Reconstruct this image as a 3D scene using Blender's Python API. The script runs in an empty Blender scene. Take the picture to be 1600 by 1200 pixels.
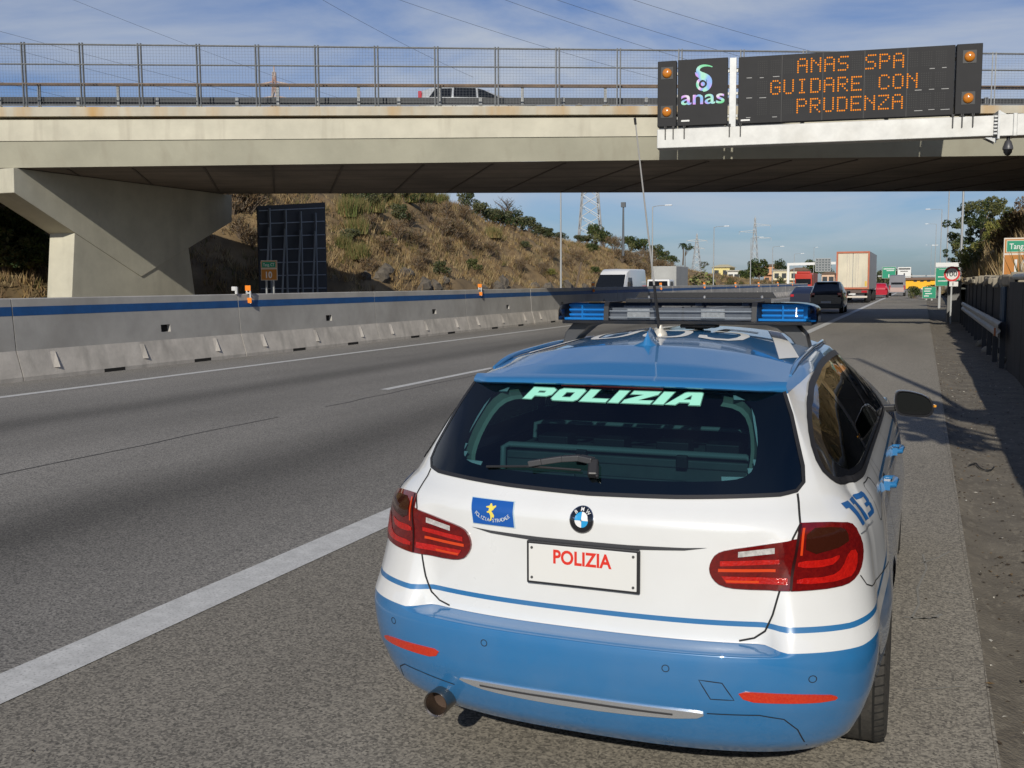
import bpy, bmesh, math, random
import numpy as np
from mathutils import Vector, Matrix
from mathutils.bvhtree import BVHTree
from mathutils.geometry import delaunay_2d_cdt

sc = bpy.context.scene
col = sc.collection
R = math.radians
rng = random.Random(7)
nrg = np.random.default_rng(11)

# ------------------------------------------------------------------ camera
cam_d = bpy.data.cameras.new('camera')
cam_d.sensor_width = 36.0
cam_d.lens = 36.0
cam_d.clip_start = 0.05
cam_d.clip_end = 6000
cam = bpy.data.objects.new('camera', cam_d)
col.objects.link(cam)
_yaw, _pit, _rol = R(21.81), R(5.6065), R(-0.328)
CAMPOS = Vector((0.9875, -3.018, 1.7265))
_F = Vector((-math.sin(_yaw) * math.cos(_pit), math.cos(_yaw) * math.cos(_pit), -math.sin(_pit)))
_r = Vector((math.cos(_yaw), math.sin(_yaw), 0))
_u = _r.cross(_F)
_rt = math.cos(_rol) * _r + math.sin(_rol) * _u
_up = -math.sin(_rol) * _r + math.cos(_rol) * _u
cam.matrix_world = Matrix(((_rt.x, _up.x, -_F.x, CAMPOS.x), (_rt.y, _up.y, -_F.y, CAMPOS.y),
                           (_rt.z, _up.z, -_F.z, CAMPOS.z), (0, 0, 0, 1)))
sc.camera = cam

# ------------------------------------------------------------------ light
SUNV = Vector((-0.41, 1.88, -1.0)).normalized()          # direction the light travels
SUN_EL = math.asin(-SUNV.z)
SUN_AZ = math.atan2(-SUNV.x, -SUNV.y)                    # compass angle of the sun from +Y towards +X
sl = bpy.data.lights.new('sun', 'SUN')
sl.energy = 4.0
sl.angle = R(0.53)
sl.color = (1.0, 0.94, 0.83)
so = bpy.data.objects.new('sun', sl)
col.objects.link(so)
so.rotation_euler = (-SUNV).to_track_quat('Z', 'Y').to_euler()

w = bpy.data.worlds.new('World')
sc.world = w
w.use_nodes = True
nt = w.node_tree
nt.nodes.clear()
N = nt.nodes.new
wo = N('ShaderNodeOutputWorld')
bg = N('ShaderNodeBackground')
sky = N('ShaderNodeTexSky')
sky.sky_type = 'NISHITA'
sky.sun_disc = False
sky.sun_elevation = SUN_EL
sky.sun_rotation = SUN_AZ
sky.air_density = 1.0
sky.dust_density = 0.6
sky.ozone_density = 2.0
bg.inputs['Strength'].default_value = 0.078
tc = N('ShaderNodeTexCoord')
sepn = N('ShaderNodeSeparateXYZ')
nt.links.new(tc.outputs['Generated'], sepn.inputs[0])
# project the view direction on a cloud layer: (x, y) / (z + 0.12)
addz = N('ShaderNodeMath'); addz.operation = 'ADD'; addz.inputs[1].default_value = 0.16
nt.links.new(sepn.outputs['Z'], addz.inputs[0])
mxz = N('ShaderNodeMath'); mxz.operation = 'MAXIMUM'; mxz.inputs[1].default_value = 0.05
nt.links.new(addz.outputs[0], mxz.inputs[0])
dx = N('ShaderNodeMath'); dx.operation = 'DIVIDE'
dy = N('ShaderNodeMath'); dy.operation = 'DIVIDE'
nt.links.new(sepn.outputs['X'], dx.inputs[0]); nt.links.new(mxz.outputs[0], dx.inputs[1])
nt.links.new(sepn.outputs['Y'], dy.inputs[0]); nt.links.new(mxz.outputs[0], dy.inputs[1])
cmb = N('ShaderNodeCombineXYZ')
nt.links.new(dx.outputs[0], cmb.inputs['X']); nt.links.new(dy.outputs[0], cmb.inputs['Y'])
nz1 = N('ShaderNodeTexNoise'); nz1.inputs['Scale'].default_value = 0.95
nz1.inputs['Detail'].default_value = 9; nz1.inputs['Roughness'].default_value = 0.56
nz1.inputs['Distortion'].default_value = 0.5
nt.links.new(cmb.outputs[0], nz1.inputs['Vector'])
cr = N('ShaderNodeValToRGB')
cr.color_ramp.elements[0].position = 0.34; cr.color_ramp.elements[0].color = (0, 0, 0, 1)
cr.color_ramp.elements[1].position = 0.62; cr.color_ramp.elements[1].color = (1, 1, 1, 1)
nt.links.new(nz1.outputs['Fac'], cr.inputs['Fac'])
# clouds thin out towards the zenith of the frame's lower sky
elev = N('ShaderNodeMapRange'); elev.inputs['From Min'].default_value = -0.02; elev.inputs['From Max'].default_value = 0.20
elev.inputs['To Min'].default_value = 0.35; elev.inputs['To Max'].default_value = 0.9
nt.links.new(sepn.outputs['Z'], elev.inputs['Value'])
hi = N('ShaderNodeMapRange'); hi.inputs['From Min'].default_value = 0.36; hi.inputs['From Max'].default_value = 0.62; hi.inputs['To Min'].default_value = 1.0; hi.inputs['To Max'].default_value = 0.15
nt.links.new(sepn.outputs['Z'], hi.inputs['Value'])
mulh = N('ShaderNodeMath'); mulh.operation = 'MULTIPLY'
nt.links.new(elev.outputs[0], mulh.inputs[0]); nt.links.new(hi.outputs[0], mulh.inputs[1])
mulc = N('ShaderNodeMath'); mulc.operation = 'MULTIPLY'
nt.links.new(cr.outputs['Color'], mulc.inputs[0]); nt.links.new(mulh.outputs[0], mulc.inputs[1])
tint = N('ShaderNodeMixRGB'); tint.blend_type = 'MULTIPLY'; tint.inputs['Fac'].default_value = 1.0
tint.inputs['Color2'].default_value = (0.50, 0.66, 0.98, 1)
nt.links.new(sky.outputs[0], tint.inputs['Color1'])
mixc = N('ShaderNodeMixRGB')
mixc.inputs['Color2'].default_value = (6.6, 7.1, 7.8, 1)
nt.links.new(mulc.outputs[0], mixc.inputs['Fac'])
nt.links.new(tint.outputs[0], mixc.inputs['Color1'])
nt.links.new(mixc.outputs[0], bg.inputs['Color'])
nt.links.new(bg.outputs[0], wo.inputs['Surface'])

sc.view_settings.view_transform = 'Standard'
sc.view_settings.look = 'None'
sc.view_settings.exposure = 0.0
sc.view_settings.gamma = 1.0
sc.cycles.max_bounces = 8
sc.cycles.transparent_max_bounces = 24

# ------------------------------------------------------------------ materials
MATS = {}
def mat(name, color, rough=0.6, metal=0.0, spec=0.5, noise=None, bump=None, coat=0.0, emis=None, estr=0.0, streak=None):
    """noise = (scale, amount[, second colour]) varies the base colour; bump = (scale, strength)."""
    if name in MATS: return MATS[name]
    m = bpy.data.materials.new(name); m.use_nodes = True
    t = m.node_tree; b = t.nodes['Principled BSDF']
    c = tuple(color) + (1,)
    b.inputs['Base Color'].default_value = c
    b.inputs['Roughness'].default_value = rough
    b.inputs['Metallic'].default_value = metal
    b.inputs['Specular IOR Level'].default_value = spec
    b.inputs['Coat Weight'].default_value = coat
    b.inputs['Coat Roughness'].default_value = 0.04
    if emis:
        b.inputs['Emission Color'].default_value = tuple(emis) + (1,)
        b.inputs['Emission Strength'].default_value = estr
    if noise or bump or streak:
        tcx = t.nodes.new('ShaderNodeTexCoord')
    if noise:
        nz = t.nodes.new('ShaderNodeTexNoise'); nz.inputs['Scale'].default_value = noise[0]
        nz.inputs['Detail'].default_value = 8; nz.inputs['Roughness'].default_value = 0.65
        t.links.new(tcx.outputs['Object'], nz.inputs['Vector'])
        mp = t.nodes.new('ShaderNodeMapRange'); mp.inputs['From Min'].default_value = 0.3; mp.inputs['From Max'].default_value = 0.7
        t.links.new(nz.outputs['Fac'], mp.inputs['Value'])
        mx = t.nodes.new('ShaderNodeMixRGB')
        c2 = noise[2] if len(noise) > 2 else tuple(x * (1 - noise[1]) for x in color)
        mx.inputs['Color1'].default_value = c
        mx.inputs['Color2'].default_value = tuple(c2) + (1,)
        t.links.new(mp.outputs[0], mx.inputs['Fac'])
        last = mx.outputs[0]
        if streak:
            mpp = t.nodes.new('ShaderNodeMapping'); mpp.inputs['Scale'].default_value = streak[0]
            t.links.new(tcx.outputs['Object'], mpp.inputs['Vector'])
            n2 = t.nodes.new('ShaderNodeTexNoise'); n2.inputs['Scale'].default_value = 1.0; n2.inputs['Detail'].default_value = 6
            t.links.new(mpp.outputs[0], n2.inputs['Vector'])
            m2 = t.nodes.new('ShaderNodeMapRange'); m2.inputs['From Min'].default_value = streak[3] if len(streak) > 3 else 0.5; m2.inputs['From Max'].default_value = 0.75
            m2.inputs['To Max'].default_value = streak[2]
            t.links.new(n2.outputs['Fac'], m2.inputs['Value'])
            mx2 = t.nodes.new('ShaderNodeMixRGB'); mx2.inputs['Color2'].default_value = tuple(streak[1]) + (1,)
            t.links.new(m2.outputs[0], mx2.inputs['Fac']); t.links.new(last, mx2.inputs['Color1'])
            last = mx2.outputs[0]
        t.links.new(last, b.inputs['Base Color'])
    if bump:
        n3 = t.nodes.new('ShaderNodeTexNoise'); n3.inputs['Scale'].default_value = bump[0]; n3.inputs['Detail'].default_value = 6
        t.links.new(tcx.outputs['Object'], n3.inputs['Vector'])
        bp = t.nodes.new('ShaderNodeBump'); bp.inputs['Strength'].default_value = bump[1]; bp.inputs['Distance'].default_value = 0.02
        t.links.new(n3.outputs['Fac'], bp.inputs['Height'])
        t.links.new(bp.outputs[0], b.inputs['Normal'])
    MATS[name] = m
    return m

def glass_mat(name, tint, refl=0.5, rough=0.0):
    """thin glass: tinted see-through plus a fresnel mirror"""
    if name in MATS: return MATS[name]
    m = bpy.data.materials.new(name); m.use_nodes = True
    t = m.node_tree; t.nodes.clear()
    o = t.nodes.new('ShaderNodeOutputMaterial')
    tr = t.nodes.new('ShaderNodeBsdfTransparent'); tr.inputs['Color'].default_value = tuple(tint) + (1,)
    gl = t.nodes.new('ShaderNodeBsdfGlossy'); gl.inputs['Roughness'].default_value = rough
    fr = t.nodes.new('ShaderNodeFresnel'); fr.inputs['IOR'].default_value = 1.5
    ml = t.nodes.new('ShaderNodeMath'); ml.operation = 'MULTIPLY'; ml.inputs[1].default_value = refl
    mx = t.nodes.new('ShaderNodeMixShader')
    t.links.new(fr.outputs[0], ml.inputs[0]); t.links.new(ml.outputs[0], mx.inputs['Fac'])
    t.links.new(tr.outputs[0], mx.inputs[1]); t.links.new(gl.outputs[0], mx.inputs[2])
    t.links.new(mx.outputs[0], o.inputs['Surface'])
    MATS[name] = m
    return m

# ------------------------------------------------------------------ mesh helpers
class MB:
    """collects shapes and links them as ONE mesh object"""
    def __init__(s): s.v = []; s.f = []; s.mi = []; s.cur = 0
    def add(s, verts, faces):
        o = len(s.v); s.v.extend([tuple(p) for p in verts])
        for f in faces: s.f.append(tuple(i + o for i in f)); s.mi.append(s.cur)
        return s
    def box(s, c, d, rz=0.0, rx=0.0, ry=0.0):
        M = Matrix.Translation(c) @ Matrix.Rotation(rz, 4, 'Z') @ Matrix.Rotation(ry, 4, 'Y') @ Matrix.Rotation(rx, 4, 'X')
        P = [M @ Vector((x * d[0] / 2, y * d[1] / 2, z * d[2] / 2)) for x in (-1, 1) for y in (-1, 1) for z in (-1, 1)]
        return s.add(P, [(0, 1, 3, 2), (4, 6, 7, 5), (0, 4, 5, 1), (2, 3, 7, 6), (0, 2, 6, 4), (1, 5, 7, 3)])
    def bar(s, p0, p1, wd, ht=None):
        p0 = Vector(p0); p1 = Vector(p1); d = (p1 - p0); n = d.normalized(); ht = ht or wd
        a = n.cross(Vector((0, 0, 1)));
        if a.length < 1e-3: a = Vector((1, 0, 0))
        a.normalize(); b = n.cross(a)
        P = []
        for q in (p0, p1):
            for sx, sy in ((-1, -1), (1, -1), (1, 1), (-1, 1)): P.append(q + a * sx * wd / 2 + b * sy * ht / 2)
        return s.add(P, [(3, 2, 1, 0), (4, 5, 6, 7), (0, 1, 5, 4), (1, 2, 6, 5), (2, 3, 7, 6), (3, 0, 4, 7)])
    def tube(s, pts, r, n=8, cap=True):
        pts = [Vector(p) for p in pts]; k = len(pts)
        rs = r if isinstance(r, (list, tuple)) else [r] * k
        V = []; a = None
        for i, p in enumerate(pts):
            d = (pts[min(i + 1, k - 1)] - pts[max(i - 1, 0)]).normalized()
            if a is None:
                a = d.cross(Vector((0, 0, 1)))
                if a.length < 1e-3: a = d.cross(Vector((0, 1, 0)))
            else: a = a - d * a.dot(d)
            a.normalize(); b = d.cross(a)
            for j in range(n):
                t = 2 * math.pi * j / n; V.append(p + (a * math.cos(t) + b * math.sin(t)) * rs[i])
        Fs = [(i * n + j, i * n + (j + 1) % n, (i + 1) * n + (j + 1) % n, (i + 1) * n + j) for i in range(k - 1) for j in range(n)]
        if cap: Fs += [tuple(reversed(range(n))), tuple((k - 1) * n + j for j in range(n))]
        return s.add(V, Fs)
    def lathe(s, prof, c, axis='Z', n=24):
        """prof = [(radius, along)]"""
        V = []
        for r_, h in prof:
            for j in range(n):
                t = 2 * math.pi * j / n; a, b = r_ * math.cos(t), r_ * math.sin(t)
                p = {'Z': (a, b, h), 'X': (h, a, b), 'Y': (b, h, a)}[axis]
                V.append((p[0] + c[0], p[1] + c[1], p[2] + c[2]))
        Fs = [(i * n + j, i * n + (j + 1) % n, (i + 1) * n + (j + 1) % n, (i + 1) * n + j) for i in range(len(prof) - 1) for j in range(n)]
        return s.add(V, Fs)
    def prism(s, poly, fn, d0, d1):
        """2-D outline poly swept from d0 to d1; fn(a, b, d) -> 3-D"""
        n = len(poly)
        V = [fn(a, b, d0) for a, b in poly] + [fn(a, b, d1) for a, b in poly]
        return s.add(V, [tuple(reversed(range(n))), tuple(range(n, 2 * n))] + [(i, (i + 1) % n, n + (i + 1) % n, n + i) for i in range(n)])
    def quad(s, a, b, c, d): return s.add([a, b, c, d], [(0, 1, 2, 3)])
    def grid(s, P):
        """P[i][j] grid of points"""
        m, n = len(P), len(P[0])
        return s.add([p for row in P for p in row], [(i * n + j, i * n + j + 1, (i + 1) * n + j + 1, (i + 1) * n + j) for i in range(m - 1) for j in range(n - 1)])
    def build(s, name, mats, parent=None, smooth=None, fix=True, bevel=0):
        if not isinstance(mats, (list, tuple)): mats = [mats]
        me = bpy.data.meshes.new(name); me.from_pydata(s.v, [], s.f)
        for m in mats: me.materials.append(m)
        if any(s.mi): me.polygons.foreach_set('material_index', s.mi)
        if fix:
            bm = bmesh.new(); bm.from_mesh(me); bmesh.ops.recalc_face_normals(bm, faces=bm.faces); bm.to_mesh(me); bm.free()
        if smooth is not None:
            me.shade_smooth(); me.set_sharp_from_angle(angle=R(smooth))
        me.update()
        o = bpy.data.objects.new(name, me); col.objects.link(o)
        if parent: o.parent = parent
        if bevel:
            bv = o.modifiers.new('bevel', 'BEVEL'); bv.width = bevel; bv.segments = 2; bv.limit_method = 'ANGLE'; bv.angle_limit = R(40)
        return o

def tag(o, label=None, cat=None, group=None, kind=None):
    if label: o['label'] = label
    if cat: o['category'] = cat
    if group: o['group'] = group
    if kind: o['kind'] = kind
    return o
def empty(name, loc=(0, 0, 0), rz=0.0, label=None, cat=None, group=None):
    o = bpy.data.objects.new(name, None); col.objects.link(o); o.location = loc; o.rotation_euler = (0, 0, rz)
    o.empty_display_size = 0.1
    return tag(o, label, cat, group)
def copy_tree(o, parent=None):
    c = o.copy(); col.objects.link(c); c.parent = parent
    for ch in o.children: copy_tree(ch, c)
    return c

def text_mesh(s, offset=0.0, spacing=1.0):
    """built-in font as flat verts/faces, cap height scaled to 1, starting at x = 0"""
    cu = bpy.data.curves.new('t', 'FONT'); cu.body = s; cu.offset = offset; cu.resolution_u = 4; cu.space_character = spacing
    ob = bpy.data.objects.new('t', cu); me = bpy.data.meshes.new_from_object(ob)
    V = np.array([v.co[:] for v in me.vertices]); Fs = [tuple(p.vertices) for p in me.polygons]
    bpy.data.objects.remove(ob); bpy.data.meshes.remove(me); bpy.data.curves.remove(cu)
    V = V[:, :2]; V[:, 0] -= V[:, 0].min()
    V /= 0.729 if True else 1
    return V, Fs
def text_on(mb, s, org, ux, uy, h, width=None, offset=0.0, align='L', shear=0.0, spacing=1.0):
    """writes s with cap height h on the plane (org, ux, uy)"""
    V, Fs = text_mesh(s, offset, spacing); V = V * h
    wd = V[:, 0].max()
    if width: V[:, 0] *= width / wd; wd = width
    V[:, 0] += shear * V[:, 1]
    x0 = {'L': 0, 'C': -wd / 2, 'R': -wd}[align]
    org, ux, uy = Vector(org), Vector(ux).normalized(), Vector(uy).normalized()
    mb.add([org + ux * (x + x0) + uy * y for x, y in V], Fs)

def inside(p, loops):
    x, y = p; c = False
    for L in loops:
        n = len(L); j = n - 1
        for i in range(n):
            xi, yi = L[i]; xj, yj = L[j]
            if (yi > y) != (yj > y) and x < (xj - xi) * (y - yi) / (yj - yi) + xi: c = not c
            j = i
    return c
def smooth_loop(L, it=2):
    """Chaikin corner cutting"""
    for _ in range(it):
        M = []
        for i in range(len(L)):
            a, b = L[i], L[(i + 1) % len(L)]
            M += [(a[0] * .75 + b[0] * .25, a[1] * .75 + b[1] * .25), (a[0] * .25 + b[0] * .75, a[1] * .25 + b[1] * .75)]
        L = M
    return L
def resample(L, step, closed=True):
    M = []
    n = len(L)
    for i in range(n if closed else n - 1):
        a, b = L[i], L[(i + 1) % n]; d = math.hypot(b[0] - a[0], b[1] - a[1]); k = max(1, int(math.ceil(d / step)))
        for q in range(k): M.append((a[0] + (b[0] - a[0]) * q / k, a[1] + (b[1] - a[1]) * q / k))
    if not closed: M.append(L[-1])
    return M
def flat_tri(loops, step=0.03):
    """triangulated inside of closed loops (even-odd)"""
    V = []; E = []
    for L in loops:
        L = resample(L, step); o = len(V); V += L; E += [(o + i, o + (i + 1) % len(L)) for i in range(len(L))]
    A = np.array(V); x0, y0 = A.min(0); x1, y1 = A.max(0)
    nb = len(V)
    xs = np.arange(x0 + step * .5, x1, step); ys = np.arange(y0 + step * .43, y1, step)
    for i, yy in enumerate(ys):
        for xx in xs:
            p = (xx + (step * .5 if i % 2 else 0), yy)
            if inside(p, loops):
                dd = np.min(np.hypot(A[:, 0] - p[0], A[:, 1] - p[1]))
                if dd > step * .35: V.append(p)
    r = delaunay_2d_cdt([Vector(p) for p in V], E, [], 0, 1e-6)
    vv = [(p.x, p.y) for p in r[0]]
    ff = []
    for f in r[2]:
        cx = sum(vv[i][0] for i in f) / len(f); cy = sum(vv[i][1] for i in f) / len(f)
        if inside((cx, cy), loops): ff.append(tuple(f))
    return vv, ff
# ================================================================== setting: ground, road, hills
def struct(o): return tag(o, kind='structure')
def fbm(x, y, s=1.0, seed=0, oct=4):
    """cheap value noise on arrays"""
    x = np.asarray(x, float) * s; y = np.asarray(y, float) * s; out = np.zeros_like(x); amp = 1.0; tot = 0
    for o in range(oct):
        xi = np.floor(x).astype(np.int64); yi = np.floor(y).astype(np.int64); fx = x - xi; fy = y - yi
        fx = fx * fx * (3 - 2 * fx); fy = fy * fy * (3 - 2 * fy)
        def h(a, b):
            n = (a * 374761393 + b * 668265263 + (seed + o) * 974634777) & 0xffffffff
            n = ((n ^ (n >> 13)) * 1274126177) & 0xffffffff
            return ((n ^ (n >> 16)) & 0xffff) / 65535.0
        v = (h(xi, yi) * (1 - fx) + h(xi + 1, yi) * fx) * (1 - fy) + (h(xi, yi + 1) * (1 - fx) + h(xi + 1, yi + 1) * fx) * fy
        out += v * amp; tot += amp; amp *= .5; x = x * 2.03 + 11.3; y = y * 2.03 + 5.7
    return out / tot

mb = MB(); mb.quad((-3000, -400, -.45), (3000, -400, -.45), (3000, 5000, -.45), (-3000, 5000, -.45))
struct(mb.build('ground', mat('dry_earth', (.17, .14, .09), .95, noise=(.02, .5, (.09, .10, .05)))))

# asphalt: aggregate speckle, worn wheel paths along the lanes, patches
def asphalt(name, base, lanes, seed=0.0):
    m = bpy.data.materials.new(name); m.use_nodes = True; t = m.node_tree; b = t.nodes['Principled BSDF']; n = t.nodes.new; L = t.links.new
    tcx = n('ShaderNodeTexCoord'); b.inputs['Roughness'].default_value = .88; b.inputs['Specular IOR Level'].default_value = .25
    ag = n('ShaderNodeTexNoise'); ag.inputs['Scale'].default_value = 62; ag.inputs['Detail'].default_value = 3; ag.inputs['Roughness'].default_value = .9; L(tcx.outputs['Object'], ag.inputs['Vector'])
    vo = n('ShaderNodeTexVoronoi'); vo.inputs['Scale'].default_value = 105; L(tcx.outputs['Object'], vo.inputs['Vector'])
    vs = n('ShaderNodeSeparateColor'); L(vo.outputs['Color'], vs.inputs[0])
    av = n('ShaderNodeMath'); av.operation = 'MULTIPLY_ADD'; av.inputs[1].default_value = .42; L(vs.outputs[0], av.inputs[0])
    ah = n('ShaderNodeMath'); ah.operation = 'MULTIPLY'; ah.inputs[1].default_value = .58; L(ag.outputs['Fac'], ah.inputs[0]); L(ah.outputs[0], av.inputs[2])
    agr = n('ShaderNodeValToRGB'); e = agr.color_ramp.elements
    e[0].position = .27; e[0].color = (.44, .44, .445, 1); e[1].position = .70; e[1].color = (1.50, 1.48, 1.42, 1)
    L(av.outputs[0], agr.inputs['Fac'])
    big = n('ShaderNodeTexNoise'); big.inputs['Scale'].default_value = .35; big.inputs['Detail'].default_value = 9; big.inputs['Roughness'].default_value = .6
    mp = n('ShaderNodeMapping'); mp.inputs['Scale'].default_value = (1.0, .22, 1); mp.inputs['Location'].default_value = (seed, seed, 0)
    L(tcx.outputs['Object'], mp.inputs['Vector']); L(mp.outputs[0], big.inputs['Vector'])
    br = n('ShaderNodeMapRange'); br.inputs['From Min'].default_value = .3; br.inputs['From Max'].default_value = .7; br.inputs['To Min'].default_value = .78; br.inputs['To Max'].default_value = 1.18
    L(big.outputs['Fac'], br.inputs['Value'])
    m1 = n('ShaderNodeMixRGB'); m1.blend_type = 'MULTIPLY'; m1.inputs['Fac'].default_value = 1; m1.inputs['Color1'].default_value = tuple(base) + (1,); L(agr.outputs[0], m1.inputs['Color2'])
    m2 = n('ShaderNodeMixRGB'); m2.blend_type = 'MULTIPLY'; m2.inputs['Fac'].default_value = 1; L(m1.outputs[0], m2.inputs['Color1']); L(br.outputs[0], m2.inputs['Color2'])
    last = m2.outputs[0]
    if lanes:
        sx = n('ShaderNodeSeparateXYZ'); L(tcx.outputs['Object'], sx.inputs[0])
        wob = n('ShaderNodeTexNoise'); wob.inputs['Scale'].default_value = .25; L(tcx.outputs['Object'], wob.inputs['Vector'])
        wa = n('ShaderNodeMath'); wa.operation = 'MULTIPLY_ADD'; wa.inputs[1].default_value = .6; L(wob.outputs['Fac'], wa.inputs[0]); L(sx.outputs['X'], wa.inputs[2])
        ramp = n('ShaderNodeValToRGB'); ramp.color_ramp.interpolation = 'EASE'
        mr = n('ShaderNodeMapRange'); mr.inputs['From Min'].default_value = -12.5; mr.inputs['From Max'].default_value = -2.5; L(wa.outputs[0], mr.inputs['Value'])
        L(mr.outputs[0], ramp.inputs['Fac'])
        els = ramp.color_ramp.elements
        pts = [(0.0, .95), (.14, 1.0), (.24, .86), (.33, .56), (.43, .92), (.58, 1.0), (.68, .90), (.80, .47), (.90, .76), (.96, .82), (1.0, .9)]
        while len(els) < len(pts): els.new(.5)
        for el, (p, v) in zip(els, pts): el.position = p; el.color = (v, v, v * 1.0, 1)
        m3 = n('ShaderNodeMixRGB'); m3.blend_type = 'MULTIPLY'; m3.inputs['Fac'].default_value = 1.0; L(last, m3.inputs['Color1']); L(ramp.outputs[0], m3.inputs['Color2']); last = m3.outputs[0]
    # dark oil spots
    sp = n('ShaderNodeTexVoronoi'); sp.inputs['Scale'].default_value = 1.3; L(tcx.outputs['Object'], sp.inputs['Vector'])
    sr = n('ShaderNodeMapRange'); sr.inputs['From Min'].default_value = .02; sr.inputs['From Max'].default_value = .06; sr.inputs['To Min'].default_value = .55; L(sp.outputs['Distance'], sr.inputs['Value'])
    m4 = n('ShaderNodeMixRGB'); m4.blend_type = 'MULTIPLY'; m4.inputs['Fac'].default_value = .7; L(last, m4.inputs['Color1']); L(sr.outputs[0], m4.inputs['Color2'])
    L(m4.outputs[0], b.inputs['Base Color'])
    bp = n('ShaderNodeBump'); bp.inputs['Strength'].default_value = .25; bp.inputs['Distance'].default_value = .003; L(ag.outputs['Fac'], bp.inputs['Height']); L(bp.outputs[0], b.inputs['Normal'])
    return m
ROADM = asphalt('asphalt_lanes', (.215, .205, .190), True)
SHOUM = asphalt('asphalt_shoulder', (.230, .212, .182), False, 9.0)
OPPM = asphalt('asphalt_far_side', (.20, .19, .178), False, 31.0)
def sheet(name, x0, x1, y0, y1, z, m, nx=1, ny=1):
    mb = MB(); mb.grid([[(x0 + (x1 - x0) * i / nx, y0 + (y1 - y0) * j / ny, z) for i in range(nx + 1)] for j in range(ny + 1)]); return struct(mb.build(name, m))
sheet('road', -14.6, -2.64, -60, 420, 0.0, ROADM)
sheet('road_shoulder', -2.64, 1.30, -60, 420, 0.0, SHOUM)
sheet('road_far_side', -27.6, -14.6, -60, 420, -.002, OPPM)
LINE = mat('road_paint', (.62, .615, .59), .8, noise=(9, .3), streak=((70, 70, 1), (.24, .235, .22), .85, .52))
def stripe(name, x0, x1, y0, y1, z=.004, m=LINE): return sheet(name, x0, x1, y0, y1, z, m, 1, max(1, int((y1 - y0) / 10)))
stripe('lane_marking', -2.79, -2.51, -20, 400)
stripe('lane_marking', -12.44, -12.24, -20, 400)
for k in range(0, 12): stripe('lane_marking', -7.26, -7.10, 11.74 + 12 * k, 11.74 + 12 * k + 4.6)
for k in range(12): stripe('lane_marking', -20.4, -20.25, 12 * k, 12 * k + 4.5)
stripe('lane_marking', -25.6, -25.4, -20, 300)
# longitudinal joint in the slow lane, faint pale scrapes on the hard shoulder
mb = MB()
yy = np.arange(-2, 90, .6)
xx = -6.83 + .03 * np.array([rng.uniform(-1, 1) for _ in yy])
for i in range(len(yy) - 1):
    if rng.random() < .85: mb.quad((xx[i] - .012, yy[i], .003), (xx[i] + .012, yy[i], .003), (xx[i + 1] + .012, yy[i + 1], .003), (xx[i + 1] - .012, yy[i + 1], .003))
struct(mb.build('road_joint', mat('bitumen', (.045, .043, .042), .8)))
mb = MB()
def scrape(pts, wd):
    for (a, b) in zip(pts[:-1], pts[1:]):
        d = Vector((b[0] - a[0], b[1] - a[1], 0)).normalized(); n_ = Vector((-d.y, d.x, 0)) * wd / 2
        A_, B_ = Vector((a[0], a[1], .003)), Vector((b[0], b[1], .003)); mb.quad(A_ - n_, B_ - n_, B_ + n_, A_ + n_)
scrape([(.98, 2.45), (1.02, 2.75), (1.01, 3.05), (1.06, 3.5), (1.04, 3.85)], .012); scrape([(1.03, 3.62), (1.13, 3.80), (1.2, 3.98)], .014)
scrape([(.95, 2.50), (1.08, 2.52), (1.13, 2.62)], .02); scrape([(1.02, 2.5), (1.12, 2.56)], .016); scrape([(1.14, 3.05), (1.23, 3.02)], .014); scrape([(1.0, 1.5), (1.2, 1.62)], .01)
struct(mb.build('scrape_marks', mat('chalky_scrape', (.30, .29, .26), .9, noise=(30, .5, (.19, .18, .16)))))

# gutter strip between the shoulder and the wall: dirty, uneven
def gutter_z(x, y):
    u = (np.asarray(x) - 1.30) / 1.3
    z = -.035 * np.minimum(1, u * 12) + .03 * np.sin(np.clip(u, 0, 1) * math.pi) * -1.2
    z = z + (fbm(x, y, 2.2, 3) - .5) * .035 * np.minimum(1, u * 6) + (fbm(x, np.asarray(y) * .35, 1.0, 8) - .5) * .12 * np.clip(u * 2, 0, 1)
    return z
mb = MB()
gx = np.linspace(1.285, 3.4, 30); gy = np.concatenate([np.arange(-6, 14, .14), np.arange(14, 60, .5), np.arange(60, 200, 4)])
P = []
for y in gy:
    ed = 0.03 * (fbm([y], [0], .9, 5)[0] - .5) * 2
    zz = gutter_z(gx, np.full_like(gx, y)); zz[0] = .001
    P.append([(float(x) + ed * (1 - i / 29), float(y), float(z)) for i, (x, z) in enumerate(zip(gx, zz))])
mb.grid(P)
GUT = mat('gutter_dirt', (.20, .175, .135), .95, noise=(2.6, .5, (.105, .09, .07)), bump=(60, .6), streak=((22, 9, 9), (.30, .265, .205), .6, .54))
struct(mb.build('gutter', GUT, smooth=60))
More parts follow.
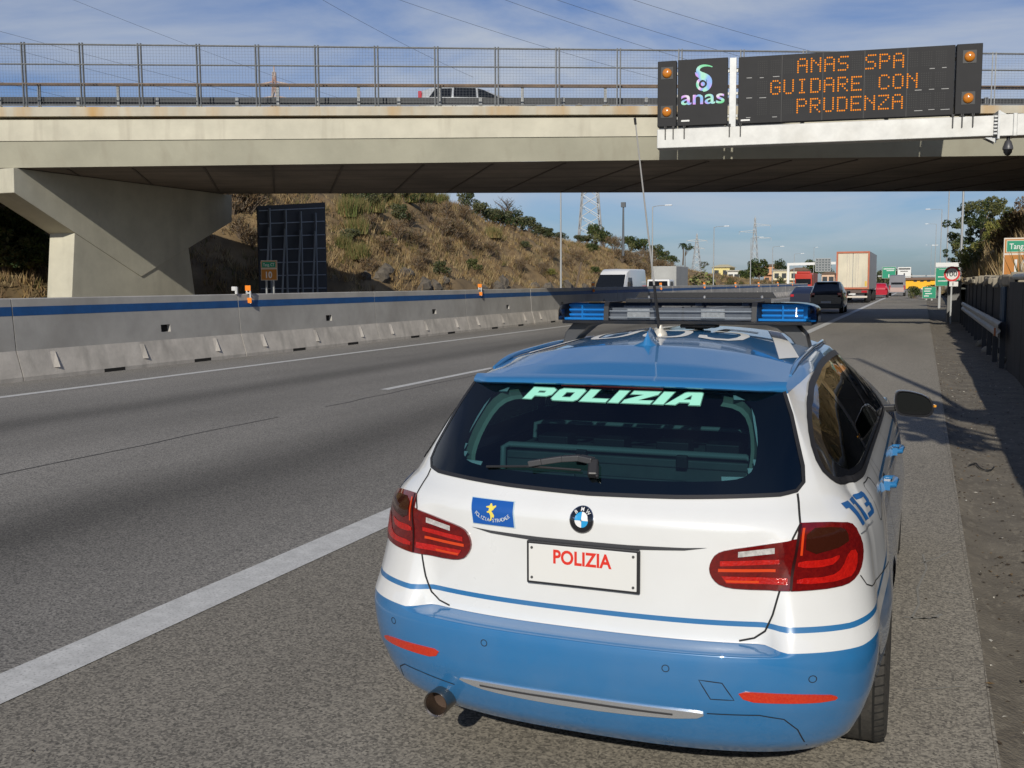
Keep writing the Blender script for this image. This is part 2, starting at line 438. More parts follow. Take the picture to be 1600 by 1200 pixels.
# leaf litter and pebbles in the gutter (nobody could count them)
mb = MB()
for _ in range(1500):
    y = rng.uniform(-1, 22) if rng.random() < .8 else rng.uniform(22, 45); x = 1.30 + abs(rng.gauss(.0, .55)) * 1.1
    if x > 2.5: continue
    z = float(gutter_z(np.array([x]), np.array([y]))[0]) + .006; a = rng.uniform(0, 6.28); s = rng.uniform(.006, .022)
    c, d = math.cos(a) * s, math.sin(a) * s; k = rng.uniform(.25, .6); t = rng.uniform(0, .012)
    mb.cur = rng.choice([0, 0, 0, 0, 1, 2]); mb.quad((x - c, y - d, z), (x + d * k, y - c * k, z + t), (x + c, y + d, z), (x - d * k, y + c * k, z + t * .3))
for _ in range(26):
    x = rng.uniform(-2.2, 1.2); y = rng.uniform(-.6, 14); a = rng.uniform(0, 6.28); s = rng.uniform(.006, .018); c, d = math.cos(a) * s, math.sin(a) * s
    mb.cur = rng.choice([0, 1]); mb.quad((x - c, y - d, .004), (x + d * .4, y - c * .4, .010), (x + c, y + d, .004), (x - d * .4, y + c * .4, .006))
tag(mb.build('leaf_litter', [mat('dead_leaf', (.05, .033, .018), .9), mat('pale_litter', (.55, .52, .45), .8), mat('leaf_tan', (.22, .14, .06), .9)], fix=False), kind='stuff')
# twisted wire loop lying in the gutter
mb = MB()
L = [(1.45 + .22 * t + .02 * math.sin(9 * t), 7.6 + .16 * math.sin(7 * t) + .1 * t) for t in np.linspace(0, 1, 26)]
mb.tube([(x, y, float(gutter_z(np.array([x]), np.array([y]))[0]) + .018) for x, y in L], .007, 6)
tag(mb.build('wire_loop', mat('rubber_strip', (.02, .02, .02), .7), smooth=60), 'thin black loop of wire lying in the gutter dirt', 'wire')

# ---- left cutting (beyond the opposite carriageway)
_HY = [-60, 0, 60, 79, 95, 115, 145, 160, 171, 200, 260, 330, 420]; _HH = [11, 11, 10.2, 9.1, 7.5, 6.6, 6.1, 4.9, 4.2, 3.4, 1.9, 1.0, .3]
def hill_l(x, y):
    x = np.asarray(x, float); y = np.asarray(y, float); toe = -27.6 - 6.2 * np.clip((np.asarray(y) - 8) / 8, 0, 1) * np.clip((47 - y) / 9, 0, 1)
    d = np.maximum(0, toe - x)
    H = np.interp(y, _HY, _HH); rock = np.interp(y, [0, 38, 55, 75, 110, 200], [1.2, 1.9, 1.8, 1.2, .8, .4])
    st = lambda a, b, v: np.clip((v - a) / (b - a), 0, 1) ** 2 * (3 - 2 * np.clip((v - a) / (b - a), 0, 1))
    z = rock * st(.2, 1.5, d) + (H - rock) * (.35 * np.clip((d - .8) / 11, 0, 1) + .65 * st(.5, 11.8, d)) + .02 * np.maximum(0, d - 11)
    z = z + ((fbm(x, y, .30, 1) - .5) * 2.2 + (fbm(x, y, 1.1, 2) - .5) * .7) * np.clip(d / 3, 0, 1)
    return z - .02
mb = MB()
hx = np.concatenate([np.arange(-27.6, -41, -.45), np.arange(-41, -120, -5)]); hy = np.concatenate([np.arange(-20, 130, .8), np.arange(130, 420, 4)])
GX, GY = np.meshgrid(hx, hy); GZ = hill_l(GX, GY)
mb.grid([[(GX[j, i], GY[j, i], GZ[j, i]) for i in range(len(hx))] for j in range(len(hy))])
HILLM = mat('dry_slope', (.27, .185, .09), .95, noise=(.55, .5, (.10, .07, .038)), bump=(4, .9), streak=((.25, .25, .25), (.09, .088, .032), .65, .54))
struct(mb.build('hillside', HILLM, smooth=80))
# ---- right bank behind the wall
def hill_r(x, y):
    x = np.asarray(x, float); y = np.asarray(y, float); d = np.maximum(0, x - 3.1)
    H = np.interp(y, [-20, 20, 45, 70, 100, 140, 220], [4.5, 4.8, 5.6, 5.4, 4.0, 2.2, .6]); b0 = np.interp(y, [0, 45, 60, 90, 140], [1.62, 1.65, 1.6, 1.0, 0])
    t = np.clip(d / 3.6, 0, 1); z = b0 + (H - b0) * (t * t * (3 - 2 * t) * .55 + t * .45)
    return z + ((fbm(x, y, .4, 21) - .5) * 1.3 + (fbm(x, y, 1.4, 22) - .5) * .5) * np.clip(d / 2, 0, 1) - .03
mb = MB(); hx = np.concatenate([np.arange(3.12, 14, .4), np.arange(14, 80, 6)]); hy = np.concatenate([np.arange(-10, 110, .9), np.arange(110, 300, 5)])
GX, GY = np.meshgrid(hx, hy); GZ = hill_r(GX, GY)
mb.grid([[(GX[j, i], GY[j, i], GZ[j, i]) for i in range(len(hx))] for j in range(len(hy))])
struct(mb.build('roadside_bank', HILLM, smooth=80))

# ================================================================== overpass
BA = R(18.7); BE = Vector((math.cos(BA), math.sin(BA), 0)); BN = Vector((-math.sin(BA), math.cos(BA), 0)); BP0 = Vector((-7.83, 32.7, 0))
def bpt(t, n, z): return BP0 + BE * t + BN * n + Vector((0, 0, z))
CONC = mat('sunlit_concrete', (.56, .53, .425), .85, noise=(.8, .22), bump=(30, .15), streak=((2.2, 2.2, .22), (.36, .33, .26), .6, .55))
CONCL = mat('girder_shade_concrete', (.43, .415, .325), .85, noise=(.5, .2), bump=(30, .12), streak=((1.6, 1.6, .25), (.31, .285, .22), .6, .56))  # base darkened to paint in the shade of the down-tilted lower face
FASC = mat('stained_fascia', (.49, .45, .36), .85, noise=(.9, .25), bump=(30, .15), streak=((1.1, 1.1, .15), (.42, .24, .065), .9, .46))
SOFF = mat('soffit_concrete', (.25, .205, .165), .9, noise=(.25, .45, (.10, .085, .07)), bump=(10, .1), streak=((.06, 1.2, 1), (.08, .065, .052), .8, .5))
bridge = empty('overpass_bridge', bpt(-22, 6, 0), BA, 'pale concrete road bridge crossing over the motorway on a splayed pier', 'bridge')
bridge_inv = (Matrix.Translation(bridge.location) @ Matrix.Rotation(BA, 4, 'Z')).inverted()
def bpart(mb, name, m, par=None, **k):
    mb.v = [tuple(bridge_inv @ Vector(p)) for p in mb.v]; return mb.build(name, m, par or bridge, **k)
T0, T1 = -47.0, 46.0
def zt(t, z): return 6 + (z - 6) * (1 - .0068 * (t + 11.9)) if z > 6 else z
def nfar(t): return 12.95 + .082 * t
def run(mb, prof, n=24):
    """profile of (n-or-callable, z) swept along the deck"""
    P = []
    for i in range(n + 1):
        t = T0 + (T1 - T0) * i / n; P.append([bpt(t, (a(t) if callable(a) else a), zt(t, z)) for a, z in prof])
    mb.grid(P); return mb
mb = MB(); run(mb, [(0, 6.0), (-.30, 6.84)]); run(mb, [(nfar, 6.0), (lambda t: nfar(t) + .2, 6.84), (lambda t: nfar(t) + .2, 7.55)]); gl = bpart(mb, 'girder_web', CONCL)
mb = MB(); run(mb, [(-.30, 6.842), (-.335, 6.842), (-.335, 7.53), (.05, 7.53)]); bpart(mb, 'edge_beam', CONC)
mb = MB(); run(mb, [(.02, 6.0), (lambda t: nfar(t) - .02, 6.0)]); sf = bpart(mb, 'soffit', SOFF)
mb = MB()
for k in range(26):
    t = -36 + 2.6 * k + rng.uniform(-.2, .2); mb.bar(bpt(t + 1.6, .5, 5.985), bpt(t - 1.4, nfar(t) - .5, 5.985), .07, .04)
bpart(mb, 'formwork_joint', mat('joint_dark', (.10, .082, .066), .9), sf)
mb = MB(); run(mb, [(.05, 7.50), (.05, 7.63), (-.43, 7.63), (-.43, 7.94), (.55, 7.94), (.55, 7.78), (lambda t: nfar(t) - .3, 7.78), (lambda t: nfar(t) - .3, 7.94), (lambda t: nfar(t) + .33, 7.94), (lambda t: nfar(t) + .33, 7.63), (nfar, 7.55)]); bpart(mb, 'deck_slab', FASC)
# pier: an inverted triangular cap on a tapering stem
PX = -29.6
pier = empty('pier', (PX, 31.5, 0)); pier.parent = bridge; pier.matrix_parent_inverse = Matrix(); pier.location = bridge_inv @ Vector((PX, 31.5, 0)); pier.rotation_euler = (0, 0, -BA)
def ppart(mb, name, m): mb.v = [(x - PX, y - 31.5, z) for x, y, z in mb.v]; return mb.build(name, m, pier, bevel=.02)
PIERM = mat('pier_concrete', (.56, .535, .43), .85, noise=(.6, .25), bump=(30, .12), streak=((2, .7, .3), (.29, .27, .22), .5, .5))
mb = MB(); mb.prism([(25.15, 5.98), (25.12, 5.10), (31.48, 2.10), (37.72, 4.72), (37.78, 5.98)], lambda a, b, d: (d, a, b), PX - 1.35, PX); ppart(mb, 'pier_cap', PIERM)
mb = MB(); mb.prism([(28.0, 4.35), (27.45, -.3), (35.15, -.3), (34.45, 4.35)], lambda a, b, d: (d, a, b), PX - 1.30, PX - .04); ppart(mb, 'pier_stem', PIERM)
# ---- anti-throw fence along the deck edge
GALV = mat('galvanised_steel', (.22, .23, .235), .55, metal=.4, noise=(6, .35))
RUSTY = mat('rusty_rail', (.24, .17, .12), .7, noise=(1.6, .6, (.10, .085, .08)))
fence = empty('bridge_fence', bpt(-10, -.2, 7.94), BA, 'tall see-through wire mesh fence along the near edge of the bridge', 'fence')
finv = (Matrix.Translation(fence.location) @ Matrix.Rotation(BA, 4, 'Z')).inverted()
def fpart(mb, name, m): mb.v = [tuple(finv @ Vector(p)) for p in mb.v]; return mb.build(name, m, fence)
tp = [-22.45 + 2.113 * k for k in range(-12, 28)]
for t in tp:
    mb = MB()
    for s_ in (-.055, .055): mb.bar(bpt(t + s_, -.2, zt(t, 7.80)), bpt(t + s_, -.2, zt(t, 10.08)), .035, .06)
    mb.bar(bpt(t - .09, -.2, zt(t, 7.96)), bpt(t + .09, -.2, zt(t, 7.96)), .14, .02)
    fpart(mb, 'post', GALV)
for z_, nm, m_, r_ in ((10.02, 'top_rail', GALV, .032), (9.37, 'mid_rail', GALV, .026), (8.02, 'bottom_rail', GALV, .022), (8.74, 'lower_rail', RUSTY, .026)):
    mb = MB(); mb.tube([bpt(t, -.2, zt(t, z_)) for t in np.linspace(T0, T1, 30)], r_, 6); fpart(mb, nm, m_)
mb = MB()
for t in np.arange(T0, T1, .11): mb.bar(bpt(t, -.17, zt(t, 8.0)), bpt(t, -.17, zt(t, 10.0)), .0042)
for z_ in np.arange(8.05, 10.0, .10): mb.tube([bpt(t, -.17, zt(t, z_)) for t in (T0, 0, T1)], .0024, 4)
fpart(mb, 'wire_mesh', mat('mesh_wire', (.16, .17, .18), .6))
# ---- crash barrier on the bridge
gr = empty('bridge_guardrail', bpt(-10, .75, 7.94), BA, 'low steel guardrail with a rusty tube rail behind the bridge fence', 'guardrail')
ginv = (Matrix.Translation(gr.location) @ Matrix.Rotation(BA, 4, 'Z')).inverted()
def gpart(mb, name, m): mb.v = [tuple(ginv @ Vector(p)) for p in mb.v]; return mb.build(name, m, gr)
mb = MB(); run(mb, [(.80, 8.20), (.84, 8.27), (.78, 8.33), (.84, 8.39), (.80, 8.46), (.77, 8.46), (.77, 8.20)], 12); gpart(mb, 'beam', mat('dark_rail', (.035, .038, .042), .6, metal=.2))
mb = MB(); mb.tube([bpt(t, .66, zt(t, 8.86)) for t in np.linspace(T0, T1, 20)], .055, 8); gpart(mb, 'tube_rail', RUSTY)
for k, t in enumerate(np.arange(T0 + 1, T1, 2.95)):
    mb = MB(); mb.bar(bpt(t, .70, zt(t, 7.93)), bpt(t, .72, zt(t, 8.86 if k % 1 == 0 else 8.5)), .10, .07); gpart(mb, 'post', GALV)
    mb = MB(); mb.box(bpt(t + 1.45, .72, zt(t, 8.22)), (.12, .10, .40), BA); gpart(mb, 'short_post', GALV)
mb = MB()
far_ = MB(); run(far_, [(lambda t: nfar(t) - .5, 8.2), (lambda t: nfar(t) - .46, 8.33), (lambda t: nfar(t) - .5, 8.46)], 8)
o = far_.build('guardrail', mat('dark_rail', (.035, .038, .042), .6, metal=.2)); tag(o, 'steel guardrail along the far edge of the bridge', 'guardrail')

# ================================================================== central reservation barrier
BARM = mat('barrier_concrete', (.43, .415, .385), .85, noise=(1.2, .25), bump=(40, .12), streak=((.5, .8, .6), (.27, .255, .23), .6, .5))
BARL = mat('barrier_foot', (.56, .52, .465), .85, noise=(2.5, .3), bump=(30, .2), streak=((.6, 3, 1), (.25, .235, .21), .6, .52))
BSTR = mat('barrier_blue', (.010, .085, .26), .6, noise=(3, .3))
DARKH = mat('dark_hole', (.012, .011, .010), .95)
BX = -14.2
def barrier_proto():
    L = 6.655
    r_ = empty('concrete_barrier', (BX, 0, 0), 0, 'grey concrete central barrier segment with a painted blue band, one of a long row', 'barrier', 'concrete barrier segments along the central reservation')
    g = .012
    mb = MB(); pr = [(-.14, .55), (-.205, 1.495), (-.225, 1.51), (-.425, 1.51), (-.445, 1.495), (-.51, .55)]
    # upper wall, with a square pocket left open in its face
    yp0, yp1, zp0, zp1 = 3.88, 4.18, .72, .88
    fx = lambda z: -.14 - .065 * (z - .55) / .945
    ys = [g, yp0, yp1, L - g]; zs = [.55, zp0, zp1, 1.495]
    for a in range(3):
        for b in range(3):
            if a == 1 and b == 1: continue
            mb.quad((fx(zs[b]), ys[a], zs[b]), (fx(zs[b]), ys[a + 1], zs[b]), (fx(zs[b + 1]), ys[a + 1], zs[b + 1]), (fx(zs[b + 1]), ys[a], zs[b + 1]))
    di = .09
    q = [(fx(z), y, z) for y, z in ((yp0, zp0), (yp1, zp0), (yp1, zp1), (yp0, zp1))]; qi = [(x - di, y, z) for x, y, z in q]
    for a in range(4): mb.quad(q[a], q[(a + 1) % 4], qi[(a + 1) % 4], qi[a])
    mb.grid([[(x, y, z) for x, z in pr[1:]] for y in (g, L - g)])
    for y in (g, L - g): mb.add([(x, y, z) for x, z in pr], [tuple(range(len(pr)))])
    o = mb.build('wall', BARM, r_, fix=True)
    mb = MB(); mb.add(qi, [(0, 1, 2, 3)]); mb.build('pocket', DARKH, r_)
    mb = MB(); mb.prism([(.0, .0), (0, .075), (-.14, .552), (-.51, .552), (-.65, .075), (-.65, 0)], lambda a, b, d: (a, d, b), g, L - g)
    foot = mb.build('foot', BARL, r_)
    for yd in (2.0, 4.75): 
        mb = MB(); mb.quad((.002, yd, .004), (.002, yd + .58, .004), (.002, yd + .58, .072), (.002, yd, .072)); mb.build('drain_slot', DARKH, foot)
    for yd in (.75, 3.15, 5.55):
        mb = MB(); mb.add([(-.035, yd, .20), (-.035, yd + .12, .20), (-.128, yd, .50), (-.128, yd + .12, .50), (.012, yd + .12, .20), (-.105, yd + .12, .50)], [(0, 1, 3, 2), (1, 4, 5, 3), (0, 4, 1), (2, 3, 5), (0, 2, 5, 4)]); mb.build('lifting_rib', BARL, foot)
    mb = MB(); zb0, zb1 = 1.19, 1.355; mb.quad((fx(zb0) + .003, g, zb0), (fx(zb0) + .003, L - g, zb0), (fx(zb1) + .003, L - g, zb1), (fx(zb1) + .003, g, zb1)); mb.build('blue_band', BSTR, r_)
    return r_
proto = barrier_proto()
for k in range(-1, 22):
    o = proto if k == -1 else copy_tree(proto)
    o.location = (BX + rng.uniform(-.008, .008), 17.6 + 6.655 * k - 6.655, rng.uniform(-.006, .0)); o.rotation_euler = (0, 0, rng.uniform(-.0012, .0012))
# orange reflector boards on the barrier
ORM = mat('reflector_orange', (.80, .23, .02), .4); GREYB = mat('pale_box', (.55, .55, .54), .5)
def reflector_proto():
    r_ = empty('barrier_reflector', (BX - .21, 17.99, 1.51), 0, 'orange two-board reflector post clipped to the central barrier, one of a row', 'reflector', 'orange reflectors along the central barrier')
    mb = MB(); mb.box((.03, 0, .14), (.16, .012, .13)); mb.build('upper_board', ORM, r_, bevel=.01)
    mb = MB(); mb.box((.05, 0, -.16), (.16, .012, .13)); mb.build('lower_board', ORM, r_, bevel=.01)
    mb = MB(); mb.bar((-.01, .01, .20), (-.01, .01, .0), .03); mb.bar((.09, .01, .09), (.09, .01, -.24), .03, .02); mb.box((.04, .01, .02), (.14, .03, .03)); mb.build('bracket', GREYB, r_)
    return r_
rp = reflector_proto()
bx_ = empty('barrier_lamp_box', (BX - .22, 17.55, 1.51), 0, 'small white box on a stub post on top of the central barrier', 'box')
mb = MB(); mb.box((-.03, 0, .13), (.11, .09, .10)); mb.build('housing', GREYB, bx_, bevel=.01)
mb = MB(); mb.bar((.03, 0, 0), (.03, 0, .17), .05); mb.build('stub', GREYB, bx_)
for y in (32.2, 46.4, 60.7, 74.6, 88.5, 102.3, 117, 131, 10.2 - 14): c = copy_tree(rp); c.location = (BX - .21, y, 1.51)
# ================================================================== police car: body surface
LV = np.array([
 (0.226, 0.135, 0.80, 0.83, 0.37),
 (0.27, 0.085, 0.835, 0.865, 0.38),
 (0.33, 0.05, 0.862, 0.895, 0.4),
 (0.42, 0.014, 0.89, 0.918, 0.42),
 (0.5, 0.0, 0.903, 0.93, 0.43),
 (0.56, -0.003, 0.907, 0.934, 0.43),
 (0.6, 0.004, 0.905, 0.935, 0.43),
 (0.64, 0.028, 0.901, 0.932, 0.43),
 (0.7, 0.048, 0.892, 0.925, 0.43),
 (0.78, 0.068, 0.88, 0.912, 0.43),
 (0.86, 0.08, 0.869, 0.9, 0.43),
 (0.9, 0.078, 0.861, 0.891, 0.43),
 (0.93, 0.08, 0.852, 0.882, 0.43),
 (0.97, 0.094, 0.832, 0.868, 0.43),
 (1.0, 0.115, 0.811, 0.85, 0.43),
 (1.03, 0.145, 0.786, 0.828, 0.43)])
ZB, ZR, NE, XBC, XRC = 1.03, 1.385, 2.5, .72, .575
CXO = -0.013                                             # the car's own centre line
def lv(z): return [float(np.interp(z, LV[:, 0], LV[:, i])) for i in range(1, 5)]
def ss(a, b, x):
    t = min(1.0, max(0.0, (x - a) / (b - a))); return t * t * (3 - 2 * t)
def superell(q, y0, b): return y0 + b * (1 - max(0.0, 1 - min(1.0, q) ** NE) ** (1 / NE))
def low_rear(x, z):
    y0, Wr, Wm, b = lv(z)
    y = superell(abs(x) / Wr, y0, b)
    led = ss(.590, .6005, z) * (1 - ss(.56, .66, abs(x)))
    return y + led * max(0, .093 - y0)
def roof_ry(x): return .500 + .060 * (abs(x) / .57) ** 2.2
def zc_roof(y): return float(np.interp(y, [.50, .65, .9, 1.4, 2.0, 2.3, 2.55], [1.385, 1.432, 1.482, 1.514, 1.514, 1.49, 1.45]))
def zs_roof(y): return float(np.interp(y, [.56, .9, 1.5, 2.0, 2.3, 2.55], [1.373, 1.412, 1.430, 1.425, 1.405, 1.37]))
ZL = list(np.linspace(.226, .56, 16)) + [.575, .585, .59, .595, .6, .605, .615, .63] + list(np.linspace(.645, 1.03, 20))
NA, NB, NC, ND = 34, 12, 130, 16
KG = list(np.linspace(0, 1, 15))[1:]
YBF, YRF = 3.30, 2.55
def build_body_arrays():
    """half body on a structured grid; returns verts, faces, per-face zone, per-vertex livery values"""
    q_c = XBC / lv(ZB)[1]
    th_c = math.asin(q_c ** (NE / 2))
    rows = []
    for z in ZL:
        y0, Wr, Wm, b = lv(z); row = []
        for i in range(NA):
            x = (i / (NA - 1)) * q_c * Wr; row.append((x, low_rear(x, z), z))
        for i in range(1, NB + 1):
            th = th_c + (math.pi / 2 - th_c) * i / NB
            q = math.sin(th) ** (2 / NE); row.append((Wr * q, y0 + b * (1 - max(0, math.cos(th)) ** (2 / NE)), z))
        ye = y0 + b
        for i in range(1, NC + 1):
            y = ye + (4.0 - ye) * i / NC
            x = Wr + (Wm - Wr) * ss(.42, .80, y); x -= (.03 + .02 * (z < .4)) * ss(3.2, 4.0, y); row.append((x, y, z))
        xe = row[-1][0]
        for i in range(1, ND + 1):
            th = math.pi / 2 * (1 - i / ND); nf = 2.6
            row.append((xe * math.sin(th) ** (2 / nf) if i < ND else 0, 4.0 + (.62 - .5 * max(0, z - .62) - .25 * max(0, .35 - z)) * (math.cos(th) ** (2 / nf)), z))
        rows.append(row)
    nc = len(rows[0]); V = [p for r in rows for p in r]; F = []; Z = []
    nr = len(rows)
    for j in range(nr - 1):
        for i in range(nc - 1): F.append((j * nc + i, j * nc + i + 1, (j + 1) * nc + i + 1, (j + 1) * nc + i)); Z.append('low')
    belt = rows[-1]; base = (nr - 1) * nc
    yc = belt[NA - 1][1]
    icf = max(i for i in range(NA + NB + NC) if belt[i][1] <= YBF)
    prev = [base + i for i in range(icf + 1)]
    roof_edge = None; kval = {}
    for k in KG:
        cur = []
        for i in range(icf + 1):
            if i < NA:
                s = i / (NA - 1); xb, xr = s * XBC, s * XRC
                yb, yr = belt[i][1], roof_ry(xr)
                p = (xb + (xr - xb) * k, yb + (yr - yb) * k - .022 * 4 * k * (1 - k), ZB + (ZR - .012 * s * s - ZB) * k)
            else:
                xb, yb, _ = belt[i]; f = (yb - yc) / (YBF - yc)
                yr = .56 + f * (YRF - .56); xr = .575 + .03 * ss(.56, 1.1, yr) - .045 * ss(1.9, 2.55, yr)
                bl = .022 * 4 * k * (1 - k) * ss(0, .1, f); br = .022 * 4 * k * (1 - k) * (1 - ss(0, .06, f))
                p = (xb + (xr - xb) * k + bl, yb + (yr - yb) * k - br, ZB + (zs_roof(yr) - ZB) * k)
            kval[len(V)] = k; cur.append(len(V)); V.append(p)
        for i in range(icf): F.append((prev[i], prev[i + 1], cur[i + 1], cur[i])); Z.append('green')
        prev = cur
    # roof skin: rear edge columns x side stations
    edge = prev; js = list(range(NA - 1, icf + 1)); rowp = edge[:NA]
    for a, i in enumerate(js[1:]):
        ex, ey, ez = V[edge[i]]; cur = []
        for c in range(NA):
            if c == NA - 1: cur.append(edge[i]); continue
            s = c / (NA - 1); bow = (roof_ry(s * XRC) - roof_ry(XRC)) * (1 - ss(0, 1, (ey - .56) / .9)) + .10 * (1 - s * s) * ss(1.6, 2.55, ey)
            y = ey + bow
            zz = ez + (zc_roof(y - .10 * (1 - s * s) * ss(1.6, 2.55, ey)) - ez) * (1 - s ** 2.3)
            cur.append(len(V)); V.append((s * ex, y, zz))
        for c in range(NA - 1): F.append((rowp[c], rowp[c + 1], cur[c + 1], cur[c])); Z.append('roof')
        rowp = cur
    # windscreen and bonnet from the belt line forward
    nfront = list(range(icf, nc)); m = len(nfront)
    hood0 = [base + i for i in nfront]
    top = rowp
    wl = []
    for c in range(NA):
        s = c / (NA - 1); bx, by, bz = belt[icf]
        wl.append(len(V)) if c < NA - 1 else wl.append(base + icf)
        if c < NA - 1: V.append((s * bx, by + .22 * (1 - s * s), ZB + .01 * (1 - s * s)))
    for c in range(NA - 1): F.append((top[c], top[c + 1], wl[c + 1], wl[c])); Z.append('screen')
    # bonnet: fan rows across
    rp = wl
    for i in nfront[1:-1]:
        bx, by, bz = belt[i]; cur = []
        for c in range(NA):
            s = c / (NA - 1)
            if c == NA - 1: cur.append(base + i); continue
            f = (i - icf) / (nc - 1 - icf)
            cur.append(len(V)); V.append((s * bx, min(4.40, by + .22 * (1 - s * s) * (1 - f)), bz + .03 * (1 - s * s) * (1 - f)))
        for c in range(NA - 1): F.append((rp[c], rp[c + 1], cur[c + 1], cur[c])); Z.append('hood')
        rp = cur
    return V, F, Z, kval
HV, HF, HZ, HK = build_body_arrays()
nh = len(HV)
BV = [(x + CXO, y, z) for x, y, z in HV] + [(-x + CXO, y, z) for x, y, z in HV]
BF = HF + [tuple(reversed([i + nh for i in f])) for f in HF]
BZ = HZ + HZ
# front end drops: squash the nose so that it is not a wall
BV = [(x, y, z - .20 * ss(3.5, 4.5, y) * ss(.75, 1.03, z)) for x, y, z in BV]
_bm = bmesh.new()
_me = bpy.data.meshes.new('tmp'); _me.from_pydata(BV, [], BF)
_bm.from_mesh(_me); bmesh.ops.remove_doubles(_bm, verts=_bm.verts, dist=1e-5); _bm.free()
CAR_BVH = BVHTree.FromPolygons([Vector(p) for p in BV], BF)
def on_rear(x, z, off=0.0):
    h = CAR_BVH.ray_cast(Vector((x, -1.0, z)), Vector((0, 1, 0)))
    if h[0] is None: return Vector((x, .5, z))
    n = h[1] if h[1].y < 0 else -h[1]
    return h[0] + n * off
def on_side(y, z, off=0.0, sg=1):
    h = CAR_BVH.ray_cast(Vector((2.0 * sg, y, z)), Vector((-sg, 0, 0)))
    if h[0] is None: return Vector((.6 * sg, y, z))
    n = h[1] if h[1].x * sg > 0 else -h[1]
    return h[0] + n * off
def on_roof(x, y, off=0.0):
    h = CAR_BVH.ray_cast(Vector((x, y, 3.0)), Vector((0, 0, -1)))
    if h[0] is None: return Vector((x, y, 1.4))
    n = h[1] if h[1].z > 0 else -h[1]
    return h[0] + n * off
# ================================================================== police car: parts
def car_paint():
    m = bpy.data.materials.new('police_paint'); m.use_nodes = True; t = m.node_tree; b = t.nodes['Principled BSDF']
    def attr(n):
        a = t.nodes.new('ShaderNodeAttribute'); a.attribute_name = n; return a
    def mth(op, a, v):
        k = t.nodes.new('ShaderNodeMath'); k.operation = op; t.links.new(a, k.inputs[0])
        if hasattr(v, 'is_linked'): t.links.new(v, k.inputs[1])
        else: k.inputs[1].default_value = v
        return k.outputs[0]
    liv = attr('livery').outputs['Fac']; st = attr('stripe').outputs['Fac']
    low = mth('LESS_THAN', liv, 0.0)
    line = mth('LESS_THAN', mth('ABSOLUTE', st, 0), 0.0085)
    any_ = mth('MAXIMUM', low, line)
    tcx = t.nodes.new('ShaderNodeTexCoord'); nz = t.nodes.new('ShaderNodeTexNoise'); nz.inputs['Scale'].default_value = 5.0; nz.inputs['Detail'].default_value = 7
    t.links.new(tcx.outputs['Object'], nz.inputs['Vector'])
    mr = t.nodes.new('ShaderNodeMapRange'); mr.inputs['From Min'].default_value = .35; mr.inputs['From Max'].default_value = .75
    mr.inputs['To Min'].default_value = 0.0; mr.inputs['To Max'].default_value = 0.09
    t.links.new(nz.outputs['Fac'], mr.inputs['Value'])
    mx = t.nodes.new('ShaderNodeMixRGB'); mx.inputs['Color1'].default_value = (.70, .71, .71, 1); mx.inputs['Color2'].default_value = (.020, .155, .37, 1)
    t.links.new(any_, mx.inputs['Fac'])
    dirt = t.nodes.new('ShaderNodeMixRGB'); dirt.inputs['Color2'].default_value = (.33, .31, .28, 1)
    t.links.new(mr.outputs[0], dirt.inputs['Fac']); t.links.new(mx.outputs[0], dirt.inputs['Color1'])
    t.links.new(dirt.outputs[0], b.inputs['Base Color'])
    rr = t.nodes.new('ShaderNodeMapRange'); rr.inputs['To Min'].default_value = .22; rr.inputs['To Max'].default_value = .38
    t.links.new(nz.outputs['Fac'], rr.inputs['Value']); t.links.new(rr.outputs[0], b.inputs['Roughness'])
    b.inputs['Coat Weight'].default_value = 1.0; b.inputs['Coat Roughness'].default_value = .03; b.inputs['Coat IOR'].default_value = 1.7
    return m
PAINT = car_paint()
BLUE = mat('blue_paint', (.022, .160, .375), .3, coat=.8)
BLUE.node_tree.nodes['Principled BSDF'].inputs['Coat IOR'].default_value = 1.8
BLUE.node_tree.nodes['Principled BSDF'].inputs['Coat Weight'].default_value = 1.0
WHITE = mat('white_paint', (.74, .74, .72), .3, coat=.8)
BLACKP = mat('black_plastic', (.018, .018, .02), .45, bump=(300, .05))
BLACKG = mat('black_gloss', (.008, .009, .012), .08, coat=1.0)
GAPM = mat('shut_gap', (.012, .013, .015), .8)
RUBBER = mat('tyre_rubber', (.022, .021, .02), .85, noise=(40, .5, (.05, .046, .04)), bump=(60, .2))
CHROME = mat('chrome', (.72, .74, .77), .22, metal=.75)
ALLOY = mat('alloy', (.42, .43, .45), .3, metal=.9)
STEELX = mat('exhaust_steel', (.30, .27, .24), .35, metal=1.0)
SOOT = mat('soot', (.05, .03, .02), .9)
RGLASS = glass_mat('rear_glass', (.27, .45, .48), 2.2)
SGLASS = glass_mat('side_glass', (.12, .20, .17), .8)
CLEAR = glass_mat('clear_plastic', (.82, .84, .86), 1.0, .03)

CARROOT = empty('police_car', (0, 0, 0), 0,
    'blue and white police estate car with blue lightbar, stopped on the hard shoulder', 'police car')
car = CARROOT

